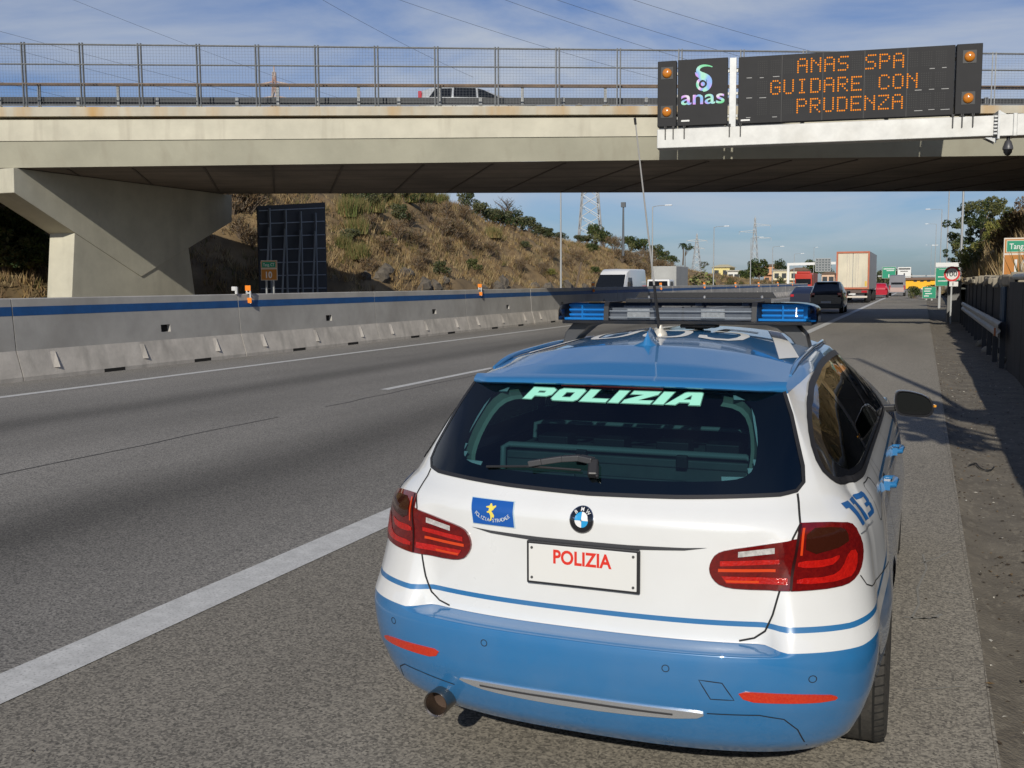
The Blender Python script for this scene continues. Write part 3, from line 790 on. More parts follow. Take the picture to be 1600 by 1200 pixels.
RW_OUT = [(0, 1.036), (.29, 1.042), (.5, 1.050), (.60, 1.053), (.645, 1.062), (.662, 1.085), (.655, 1.13), (.605, 1.28), (.566, 1.368), (.3, 1.378), (0, 1.381)]
RW_IN = [(0, 1.083), (.3, 1.086), (.45, 1.093), (.502, 1.108), (.518, 1.15), (.512, 1.22), (.485, 1.30), (.44, 1.338), (.36, 1.350), (0, 1.353)]
def mirror_loop(h, cx=CXO): return [(x + cx, z) for x, z in h] + [(-x + cx, z) for x, z in reversed(h) if abs(x) > 1e-6]
RWO = mirror_loop(RW_OUT); RWI = smooth_loop(mirror_loop(RW_IN), 1)
SW_OUT = [(.50, 1.064), (.68, 1.050), (1.37, 1.048), (2.40, 1.040), (2.78, 1.043), (2.86, 1.055), (2.62, 1.20), (2.40, 1.335), (2.22, 1.385), (1.80, 1.402), (1.285, 1.399), (.93, 1.372), (.78, 1.345), (.60, 1.28), (.48, 1.20), (.43, 1.12), (.455, 1.08)]
Q_WIN = [(.62, 1.085), (1.12, 1.078), (.98, 1.345), (.86, 1.335), (.68, 1.27), (.56, 1.19), (.53, 1.13)]
R_WIN = [(1.20, 1.078), (1.86, 1.075), (1.74, 1.375), (1.30, 1.373), (1.06, 1.35)]
F_WIN = [(1.95, 1.073), (2.68, 1.070), (2.50, 1.21), (2.34, 1.315), (2.20, 1.362), (1.83, 1.375)]
TG = [(.649, 1.055), (.668, .975), (.650, .935), (.632, .84), (.617, .772), (.600, .70), (.578, .645), (.545, .620), (.50, .609), (.30, .604), (0, .603)]
TGL = mirror_loop(list(reversed(TG)))
AXL = [(1.03, .318), (3.84, .318)]
def livery_dist():
    P = np.array([(-.6, .599), (.25, .601), (.42, .618), (.60, .665), (.76, .715), (.88, .770), (.95, .83), (1.02, .885), (1.12, .905), (1.3, .905), (6, .905)])
    v = np.array(BV); y = v[:, 1].copy(); z = v[:, 2]
    y = np.where(y < .25, np.minimum(y, .2), y)
    best = np.full(len(v), 1e9); sgn = np.zeros(len(v))
    for i in range(len(P) - 1):
        a, b = P[i], P[i + 1]; d = b - a; L2 = d @ d
        t = np.clip(((y - a[0]) * d[0] + (z - a[1]) * d[1]) / L2, 0, 1)
        ex, ez = y - (a[0] + t * d[0]), z - (a[1] + t * d[1]); dist = np.hypot(ex, ez)
        s = np.where(d[0] * ez - d[1] * ex >= 0, 1, -1)
        m = dist < best; best = np.where(m, dist, best); sgn = np.where(m, s, sgn)
    return best * sgn
LIV = livery_dist()
STR = LIV - .062
LIV = np.where(np.array(BV)[:, 2] > 1.0, 1.0, LIV); STR = np.where(np.array(BV)[:, 2] > 1.0, 1.0, STR)
for i, k in HK.items():
    for q in (i, i + nh):
        y = BV[q][1]
        lim = .97 if y < .5 else .93
        LIV[q] = (lim - k) if k > .8 else 1.0
zones = []
for f, z in zip(BF, BZ):
    c = np.mean([BV[i] for i in f], axis=0); x, y, zz = c; g = 'body'
    if z == 'roof': g = 'roof'
    elif z == 'screen': g = 'screen'
    elif z == 'hood': g = 'hood'
    else:
        if z == 'green' and y < .56 and inside((x, zz), [RWI]) : g = None
        elif z == 'green' and (inside((y, zz), [Q_WIN]) or inside((y, zz), [R_WIN]) or inside((y, zz), [F_WIN])) and abs(x) > .56: g = None
        elif y < .5 and inside((x, zz), [TGL]) : g = 'tailgate'
        elif zz < .6 and y < .80: g = 'rear_bumper'
        elif zz < .6 and y > 4.0: g = 'front_bumper'
        elif .30 < zz < ZB and 1.42 < y < 2.02 or (.30 < zz < ZB and 1.42 - (zz - .6) * .5 < y < 2.02 and zz > .7): g = 'rear_door'
        elif .30 < zz < ZB and 2.02 <= y < 3.15: g = 'front_door'
        for ay, az in AXL:
            if abs(x) > .6 and math.hypot(y - ay, zz - az) < .355: g = None
    zones.append(g)
# round the wheel openings off
cutv = set(i for f, g in zip(BF, zones) if g for i in f)
BVc = [list(p) for p in BV]
for i in cutv:
    x, y, z = BVc[i]
    for ay, az in AXL:
        if abs(x) > .6:
            d = math.hypot(y - ay, z - az)
            if d < .362 and d > 1e-4 and z < .75: BVc[i][1] = ay + (y - ay) / d * .362; BVc[i][2] = az + (z - az) / d * .362
# shading normals of the whole skin, so that the panels meet without a seam
VN = np.zeros((len(BVc), 3)); A3 = np.array(BVc)
for f, g in zip(BF, zones):
    n = np.zeros(3)
    for a in range(len(f)):
        p, q = A3[f[a]], A3[f[(a + 1) % len(f)]]; n += np.cross(p, q)
    for i in f: VN[i] += n
key = {}
for i, p in enumerate(BVc): key.setdefault((round(p[0], 4), round(p[1], 4), round(p[2], 4)), []).append(i)
for L in key.values():
    if len(L) > 1:
        s = VN[L].sum(0)
        for i in L: VN[i] = s
ctr = np.array([0, 2.2, .75])
def skin(name, g, m, parent, sel=lambda c: True):
    idx = [k for k in range(len(BF)) if zones[k] == g and sel(np.mean([BVc[i] for i in BF[k]], axis=0))]
    used = sorted(set(i for k in idx for i in BF[k])); mp = {v: n for n, v in enumerate(used)}
    me = bpy.data.meshes.new(name); 
    fl = []
    for k in idx:
        f = BF[k]; n = np.zeros(3)
        for a in range(len(f)): n += np.cross(A3[f[a]], A3[f[(a + 1) % len(f)]])
        c = A3[list(f)].mean(0); o = c - np.array([0, min(max(c[1], .8), 3.8), .25 if (c[1] < .5 and c[2] < .7) else .7])
        fl.append(tuple(mp[i] for i in (f if n @ o > 0 else reversed(f))))
    me.from_pydata([BVc[i] for i in used], [], fl)
    me.materials.append(m); me.shade_smooth()
    for an, arr in (('livery', LIV), ('stripe', STR)):
        at = me.attributes.new(an, 'FLOAT', 'POINT'); at.data.foreach_set('value', np.array([arr[i] for i in used], dtype=np.float32))
    nn = []
    for i in used:
        n = VN[i]; p = A3[i]; o = p - np.array([0, min(max(p[1], .8), 3.8), .25 if (p[1] < .5 and p[2] < .7) else .7])
        n = n / (np.linalg.norm(n) + 1e-9); nn.append(tuple(n if n @ o > 0 else -n))
    me.update(); me.normals_split_custom_set_from_vertices(nn)
    o = bpy.data.objects.new(name, me); col.objects.link(o); o.parent = parent
    return o
body = skin('body', 'body', PAINT, car)
tailgate = skin('tailgate', 'tailgate', PAINT, car)
bumper = skin('rear_bumper', 'rear_bumper', PAINT, car)
skin('front_bumper', 'front_bumper', PAINT, car)
roof = skin('roof', 'roof', BLUE, car)
skin('windscreen', 'screen', BLACKG, car)
skin('bonnet', 'hood', BLUE, car)
doors = {}
for sg in (1, -1):
    for d in ('rear_door', 'front_door'): doors[(d, sg)] = skin('door', d, PAINT, car, lambda c, sg=sg: c[0] * sg > 0)

def patch(name, loops, proj, off, m, parent, skirt=.0, step=.03, off_fn=None, smooth=35):
    vv, ff = flat_tri(loops, step)
    P = [proj(a, b, off + (off_fn(a, b) if off_fn else 0)) for a, b in vv]
    mb = MB()
    if skirt:
        ed = {}
        for f in ff:
            for a in range(len(f)):
                e = (f[a], f[(a + 1) % len(f)]); k = tuple(sorted(e)); ed.setdefault(k, []).append(e)
        bd = [v[0] for v in ed.values() if len(v) == 1]
        B = sorted(set(i for e in bd for i in e)); o = len(P); mp = {b: o + n for n, b in enumerate(B)}
        P = P + [proj(vv[b][0], vv[b][1], off - skirt) for b in B]
        ff = list(ff) + [(a, b, mp[b], mp[a]) for a, b in bd]
    mb.add(P, ff)
    return mb.build(name, m, parent, smooth=smooth)
def ribbon(pts, wd, proj, off, name, m, parent, closed=False, step=.03):
    """thin strip of width wd lying on the body along a polyline"""
    L = resample(pts, step, closed)
    n = len(L); a = []; b = []
    for i in range(n):
        p, q = (L[i - 1] if (i or closed) else L[0]), (L[(i + 1) % n] if (i < n - 1 or closed) else L[-1])
        d = (q[0] - p[0], q[1] - p[1]); l = math.hypot(*d) or 1; nx, ny = -d[1] / l * wd / 2, d[0] / l * wd / 2
        a.append(proj(L[i][0] + nx, L[i][1] + ny, off)); b.append(proj(L[i][0] - nx, L[i][1] - ny, off))
    mb = MB(); k = n if closed else n - 1
    mb.add(a + b, [(i, (i + 1) % n, n + (i + 1) % n, n + i) for i in range(k)])
    return mb.build(name, m, parent, smooth=60)
def mx_(L): return [(2 * CXO - x, z) for x, z in L]

# --- rear window: frit band, glass, heated inner trim, lettering
rw = patch('rear_window', [RWO], on_rear, .0045, RGLASS, car, step=.035)
FRIT = mat('frit', (.006, .008, .010), .10, coat=1.0)
patch('frit_band', [RWO, RWI], on_rear, .002, FRIT, rw, step=.02)
ribbon(RWO, .011, on_rear, .0055, 'window_seal', BLACKP, rw, closed=True)
TRIMM = mat('inner_trim', (.36, .38, .30), .7)
RWI2 = [(x * .94 + CXO * .06, 1.215 + (z - 1.215) * .88) for x, z in RWI]
mb = MB()
Lr = resample(RWI, .04)
ring = []
for (x, z) in Lr:
    q = (x * .972, 1.21 + (z - 1.21) * .945)
    ring.append((on_rear(x, z, -.012), on_rear(x * .992, 1.21 + (z - 1.21) * .985, -.04), on_rear(q[0], q[1], -.05)))
keep = [i for i in range(len(Lr)) if Lr[i][1] > 1.10]
for i in range(len(Lr)):
    j = (i + 1) % len(Lr)
    if i in keep and j in keep and not (abs(Lr[i][0]) < .37 and Lr[i][1] > 1.2):
        for a in (0, 1): mb.quad(ring[i][a], ring[j][a], ring[j][a + 1], ring[i][a + 1])
mb.build('inner_trim', TRIMM, rw, smooth=60)
# lettering POLIZIA in wide slanted capitals, each with a dark edge
GL = {'P': [[(0, 0), (0, 1), (.85, 1), (1, .85), (1, .45), (.85, .30), (.36, .30), (.36, 0)], [(.36, .56), (.36, .74), (.64, .74), (.64, .56)]],
      'O': [[(.12, 0), (0, .14), (0, .86), (.12, 1), (.93, 1), (1.05, .86), (1.05, .14), (.93, 0)], [(.36, .28), (.36, .72), (.69, .72), (.69, .28)]],
      'L': [[(0, 0), (0, 1), (.36, 1), (.36, .28), (1.0, .28), (1.0, 0)]],
      'I': [[(0, 0), (0, 1), (.38, 1), (.38, 0)]],
      'Z': [[(0, 0), (0, .26), (.52, .73), (.04, .73), (.04, 1), (1.02, 1), (1.02, .76), (.50, .27), (1.04, .27), (1.04, 0)]],
      'A': [[(-.06, 0), (.26, .94), (.34, 1), (.82, 1), (.90, .94), (1.16, 0), (.78, 0), (.73, .2), (.36, .2), (.30, 0)], [(.42, .42), (.55, .76), (.59, .76), (.68, .42)]]}
ADV = {'P': 1.12, 'O': 1.18, 'L': 1.10, 'I': .50, 'Z': 1.14, 'A': 1.2}
def glyph_loops(word, x0, x1, z0, z1, shear):
    tot = sum(ADV[c] for c in word) - .08; s = (x1 - x0) / (tot + shear); h = z1 - z0; cx = 0; out = []
    for c in word:
        for L in GL[c]: out.append([(x0 + (cx + a + shear * b) * s, z0 + b * h) for a, b in L])
        cx += ADV[c]
    return out
def grow(L, d):
    """offset a closed loop outward by d"""
    n = len(L); ar = sum(L[i][0] * L[(i + 1) % n][1] - L[(i + 1) % n][0] * L[i][1] for i in range(n)); s = 1 if ar > 0 else -1; M = []
    for i in range(n):
        p, q, r = L[i - 1], L[i], L[(i + 1) % n]
        a = (q[0] - p[0], q[1] - p[1]); b = (r[0] - q[0], r[1] - q[1]); la = math.hypot(*a) or 1; lb = math.hypot(*b) or 1
        na = (a[1] / la, -a[0] / la); nb = (b[1] / lb, -b[0] / lb); m = (na[0] + nb[0], na[1] + nb[1]); lm = math.hypot(*m) or 1
        k = min(2.0, 2 / max(lm * lm, .3)) 
        M.append((q[0] + m[0] * k / 2 * d * s * 1.0, q[1] + m[1] * k / 2 * d * s))
    return M
MINT = mat('mint_film', (.30, .70, .55), .5)
MINTD = mat('mint_edge', (.16, .42, .34), .5)
lw = glyph_loops('POLIZIA', -.347, .322, 1.306, 1.344, .30)
patch('lettering', lw, on_rear, .0075, MINT, rw, step=.02)
def hole_aware_grow(loops, d):
    out = []
    for L in loops:
        others = [M for M in loops if M is not L]
        hole = any(inside(L[0], [M]) for M in others)
        out.append(grow(L, -d if hole else d))
    return out
lwo = hole_aware_grow(lw, .0045)
lwg = hole_aware_grow(lw, .0022)
patch('lettering_edge', lwo + lwg, on_rear, .0070, MINTD, rw, step=.02)
# third brake light and spoiler lip
mb = MB()
prof = [(0, .012), (-.05, .003), (-.072, -.006), (-.078, -.014), (-.070, -.020), (-.02, -.022)]
rows_ = []
for i in range(41):
    s = -1 + 2 * i / 40; x = s * (XRC + .004) + CXO; y = roof_ry(s * XRC); z = ZR - .012 * s * s
    e = (1 - max(0, abs(s) - .86) / .14 * .55)
    rows_.append([(x, y + a * e + .012, z + b) for a, b in prof])
mb.grid(rows_); sp = mb.build('roof_spoiler', BLUE, car, smooth=50)
REDL = mat('lamp_red', (.30, .006, .008), .12, coat=1.0)
mb = MB()
for i in range(20):
    pass
bl = [[(-.215 + .375 * i / 16, roof_ry(-.215 + .375 * i / 16) - .040, z) for z in (1.366, 1.352)] for i in range(17)]
mb.grid(bl); mb.build('brake_light', REDL, sp)

# --- tail lamps
LO = [(.652, .974), (.653, .975), (.654, .975), (.70, .974), (.775, .967), (.803, .952), (.826, .905), (.832, .86), (.826, .815), (.806, .790), (.77, .780), (.640, .776), (.637, .776), (.636, .777), (.634, .80)]
LI = [(.634, .776), (.6345, .777), (.635, .80), (.637, .84), (.651, .930), (.6505, .932), (.649, .933), (.54, .914), (.445, .898), (.412, .884), (.396, .858), (.392, .83), (.405, .802), (.430, .783), (.48, .775)]
REDD = mat('lamp_dark_red', (.085, .003, .004), .10, coat=1.0, noise=(70, .6, (.16, .006, .005)))
REDB = mat('lamp_bright_red', (.52, .012, .007), .15, coat=1.0, noise=(55, .5, (.34, .006, .005)), bump=(120, .25))
ORNG = mat('lamp_orange_red', (.62, .055, .010), .15, coat=1.0)
AMBD = mat('lamp_smoked_amber', (.035, .008, .004), .10, coat=1.0)
REVL = mat('lamp_clear', (.62, .60, .58), .12, coat=1.0, noise=(60, .5))
for sg in (1, -1):
    fx = (lambda L: [(x - .013 + (0), z) for x, z in L]) if sg == 1 else (lambda L: [(-x - .013, z) for x, z in L])
    FX = (lambda L: [(x + CXO + .013, z) for x, z in L]) if sg == 1 else (lambda L: [(-x + CXO - .013, z) for x, z in L])
    lamp = patch('tail_lamp', [smooth_loop(FX(LO), 1)], on_rear, .009, REDD, car, skirt=.014, step=.022)
    patch('lens_bar', [smooth_loop(FX([(.650, .815), (.745, .815), (.775, .835), (.790, .885), (.812, .885), (.815, .83), (.795, .800), (.650, .795)]), 1)], on_rear, .0105, REDB, lamp, step=.02)
    patch('lens_bar', [smooth_loop(FX([(.652, .868), (.738, .868), (.765, .88), (.765, .866), (.742, .845), (.651, .845)]), 1)], on_rear, .0105, REDB, lamp, step=.02)
    patch('indicator_lens', [smooth_loop(FX([(.672, .962), (.76, .956), (.785, .94), (.790, .905), (.672, .882)]), 1)], on_rear, .0105, AMBD, lamp, step=.02)
    patch('lens_edge', [FX([(.660, .962), (.667, .962), (.663, .885), (.657, .885)])], on_rear, .0105, ORNG, lamp, step=.02)
    l2 = patch('tail_lamp', [smooth_loop(FX(LI), 1)], on_rear, .009, REDD, tailgate, skirt=.014, step=.022)
    patch('lens_bar', [FX([(.425, .862), (.60, .872), (.60, .858), (.425, .846)])], on_rear, .0105, REDB, l2, step=.02)
    patch('lens_bar', [FX([(.420, .838), (.59, .842), (.59, .833), (.420, .828)])], on_rear, .0105, ORNG, l2, step=.02)
    patch('lens_bar', [FX([(.430, .815), (.625, .815), (.625, .795), (.445, .793)])], on_rear, .0105, REDB, l2, step=.02)
    patch('lens_bar', [FX([(.440, .803), (.54, .804), (.54, .797), (.447, .796)])], on_rear, .0115, ORNG, l2, step=.02)
    patch('reversing_lens', [FX([(.478, .893), (.585, .908), (.585, .890), (.478, .876)])], on_rear, .0105, REVL, l2, step=.02)
    ribbon(FX([(.654, .972), (.650, .93), (.638, .84), (.636, .778)]), .0075, on_rear, .0108, 'lamp_seam', mat('lamp_seam_dark', (.02, .002, .002), .3), lamp)
# --- tailgate furniture
for sg in (1, -1): ribbon([(sg * x + CXO, z) for x, z in TG[:-2]], .0062, on_rear, .0016, 'shut_gap', GAPM, tailgate, closed=False, step=.015)
TRIMB = mat('handle_trim', (.05, .052, .058), .25, coat=.5)
TB = [(-.405, .901), (-.33, .897), (-.15, .8935), (.15, .8935), (.33, .897), (.40, .901), (.33, .889), (.18, .881), (-.18, .881), (-.33, .888)]
patch('handle_strip', [[(x + CXO, z) for x, z in TB]], on_rear, .004, TRIMB, tailgate, step=.02)
# number plate in its frame
plate_y = .083
mb = MB(); mb.box((CXO + .002, plate_y, .811), (.384, .012, .143)); pf = mb.build('number_plate', BLACKP, tailgate, bevel=.004)
mb = MB(); mb.box((CXO + .002, plate_y - .0075, .811), (.366, .004, .126)); mb.build('plate_sheet', mat('plate_white', (.66, .66, .64), .4), pf, bevel=.0015)
mb = MB(); text_on(mb, 'POLIZIA', (CXO + .004, plate_y - .0100, .816), (1, 0, 0), (0, 0, 1), .046, width=.198, offset=.03, align='C')
mb.build('plate_lettering', mat('plate_red', (.62, .025, .012), .5), pf, fix=False)
for px_ in (-.172, .172):
    for pz in (-.050, .050):
        mb = MB(); mb.lathe([(0, -.0125), (.004, -.0125), (.005, -.009)], (CXO + .002 + px_, plate_y, .811 + pz), 'Y', 10)
        mb.build('plate_screw', mat('screw', (.12, .12, .12), .4, metal=.6), pf)
# roundel
BC = (CXO - .003, .961)
def disc_pts(r, a0, a1, n=24): return [(BC[0] + r * math.cos(R(a0 + (a1 - a0) * i / n)), BC[1] + r * math.sin(R(a0 + (a1 - a0) * i / n))) for i in range(n + 1)]
rb = patch('badge', [disc_pts(.041, 0, 360, 40)[:-1]], on_rear, .006, mat('badge_rim', (.55, .55, .56), .15, metal=1.0), tailgate, skirt=.008, step=.02)
patch('badge_ring', [disc_pts(.038, 0, 360, 40)[:-1]], on_rear, .0075, BLACKG, rb, step=.02)
patch('badge_white', [disc_pts(.0225, 0, 90) + [BC], disc_pts(.0225, 180, 270) + [BC]], on_rear, .0085, mat('badge_white', (.75, .75, .75), .3), rb, step=.01)
patch('badge_blue', [disc_pts(.0225, 90, 180) + [BC], disc_pts(.0225, 270, 360) + [BC]], on_rear, .0085, mat('badge_blue', (.02, .30, .62), .3), rb, step=.01)
mb = MB()
for ch, a in (('B', 133), ('M', 90), ('W', 47)):
    ca, sa = math.cos(R(a)), math.sin(R(a)); V, Fs = text_mesh(ch, .01); V = V * .0115; V[:, 0] -= V[:, 0].max() / 2
    mb.add([on_rear(BC[0] + ca * .0245 + x * sa + y * ca, BC[1] + sa * .0245 - x * ca + y * sa, .0088) for x, y in V], Fs)
mb.build('badge_letters', mat('badge_letter', (.7, .7, .7), .3), rb, fix=False)
# traffic police sticker: blue panel, small yellow rearing beast, arched words
SQ = [(-.428, .998), (-.260, .998), (-.250, .913), (-.414, .913)]
stk = patch('sticker', [SQ], on_rear, .002, mat('sticker_edge', (.42, .55, .62), .4), tailgate, step=.012)
patch('sticker_field', [[(x * .955 + -.337 * .045, .9555 + (z - .9555) * .93) for x, z in SQ]], on_rear, .0045, mat('sticker_blue', (.008, .085, .36), .4), stk, step=.012)
def SK(u, v): return (-.338 + u + .12 * 0, .9555 + v)
beast = [(-.008, -.024), (-.002, -.026), (.003, -.012), (.009, -.014), (.010, -.006), (.004, .002), (-.001, .008), (.006, .012), (.015, .019), (.014, .024), (.002, .020), (-.004, .029), (-.009, .027), (-.010, .021), (-.022, .018), (-.022, .015), (-.010, .014), (-.012, .007), (-.018, .006), (-.018, .001), (-.010, .001), (-.005, -.006), (-.004, -.016)]
patch('sticker_emblem', [[SK(a, b) for a, b in beast]], on_rear, .0065, mat('sticker_yellow', (.72, .60, .10), .5), stk, step=.01)
mb = MB()
word = 'POLIZIA STRADALE'
for i, ch in enumerate(word):
    if ch == ' ': continue
    a = -58 + 116 * i / (len(word) - 1); ca, sa = math.sin(R(a)), -math.cos(R(a))
    V, Fs = text_mesh(ch, .004); V = V * .0125; V[:, 0] -= V[:, 0].max() / 2
    cxp, czp = -.336 + .076 * ca, .9735 + .043 * sa - .004
    t = R(a) * .55
    mb.add([on_rear(cxp + x * math.cos(t) - y * math.sin(t), czp + x * math.sin(t) + y * math.cos(t), .0065) for x, y in V], Fs)
mb.build('sticker_words', mat('sticker_pale', (.55, .60, .62), .5), stk, fix=False)
# wiper
mb = MB()
pv = (-.010, 1.118)
A = [(-.012, 1.122), (-.06, 1.128), (-.12, 1.122), (-.19, 1.109), (-.235, 1.100)]
for rr, o_, L in ((.012, .028, A),):
    for i in range(len(A) - 1):
        p0, p1 = on_rear(A[i][0], A[i][1], .026), on_rear(A[i + 1][0], A[i + 1][1], .026)
        mb.bar(p0, p1, .036 - .004 * i, .020)
wp = mb.build('wiper', mat('wiper_grey', (.045, .046, .05), .45), tailgate, bevel=.003)
mb = MB(); mb.tube([on_rear(-.40, 1.086, .012), on_rear(-.24, 1.098, .014), on_rear(-.05, 1.098, .014)], .0045, 6); mb.build('wiper_blade', BLACKP, wp)
mb = MB(); mb.bar(on_rear(-.012, 1.126, .02), on_rear(-.004, 1.080, .02), .034, .03); mb.bar(on_rear(.004, 1.11, .02), on_rear(.012, 1.076, .02), .012, .02); mb.build('wiper_hub', BLACKP, wp, bevel=.006)

# --- bumper furniture
CH = [(-.452, .389), (-.385, .395), (-.15, .400), (.12, .402), (.36, .399), (.405, .394), (.365, .370), (.12, .357), (-.15, .356), (-.34, .362), (-.41, .374)]
chs = patch('bumper_trim', [smooth_loop(CH, 1)], on_rear, .006, CHROME, bumper, skirt=.008, step=.03)
patch('trim_groove', [[(-.36, .383), (.0, .388), (.30, .386), (.30, .379), (.0, .379), (-.36, .376)]], on_rear, .0072, mat('groove', (.1, .1, .11), .3, metal=.6), chs, step=.03)
RF = [(.495, .480), (.60, .477), (.755, .466), (.785, .452), (.77, .440), (.62, .443), (.520, .446)]
REFL = mat('reflector_red', (.46, .010, .006), .2, coat=1.0, noise=(160, .5, (.60, .05, .012)))
for sg in (1, -1): patch('reflector', [smooth_loop([(sg * x + (CXO if sg < 0 else 0) , z) for x, z in RF], 1)], on_rear, .004, REFL, bumper, skirt=.005, step=.025)
ribbon([(.384, .509), (.453, .504), (.488, .448), (.418, .447)], .0032, on_rear, .0012, 'tow_eye_cover_gap', GAPM, bumper, closed=True)
for sx_, sz_ in ((-.33, .539), (.283, .537), (.712, .521), (-.725, .535)):
    ribbon([(sx_ + .011 * math.cos(R(a)), sz_ + .011 * math.sin(R(a))) for a in range(0, 360, 24)], .0026, on_rear, .0012, 'parking_sensor', GAPM, bumper, closed=True, step=.01)
SEAM = [(-.745, .290), (-.735, .345), (-.70, .368), (-.62, .365), (-.47, .352)]
ribbon(SEAM, .004, on_rear, .0012, 'bumper_seam', GAPM, bumper)
ribbon([(.405, .394), (.56, .398), (.63, .383), (.668, .34), (.69, .265)], .004, on_rear, .0012, 'bumper_seam', GAPM, bumper)
# underside tray, exhaust
mb = MB(); mb.box((CXO, 2.4, .235), (1.3, 4.0, .03)); mb.build('underbody', BLACKP, car)
mb = MB()
ex = (-.530, .10, .282)
mb.lathe([(.030, .10), (.041, .09), (.044, .0), (.046, -.05), (.044, -.055), (.0395, -.05), (.038, .02)], ex, 'Y', 28)
eo = mb.build('exhaust', STEELX, car, smooth=40)
mb = MB(); mb.lathe([(.0385, .015), (.0, .02)], ex, 'Y', 28); mb.build('exhaust_inside', SOOT, eo)
# bottom valance (dark closing piece)
mb = MB(); mb.add([(CXO + s * .6, .30, .235) for s in (-1, 1)] + [(CXO + s * .6, .9, .235) for s in (-1, 1)], [(0, 1, 3, 2)]); mb.build('undertray', BLACKP, car)
mb = MB(); mb.bar((-.40, .35, .20), (-.36, .6, .20), .05, .03); mb.build('tow_hook', BLACKP, car)

# --- sides
for sg in (1, -1):
    prj = lambda y, z, o=0.0, sg=sg: on_side(y, z, o, sg)
    if sg == 1 or True:
        fr = patch('side_window_frame', [smooth_loop(SW_OUT, 1), Q_WIN, R_WIN, F_WIN], prj, .003, BLACKG, car, step=.05)
        for nm, L in (('quarter_window', Q_WIN), ('rear_door_window', R_WIN), ('front_door_window', F_WIN)):
            patch(nm, [L], prj, .0018, SGLASS, car, step=.06)
        ribbon([(y, z) for y, z in SW_OUT[:5]], .016, prj, .006, 'window_trim', mat('shadow_trim', (.03, .03, .033), .3, coat=.5), fr)
        ribbon(smooth_loop(SW_OUT, 1), .022, prj, .005, 'window_seal', BLACKP, fr, closed=True)
    ribbon([(1.00, .90), (1.13, 1.03), (1.02, .80)][0:2] + [(1.13, 1.04)], .004, prj, .0012, 'door_gap', GAPM, doors[('rear_door', sg)])
    ribbon([(1.22, 1.04), (1.24, .93), (1.30, .80), (1.42, .62), (1.44, .34)], .0045, prj, .0012, 'door_gap', GAPM, doors[('rear_door', sg)])
    ribbon([(2.02, 1.04), (2.02, .34)], .0045, prj, .0012, 'door_gap', GAPM, doors[('front_door', sg)])
    ribbon([(.335, .80), (.36, .765), (.40, .75), (.62, .742), (.76, .742)], .0045, prj, .0012, 'bumper_gap', GAPM, body)
    for (d, y, z) in (('rear_door', 1.30, .925), ('front_door', 2.30, .905)):
        p = prj(y, z, .0); mb = MB()
        q0, q1 = prj(y - .07, z, .0), prj(y + .10, z, .0)
        mb.tube([q0, q0 + Vector((sg * .034, .012, 0)), prj(y, z, .042), q1 + Vector((sg * .036, -.01, 0)), q1], [.012, .014, .013, .013, .010], 8)
        mb.box(prj(y - .07, z, .010), (.024, .05, .036))
        mb.build('door_handle', BLUE, doors[(d, sg)], smooth=50)
        patch('handle_bowl', [smooth_loop([(y - .03, z - .03), (y + .09, z - .03), (y + .09, z + .03), (y - .03, z + .03)], 2)], prj, .001, BLACKG, doors[(d, sg)], step=.03)
    if sg == 1:
        ribbon([(.70, 1.015), (.72, 1.023), (.86, 1.020), (.885, 1.008), (.93, .935), (.915, .925), (.735, .895), (.715, .902)], .004, prj, .0012, 'fuel_flap_gap', GAPM, body, closed=True)
        ribbon([(.86, 1.020), (.885, 1.008), (.93, .935)], .004, lambda y, z, o=0.0: on_side(y, z, o, 1), .003, 'fuel_flap_edge', CHROME, body)
    # emergency number
    mb = MB(); U = Vector((0, 1, -.02))
    for k_, (ch, w_) in enumerate((('1', .062), ('1', .062), ('3', .098))):
        y0_ = (.395, .470, .545)[k_]
        G = {'1': [[(0, .78), (.10, 1), (.95, 1), (.95, 0), (.35, 0), (.35, .78)]],
             '3': [[(0, 1), (.85, 1), (1, .88), (1, .58), (.88, .5), (1, .42), (1, .12), (.85, 0), (0, 0), (0, .2), (.66, .2), (.66, .42), (.25, .42), (.25, .58), (.66, .58), (.66, .80), (0, .80)]]}[ch]
        for L in G:
            LL = [(y0_ + a * w_ + (1 - b) * .012, .938 + b * .074) for a, b in L]
            if sg == -1: LL = [(1.03 - y, z) for y, z in LL]
            vv, ff = flat_tri([LL], .02); mb.add([prj(a, b, .0022) for a, b in vv], ff)
    mb.build('number_lettering', mat('decal_blue', (.012, .10, .30), .4), body, smooth=60)
    # web address line under the number
    mb = MB(); text_on(mb, 'www.poliziadistato.it', (0, 0, 0), (1, 0, 0), (0, 1, 0), .010, width=.20)
    if sg == 1: mb.v = [tuple(prj(.385 + v[0], .918 + v[1], .0022)) for v in mb.v]
    else: mb.v = [tuple(prj(.60 - v[0], .918 + v[1], .0022)) for v in mb.v]
    mb.build('web_lettering', mat('decal_grey', (.08, .09, .11), .5), body, fix=False)
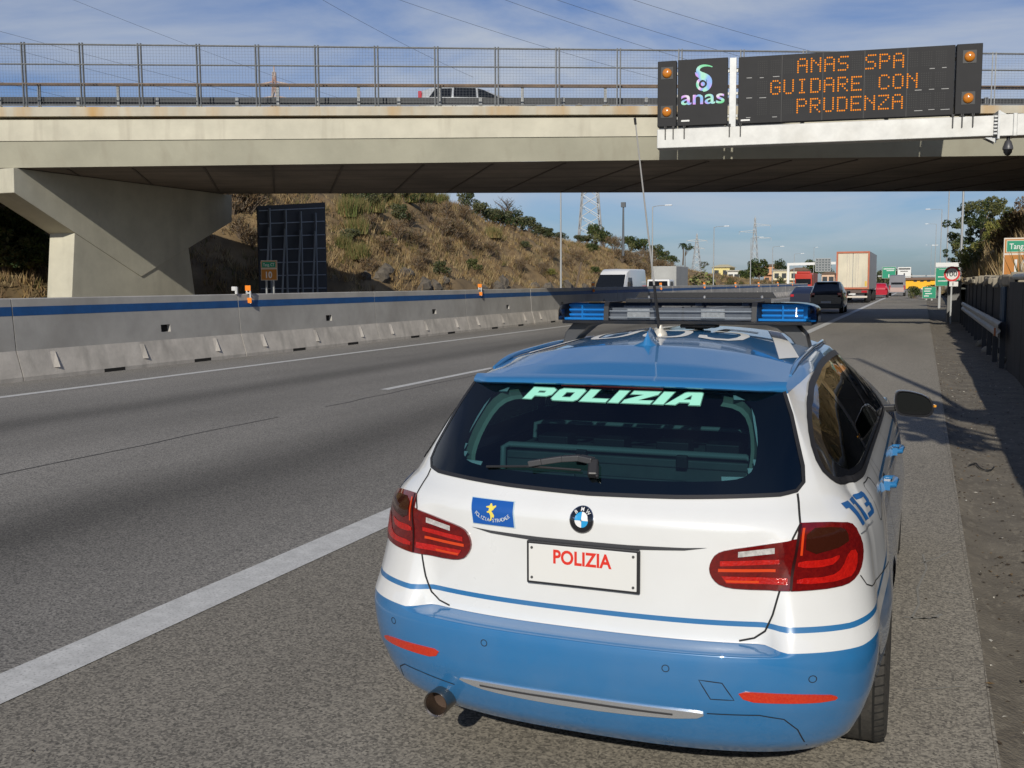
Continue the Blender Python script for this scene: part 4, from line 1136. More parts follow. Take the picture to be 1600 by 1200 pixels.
# --- roof furniture
for sg in (1, -1):
    P_ = []
    for i in range(21):
        y = .72 + 1.62 * i / 20
        p = on_roof(sg * (.572 - .02 * ss(1.7, 2.4, y)) + CXO, y, .010 * (1 - abs(2 * i / 20 - 1) ** 6) + .002); P_.append(p)
    mb = MB(); mb.tube(P_, [.005] + [.010] * 19 + [.005], 8); mb.build('roof_rail', BLUE, car, smooth=50)
mb = MB()
FN = [(.0, .0, .062), (.025, .055, .050), (.06, .068, .034), (.12, .050, .030), (.18, .018, .022), (.205, .0, .006)]
cs = []
for (dy_, h_, w_) in FN:
    y = .90 + dy_ - .02; b0 = on_roof(CXO, y).z
    cs.append([(CXO + s * w_ * (1 - f) ** 1.2 * (.45 if f > .01 and dy_ > .02 else 1), y + f * .02, b0 - .006 + f * (h_ + .006)) for s, f in ((-1, 0), (-1, .35), (-1, .75), (-1, 1), (1, 1), (1, .75), (1, .35), (1, 0))])
mb.grid(cs); mb.build('shark_fin', BLUE, car, smooth=60)
ab = on_roof(CXO - .026, 1.235)
mb = MB(); mb.lathe([(.032, 0), (.028, .014), (.012, .03), (.010, .045), (0, .046)], ab, 'Z', 16)
an = mb.build('aerial', mat('aerial_base', (.62, .58, .50), .4, metal=.3), car, smooth=40)
tip = Vector((-.118, 1.10, 2.392)); d_ = (tip - ab)
mb = MB(); mb.tube([ab + d_ * .03, ab + d_ * .24], [.0075, .0055], 8); mb.build('aerial_spring', BLACKP, an)
mb = MB(); mb.tube([ab + d_ * .24, ab + d_ * .97], [.0042, .0026], 6); mb.build('aerial_whip', mat('whip', (.55, .54, .52), .35, metal=.5), an)
mb = MB(); mb.tube([ab + d_ * .97, tip], [.0052, .0052], 6); mb.build('aerial_tip', BLACKP, an)
# roof number 085 and the white chevron bars
def roofpoly(name, loops, m, step=.06): return patch(name, loops, on_roof, .0025, m, roof, step=step)
WDEC = mat('decal_white', (.74, .73, .69), .45)
def ring8(cx, cy, wx, wy, th, n=26):
    return [[(cx + wx * math.copysign(abs(math.cos(t)) ** .7, math.cos(t)), cy + wy * math.copysign(abs(math.sin(t)) ** .7, math.sin(t))) for t in [2 * math.pi * i / n for i in range(n)]],
            [(cx + (wx - th) * math.copysign(abs(math.cos(t)) ** .7, math.cos(t)), cy + (wy - th * 1.1) * math.copysign(abs(math.sin(t)) ** .7, math.sin(t))) for t in [2 * math.pi * i / n for i in range(n)]]]
Yb, Yt = 1.16, 1.74; Ym = (Yb + Yt) / 2
roofpoly('roof_number', ring8(-.262, Ym, .100, .29, .034), WDEC)
roofpoly('roof_number', ring8(-.02, Ym - .145, .098, .150, .033) , WDEC)
roofpoly('roof_number', ring8(-.02, Ym + .140, .090, .140, .031), WDEC)
five = [(.185, Yt), (.37, Yt), (.37, Yt - .05), (.225, Yt - .05), (.222, Ym + .07), (.30, Ym + .085), (.36, Ym + .04), (.385, Ym - .06), (.375, Yb + .10), (.32, Yb + .02), (.24, Yb), (.165, Yb + .04), (.150, Yb + .13), (.19, Yb + .13), (.205, Yb + .075), (.25, Yb + .05), (.31, Yb + .07), (.335, Yb + .14), (.340, Ym - .06), (.32, Ym + .015), (.27, Ym + .035), (.20, Ym + .005), (.180, Ym + .0)]
roofpoly('roof_number', [[(.117 + (x - .150) * .83, y) for x, y in five]], WDEC)
bar_ = [(.505, .93), (.560, 1.10), (.37, 2.02), (.315, 2.02)]
for sg in (1, -1): roofpoly('roof_chevron', [[(sg * x + CXO, y) for x, y in bar_]], WDEC)

# --- lightbar
YL = 1.60; ZL0 = 1.538
HX = .575
lbm = MB()
def slab(mb, x0, x1, prof, n=2, capr=False):
    """prof (y, z) loop swept along x"""
    V = [[(x0 + (x1 - x0) * i / (n - 1), y, z) for y, z in prof + prof[:1]] for i in range(n)]
    mb.grid(V); m = len(prof)
    mb.add([(x0, y, z) for y, z in prof], [tuple(range(m))]); mb.add([(x1, y, z) for y, z in prof], [tuple(reversed(range(m)))])
PR = [(YL - .135, ZL0 + .018), (YL - .130, ZL0 + .004), (YL + .13, ZL0 + .004), (YL + .135, ZL0 + .018)]
lb = MB(); slab(lb, -HX + .02, HX - .02, PR); LB = lb.build('lightbar', BLACKP, car, bevel=.004)
PM = [(YL - .132, ZL0 + .019), (YL - .124, ZL0 + .080), (YL - .105, ZL0 + .100), (YL + .105, ZL0 + .100), (YL + .124, ZL0 + .080), (YL + .132, ZL0 + .019)]
mb = MB(); slab(mb, -.335, .305, PM); mb.build('centre_cover', CLEAR, LB)
mb = MB()
GREYL = mat('lightbar_grey', (.16, .17, .19), .35, noise=(20, .3))
mb.box((-.015, YL, ZL0 + .04), (.66, .20, .036)); mb.box((-.015, YL - .04, ZL0 + .068), (.66, .05, .014))
mb.build('centre_module', GREYL, LB)
for xx in (-.20, .135):
    mb = MB(); mb.box((xx, YL - .108, ZL0 + .050), (.105, .012, .044))
    mb.build('alley_lamp', mat('alley_lens', (.45, .46, .47), .2, noise=(90, .4), coat=1.0), LB, bevel=.003)
mb = MB(); mb.box((-.015, YL - .118, ZL0 + .062), (.66, .004, .004)); mb.box((-.015, YL - .124, ZL0 + .034), (.66, .004, .004)); mb.build('centre_rail', CHROME, LB)
for sg, x_in, x_out in ((1, .305, HX - .0), (-1, -.335, -HX - .02)):
    mb = MB(); slab(mb, x_in, x_in + sg * .022, [(y + (0.003 if y > YL else -.003), z + (.003 if z > ZL0 + .05 else 0)) for y, z in PM]); mb.build('end_collar', BLACKP, LB)
    BDOME = glass_mat('blue_dome', (.10, .46, .78), 1.0, .04)
    mb = MB(); rows2 = []
    xs_ = [x_in + sg * .022 + (x_out - x_in - sg * .022) * f for f in (0, .2, .4, .6, .75, .86, .94, .985, 1.0)]
    sc_ = [1, 1, 1, .99, .95, .88, .78, .66, .50]
    for xx, s_ in zip(xs_, sc_):
        prof = [(YL + (y - YL) * s_, ZL0 + .019 + (z - ZL0 - .019) * (s_ * .85 + .15 if s_ < 1 else 1)) for y, z in PM]
        rows2.append([(xx, y, z) for y, z in prof + prof[:1]])
    mb.grid(rows2); e = rows2[-1][:-1]; mb.add(e, [tuple(range(len(e)))])
    dm = mb.build('blue_dome', BDOME, LB, smooth=35)
    mb = MB(); xm = (x_in + x_out) / 2
    mb.box((xm - sg * .01, YL, ZL0 + .026), (.20, .20, .010))
    for q in (.036, .058, .080): mb.box((xm - sg * .012, YL - .05, ZL0 + q), (.175, .05, .008), rx=-.35)
    mb.box((xm - sg * .01, YL + .01, ZL0 + .056), (.19, .006, .06)); mb.box((xm - .008, YL - .03, ZL0 + .056), (.006, .12, .062))
    mb.build('reflector_module', mat('dome_mirror', (.74, .80, .86), .22, metal=.25), dm)
    mb = MB(); xf = sg * .52 + CXO - (.01 if sg < 0 else 0)
    c0 = on_roof(xf, YL)
    L = [(xf - sg * .13, YL, ZL0 + .004), (xf - sg * .05, YL, ZL0 - .004), (xf - sg * .005, YL, c0.z + .035), (xf + sg * .03, YL, c0.z - .01)]
    pl_ = [(xf - sg * .16, ZL0 + .006), (xf - sg * .02, ZL0 + .006), (xf + sg * .02, c0.z + .045), (xf + sg * .035, c0.z - .012), (xf - sg * .02, c0.z - .004), (xf - sg * .045, c0.z + .030), (xf - sg * .10, ZL0 - .012)]
    mb.prism(pl_, lambda a, b, d: (a, d, b), YL - .07, YL + .07)
    mb.build('mounting_foot', mat('foot_plastic', (.05, .052, .056), .5), LB, bevel=.006)
mb = MB(); mb.box((.06, YL - .02, ZL0 - .006), (.16, .10, .014)); mb.box((.045, YL + .02, ZL0 - .014), (.10, .10, .012)); mb.build('cable_plug', BLACKP, LB, bevel=.004)
# folded message board behind the lightbar
mb = MB()
ztp = ZL0 + .112; yb_ = YL + .18
mb.prism([(-.34, yb_), (.345, yb_), (.315, yb_ + .22), (-.30, yb_ + .22)], lambda a, b, d: (a, b, d + (b - yb_) * .02), ztp - .02, ztp)
mb.prism([(-.34, ztp), (.345, ztp), (.325, ztp + .028), (-.32, ztp + .028)], lambda a, b, d: (a, d, b), yb_ + .18, yb_ + .20)
fb = mb.build('folding_board', BLACKP, car)
for xx in (-.25, .02, .29):
    mb = MB(); mb.lathe([(0, .012), (.006, .010), (.007, 0)], (xx, yb_ + .10, ztp + .002), 'Z', 8); mb.bar((xx * .8, yb_ + .1, ztp - .02), (xx * .8, YL + .08, ZL0 + .01), .03)
    mb.build('board_bolt', mat('bolt', (.5, .5, .5), .3, metal=.8), fb)

# --- door mirror
for sg in (1, -1):
    mc = Vector((sg * .965, 2.88, 1.070)); mb = MB()
    out = [(-.098, -.030), (-.105, .02), (-.098, .058), (-.080, .070), (-.02, .066), (.05, .048), (.09, .015), (.098, -.035), (.085, -.066), (.05, -.075), (-.06, -.070), (-.088, -.058)]
    if sg == -1: out = [(-a, b) for a, b in out]
    out = smooth_loop(out, 1)
    rings = []
    for dy_, s_ in ((0, .98), (.006, 1.0), (.03, 1.02), (.07, .93), (.10, .74), (.118, .42), (.122, .1)):
        rings.append([(mc.x + a * s_, mc.y + dy_ + .10 * a * sg * .5, mc.z + b * s_) for a, b in out + out[:1]])
    mb.grid(rings); mm = mb.build('door_mirror', BLACKG if False else mat('mirror_shell', (.05, .055, .06), .18, coat=1.0), car, smooth=50)
    mb = MB(); ins = [(mc.x + a * .86, mc.y + .004 + .10 * a * sg * .43, mc.z + b * .84) for a, b in out]; n_ = len(ins)
    mb.add(ins, [tuple(range(n_))]); mb.build('mirror_glass', mat('mirror_glass', (.07, .075, .085), .03, metal=1.0), mm)  # mirror tint darkened to stand for a dark reflection
    mb = MB(); mb.grid([[(mc.x + a * s_, mc.y + dy_ + .05 * a * sg * s_, mc.z + b * s_) for a, b in out + out[:1]] for s_, dy_ in ((.985, -.001), (.93, -.004), (.86, .005))]); mb.build('mirror_bezel', BLACKP, mm, smooth=60)
    mb = MB(); mb.bar((sg * .80, 2.90, 1.035), (mc.x - sg * .07, 2.93, 1.040), .05, .035); mb.build('mirror_arm', BLACKP, mm, bevel=.008)
    mb = MB(); mb.bar((mc.x + sg * .085, mc.y + .07, mc.z - .012), (mc.x + sg * .104, mc.y + .03, mc.z - .014), .012); mb.build('mirror_indicator', mat('indicator_amber', (.75, .32, .03), .2, coat=1), mm)

# --- wheels
def wheel(x, y, sg):
    mb = MB()
    mb.lathe([(.215, -.095), (.25, -.107), (.29, -.1125), (.311, -.102), (.318, -.085), (.3195, 0), (.318, .085), (.311, .102), (.29, .1125), (.25, .107), (.215, .095)], (x, y, .318), 'X', 64)
    wo = mb.build('wheel', RUBBER, car, smooth=40)
    mb = MB()
    for k_ in (-.07, -.025, .025, .07): mb.lathe([(.3200, k_ - .004), (.3203, k_ + .004)], (x, y, .318), 'X', 64)
    for i in range(56):
        t = 2 * math.pi * i / 56
        for s_ in (-1, 1):
            mb.bar((x + s_ * .106, y + .3115 * math.cos(t), .318 + .3115 * math.sin(t)), (x + s_ * .072, y + .3195 * math.cos(t + .03), .318 + .3195 * math.sin(t + .03)), .007, .004)
    mb.build('tread', mat('tread_groove', (.006, .006, .006), .9), wo)
    mb = MB(); f = sg
    mb.lathe([(.222, f * .10), (.205, f * .085), (.20, f * .02), (.20, -f * .09)], (x, y, .318), 'X', 48)
    for i in range(5):
        t = 2 * math.pi * i / 5 + .3
        for e_ in (-.12, .12):
            mb.bar((x + f * .075, y + .05 * math.cos(t), .318 + .05 * math.sin(t)), (x + f * .088, y + .208 * math.cos(t + e_), .318 + .208 * math.sin(t + e_)), .03, .022)
    mb.lathe([(0, f * .085), (.055, f * .082), (.06, f * .06)], (x, y, .318), 'X', 24)
    mb.lathe([(.16, f * .0), (.05, f * .0)], (x, y, .318), 'X', 24)
    mb.build('rim', ALLOY, wo, smooth=35)
    mb = MB(); xa, xb_ = x - sg * .24, x + sg * .03
    mb.grid([[(xx, y + .37 * math.cos(R(a)), .318 + .37 * math.sin(R(a))) for a in range(-8, 189, 7)] for xx in (xa, xb_)])
    mb.add([(xa, y + .37 * math.cos(R(a)), .318 + .37 * math.sin(R(a))) for a in range(-8, 189, 7)], [tuple(range(29))])
    mb.build('wheel_well', BLACKP, car)
for sg in (1, -1):
    wheel(sg * .788 + (.012 if sg > 0 else -.02), AXL[0][0] - .03, sg); wheel(sg * .79, AXL[1][0], sg)

# --- cabin
DKG = mat('cabin_dark', (.035, .040, .040), .8, noise=(9, .5))
DKT = mat('cabin_trim', (.11, .12, .115), .6, noise=(7, .4))
mb = MB()
mb.box((0, 1.9, .62), (1.50, 2.9, .04)); mb.box((0, 2.95, .95), (1.3, .5, .2))
for sg in (1, -1): mb.box((sg * .735, 1.9, .82), (.05, 2.9, .38))
cab = mb.build('cabin', DKG, car)
mb = MB(); mb.grid([[on_roof(x, y, -.03) for x in np.linspace(-.5, .5, 7)] for y in np.linspace(.62, 2.4, 8)]); mb.build('headliner', mat('headliner', (.16, .16, .15), .9), cab)
for sx_ in (-.36, .36):
    mb = MB(); mb.box((sx_, 2.1, .88), (.46, .14, .56), rx=-.22); mb.box((sx_, 2.2, 1.24), (.25, .09, .16), rx=-.15); mb.build('front_seat', mat('seat_cloth', (.03, .03, .033), .9), cab, bevel=.03)
mb = MB(); mb.box((0, 1.28, .90), (1.28, .14, .50), rx=-.28)
for sx_ in (-.42, 0, .42): mb.box((sx_, 1.36, 1.20), (.22, .07, .13), rx=-.2)
mb.build('rear_seat', mat('seat_cloth', (.03, .03, .033), .9), cab, bevel=.025)
# equipment rack in the load bay
mb = MB()
mb.box((0, .80, .95), (.94, .55, .30)); mb.box((0, .535, 1.088), (.90, .035, .03)); mb.box((0, .535, 1.04), (.86, .01, .05))
rk = mb.build('equipment_rack', DKT, car, bevel=.008)
mb = MB()
mb.tube([(-.46, .50, 1.02), (-.46, .51, 1.115), (-.44, .52, 1.125), (.44, .52, 1.125), (.46, .51, 1.115), (.46, .50, 1.02)], .012, 8)
mb.tube([(-.42, .74, 1.12), (-.42, .75, 1.175), (-.38, .75, 1.185), (.38, .75, 1.185), (.42, .75, 1.175), (.42, .74, 1.12)], .009, 8)
mb.tube([(.46, .50, 1.02), (.52, .44, 1.015)], .012, 6); mb.tube([(-.46, .50, 1.02), (-.54, .44, 1.015)], .012, 6)
mb.build('rack_rail', mat('rack_grey', (.22, .25, .24), .45), rk, smooth=50)
mb = MB()
for sx_ in (-.30, -.08, .16, .34): mb.box((sx_, .66, 1.125), (.12, .10, .05)); 
for sx_ in (-.15, .22): mb.box((sx_, .505, 1.10), (.04, .03, .045))
mb.build('rack_latch', mat('cabin_black', (.012, .012, .012), .5), rk, bevel=.004)
mb = MB(); mb.box((.30, .42, 1.003), (.05, .004, .014)); mb.build('rack_label', mat('label_pale', (.5, .5, .5), .6), rk)
mb = MB()
for sx_ in (-.36, .05): mb.box((sx_, .49, .985), (.38, .02, .10))
mb.build('rack_drawer', mat('drawer', (.06, .068, .066), .5), rk, bevel=.006)
# ================================================================== props
def at(px, py, Y):
    """the point at distance Y along the road that a photo pixel looks at"""
    d = _F + _rt * ((px - 800) / 1600) + _up * ((600 - py) / 1600)
    return CAMPOS + d * ((Y - CAMPOS.y) / d.y)
WHITEP = mat('sign_white', (.66, .66, .64), .5)
GREENS = mat('sign_green', (.0, .24, .13), .5)
BROWNS = mat('sign_brown', (.42, .155, .015), .5)
PALEE = mat('sign_edge', (.60, .54, .46), .5)
POSTG = mat('post_grey', (.36, .37, .37), .5, metal=.3)

# ---- variable message sign on its cantilever beam
VA = R(7.7); VO = Vector((-7.108, 29.916, 0)); VE = Vector((math.cos(VA), math.sin(VA), 0)); VNf = Vector((math.sin(VA), -math.cos(VA), 0))
def vp(s, z, o=0.0): return VO + VE * s + VNf * o + Vector((0, 0, z))
vms = empty('message_sign', VO + VE * 13.2, VA, 'dark electronic message sign with amber dot letters on a grey cantilever beam', 'message sign')
vinv = (Matrix.Translation(vms.location) @ Matrix.Rotation(VA, 4, 'Z')).inverted()
def vpart(mb, name, m, par=None, **k):
    mb.v = [tuple(vinv @ Vector(p)) for p in mb.v]; return mb.build(name, m, par or vms, **k)
def vbox(mb, s0, s1, z0, z1, o0, o1):
    P = [vp(s, z, o) for s in (s0, s1) for o in (o0, o1) for z in (z0, z1)]
    return mb.add(P, [(0, 1, 3, 2), (4, 6, 7, 5), (0, 4, 5, 1), (2, 3, 7, 6), (0, 2, 6, 4), (1, 5, 7, 3)])
SIGND = mat('sign_dark', (.026, .026, .028), .6, spec=.2, noise=(1.4, .2))
SIGNE = mat('sign_black', (.012, .012, .013), .5)
GZINC = mat('zinc_beam', (.56, .56, .54), .5, metal=.25, noise=(2.2, .22), bump=(5, .1), streak=((1.2, 3, 1.2), (.40, .39, .36), .5, .52))
ZI = mat('zinc', (.45, .46, .46), .45, metal=.4, noise=(3, .25))
def vdisc(mb, s, z, r, o, n=16): return mb.add([vp(s + r * math.cos(2 * math.pi * i / n), z + r * math.sin(2 * math.pi * i / n), o) for i in range(n)], [tuple(range(n))])
AMB = mat('amber_lens', (.42, .14, .012), .15, coat=1.0, emis=(1.0, .36, .03), estr=.12)
def lamp_panel(s0, s1):
    mb = MB(); vbox(mb, s0, s1, 6.71, 8.76, -.28, 0); p = vpart(mb, 'lamp_panel', SIGND, bevel=.015)
    for z in (8.38, 7.17):
        sc_ = (s0 + s1) / 2
        mb = MB(); vbox(mb, sc_ - .19, sc_ + .19, z - .19, z + .19, 0, .012); b = vpart(mb, 'lamp_mount', SIGNE, p)
        mb = MB(); n = 24
        ring = [[vp(sc_ + r * math.cos(2 * math.pi * i / n), z + r * math.sin(2 * math.pi * i / n), o) for i in range(n + 1)] for r, o in ((.150, .012), (.146, .05), (.12, .085), (.075, .105), (.0, .112))]
        mb.grid(ring); vpart(mb, 'amber_lamp', AMB, b, smooth=50)
lamp_panel(.0, .60); lamp_panel(8.90, 9.62)
mb = MB(); vbox(mb, .64, 2.20, 6.71, 8.77, -.28, .004); lp = vpart(mb, 'logo_panel', SIGND, bevel=.015)
mb = MB(); vbox(mb, .76, 1.02, 6.84, 6.89, .004, .008); vpart(mb, 'maker_plate', WHITEP, lp)
# the sign's emblem: a ribbon like an S ending in a ring, and the word below it, all in shifting pastel film
IRI = bpy.data.materials.new('iridescent_film'); IRI.use_nodes = True
t_ = IRI.node_tree; b_ = t_.nodes['Principled BSDF']; b_.inputs['Roughness'].default_value = .3
tcx = t_.nodes.new('ShaderNodeTexCoord'); nz = t_.nodes.new('ShaderNodeTexNoise'); nz.inputs['Scale'].default_value = 1.6; nz.inputs['Detail'].default_value = 1
cr_ = t_.nodes.new('ShaderNodeValToRGB'); t_.links.new(tcx.outputs['Object'], nz.inputs['Vector']); t_.links.new(nz.outputs['Fac'], cr_.inputs['Fac'])
els = cr_.color_ramp.elements; pal = [(.36, (.10, .50, .22)), (.43, (.30, .60, .48)), (.49, (.16, .34, .66)), (.55, (.50, .22, .66)), (.61, (.60, .55, .62)), (.70, (.12, .52, .34))]
while len(els) < len(pal): els.new(.5)
for e_, (p_, c_) in zip(els, pal): e_.position = p_; e_.color = c_ + (1,)
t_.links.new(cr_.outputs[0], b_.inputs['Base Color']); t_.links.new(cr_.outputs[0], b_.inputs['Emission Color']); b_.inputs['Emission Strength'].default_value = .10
def vband(mb, pts, wds, o):
    n = len(pts); A_ = []; B_ = []
    for i, (p, w_) in enumerate(zip(pts, wds)):
        q0, q1 = pts[max(0, i - 1)], pts[min(n - 1, i + 1)]; d = (q1[0] - q0[0], q1[1] - q0[1]); l = math.hypot(*d) or 1
        nx, nz_ = -d[1] / l * w_ / 2, d[0] / l * w_ / 2; A_.append(vp(p[0] + nx, p[1] + nz_, o)); B_.append(vp(p[0] - nx, p[1] - nz_, o))
    mb.add(A_ + B_, [(i, i + 1, n + i + 1, n + i) for i in range(n - 1)])
def bez(P, n=14):
    out = []
    for k in range(0, len(P) - 1, 3):
        a, b, c, d = P[k:k + 4]
        for i in range(n + (k + 3 >= len(P) - 1)):
            t = i / n; u = 1 - t; out.append(tuple(u ** 3 * a[q] + 3 * u * u * t * b[q] + 3 * u * t * t * c[q] + t ** 3 * d[q] for q in (0, 1)))
    return out
mb = MB()
S1 = bez([(1.72, 8.50), (1.5, 8.60), (1.28, 8.55), (1.27, 8.42), (1.27, 8.26), (1.62, 8.28), (1.64, 8.06), (1.66, 7.86), (1.50, 7.80), (1.44, 7.80)])
vband(mb, S1, [.02 + .13 * math.sin(math.pi * min(1, (i + 1) / len(S1) * .75)) for i in range(len(S1))], .010)
S2 = bez([(1.20, 8.36), (1.20, 8.22), (1.50, 8.18), (1.53, 8.06)]); vband(mb, S2, [.03 + .07 * math.sin(math.pi * i / (len(S2) - 1)) for i in range(len(S2))], .0105)
cx_, cz_ = 1.43, 7.985
vband(mb, [(cx_ + .17 * math.cos(R(a)), cz_ + .17 * math.sin(R(a))) for a in range(60, 391, 10)], [.085] * 34, .0115)
vdisc(mb, cx_, cz_, .065, .012)
vpart(mb, 'emblem', IRI, lp, fix=False)
mb = MB(); text_on(mb, 'anas', vp(1.43, 7.37, .012), VE, (0, 0, 1), .46, width=1.36, offset=.012, align='C'); vpart(mb, 'emblem_word', IRI, lp, fix=False)
# message panel: five modules, character cells, amber dots
mb = MB(); vbox(mb, 2.53, 8.86, 6.70, 8.75, -.28, 0); tp_ = vpart(mb, 'message_panel', SIGND, bevel=.012)
mb = MB()
for s_ in (3.85, 5.07, 6.29, 7.52): vbox(mb, s_ - .008, s_ + .008, 6.70, 8.75, 0, .003)
vpart(mb, 'module_joint', SIGNE, tp_)
mb = MB(); vbox(mb, 2.62, 2.90, 6.78, 6.83, .0, .004); vpart(mb, 'maker_plate', WHITEP, tp_)
FONT5 = {'A': '0E11111F111111', 'N': '11191513111111', 'S': '0F10100E01011E', 'P': '1E11111E101010', 'G': '0E11101711110E', 'U': '1111111111110E', 'I': '0E04040404040E', 'D': '1E11111111111E', 'R': '1E11111E141211', 'E': '1F10101E10101F', 'C': '0E11101010110E', 'O': '0E11111111110E', 'Z': '1F01020408101F', ' ': '00000000000000'}
rows_txt = [('   ANAS SPA   ', 8.385), (' GUIDARE CON  ', 7.765), ('   PRUDENZA   ', 7.165)]
pitch = .4005; dot = .0655
dim = MB()
LEDM = mat('amber_led', (.08, .025, .002), .6, spec=.1, emis=(1.0, .29, .008), estr=1.0)
for txt, zc in rows_txt:
    for i, ch in enumerate(txt):
        sc0 = 4.33 - 3 * pitch + i * pitch
        bits = FONT5[ch]; lit = MB()
        for r_ in range(7):
            v = int(bits[2 * r_:2 * r_ + 2], 16)
            for c_ in range(5):
                s_ = sc0 + c_ * dot; z_ = zc + (3 - r_) * dot
                if (v >> (4 - c_)) & 1: vdisc(lit, s_, z_, .025, .006, 8)
                elif ch == ' ': vdisc(dim, s_, z_, .017, .004, 6)
        if ch != ' ': vpart(lit, 'amber_letter', LEDM, tp_, fix=False)
tag(vpart(dim, 'unlit_dots', mat('unlit_led', (.045, .045, .045), .6, spec=.2), tp_, fix=False), kind='stuff')
mb = MB()
for txt, zc in rows_txt:
    for s_ in (2.78, 3.18, 3.58, 7.75, 8.15, 8.5):
        if rng.random() < .85:
            z_ = zc - .30 + rng.uniform(-.01, .01); vbox(mb, s_, s_ + rng.uniform(.12, .26), z_, z_ + .018, .0, .003)
vpart(mb, 'glint_row', mat('lens_glint', (.33, .33, .32), .3), tp_)
# posts behind and between the panels, beam, brackets
mb = MB(); vbox(mb, 2.26, 2.46, 6.62, 8.74, -.15, .02); vpart(mb, 'upright', ZI)
mb = MB(); 
for z_ in (7.0, 7.7, 8.4): vbox(mb, .1, 9.5, z_ - .04, z_ + .04, -.38, -.28)
for s_ in (.9, 4.5, 7.0, 9.2): vbox(mb, s_ - .06, s_ + .06, 6.5, 8.6, -.45, -.38)
vpart(mb, 'back_frame', ZI)
mb = MB(); vbox(mb, .0, 10.08, 6.02, 6.62, -.46, .08); vpart(mb, 'beam', GZINC, bevel=.02)
mb = MB(); vbox(mb, 10.12, 14.0, 6.0, 6.64, -.5, .12); vbox(mb, 10.5, 10.62, 5.99, 6.66, -.52, .15); vbox(mb, 13.0, 13.5, -.3, 7.0, -.45, .1); bs = vpart(mb, 'mast', GZINC, bevel=.02)
mb = MB(); vbox(mb, 10.07, 10.13, 5.92, 6.74, -.6, .22)
for z_ in np.linspace(6.08, 6.58, 6): vbox(mb, 9.98, 10.07, z_ - .025, z_ + .025, .12, .17)
for o_ in (.0, -.35):
    mb.add([vp(9.75, 6.0, o_), vp(10.08, 6.0, o_), vp(10.08, 5.82, o_)], [(0, 1, 2)]); mb.add([vp(10.4, 6.62, o_), vp(10.13, 6.62, o_), vp(10.13, 6.78, o_)], [(0, 1, 2)])
vpart(mb, 'flange', ZI, bs)
for s_ in (.25, .50, .85, 2.26, 2.60, 8.82, 9.08, 9.38):
    mb = MB(); vbox(mb, s_, s_ + .035, 6.30, 6.70, .08, .12); vbox(mb, s_ - .02, s_ + .055, 6.63, 6.70, -.2, .12); vpart(mb, 'panel_bracket', SIGNE)
cct = empty('cctv_camera', vp(10.42, 6.0, -.05), VA, 'dark dome camera hanging under the message sign beam', 'camera')
mb = MB(); mb.tube([(0, 0, 0), (0, 0, -.14)], .05, 10); mb.build('stem', SIGNE, cct)
mb = MB(); mb.lathe([(.05, -.10), (.09, -.14), (.15, -.32), (.15, -.38)], (0, 0, 0), 'Z', 16); mb.build('shroud', mat('cctv_grey', (.06, .06, .065), .4), cct, smooth=40)
mb = MB(); mb.lathe([(.13, -.38), (.12, -.46), (.07, -.54), (0, -.57)], (0, 0, 0), 'Z', 16); mb.build('dome', BLACKG, cct, smooth=60)

# ---- kilometre signs
def km_sign(loc, w_, h_, label, rz=0.0, side_post=True, word='Tang. CT'):
    r_ = empty('kilometre_sign', loc, rz, label, 'road sign'); z0 = 1.0
    mb = MB(); mb.box((0, 0, h_ / 2), (w_, .03, h_)); bd = mb.build('panel', PALEE, r_, bevel=.008)
    mb = MB(); mb.box((0, -.017, h_ * .29), (w_ * .94, .006, h_ * .53)); mb.build('brown_field', BROWNS, bd)
    mb = MB(); mb.box((0, -.0165, h_ * .785), (w_ * .94, .006, h_ * .36)); mb.build('brown_band', BROWNS, bd)
    mb = MB(); mb.box((0, -.0175, h_ * .78), (w_ * .86, .008, h_ * .31)); mb.build('pale_line', PALEE, bd)
    mb = MB(); mb.box((0, -.0185, h_ * .78), (w_ * .83, .008, h_ * .28)); mb.build('green_field', GREENS, bd)
    mb = MB(); text_on(mb, word, (0, -.0245, h_ * .71), (1, 0, 0), (0, 0, 1), h_ * .15, width=w_ * .70, offset=.01, align='C'); mb.build('road_name', WHITEP, bd, fix=False)
    mb = MB(); text_on(mb, '10', (0, -.0225, h_ * .12), (1, 0, 0), (0, 0, 1), h_ * .33, offset=.02, align='C'); mb.build('distance', WHITEP, bd, fix=False)
    for s_ in (-.22, .22):
        mb = MB(); mb.bar((s_ * w_, .05, h_ * .9), (s_ * w_, .05, -loc[2] if loc[2] > 1 else -1.5), .06); mb.build('post', POSTG, r_)
    return r_
km_sign(tuple(at(421, 438, 35.4)), .86, .88, 'small brown and green kilometre 10 sign in front of the dark billboard back')
k2 = at(1567, 433, 27.5)
km_sign((k2.x + .45, 27.5, k2.z + .02), .92, 1.02, 'brown and green kilometre 10 sign on top of the right hand wall', 0)

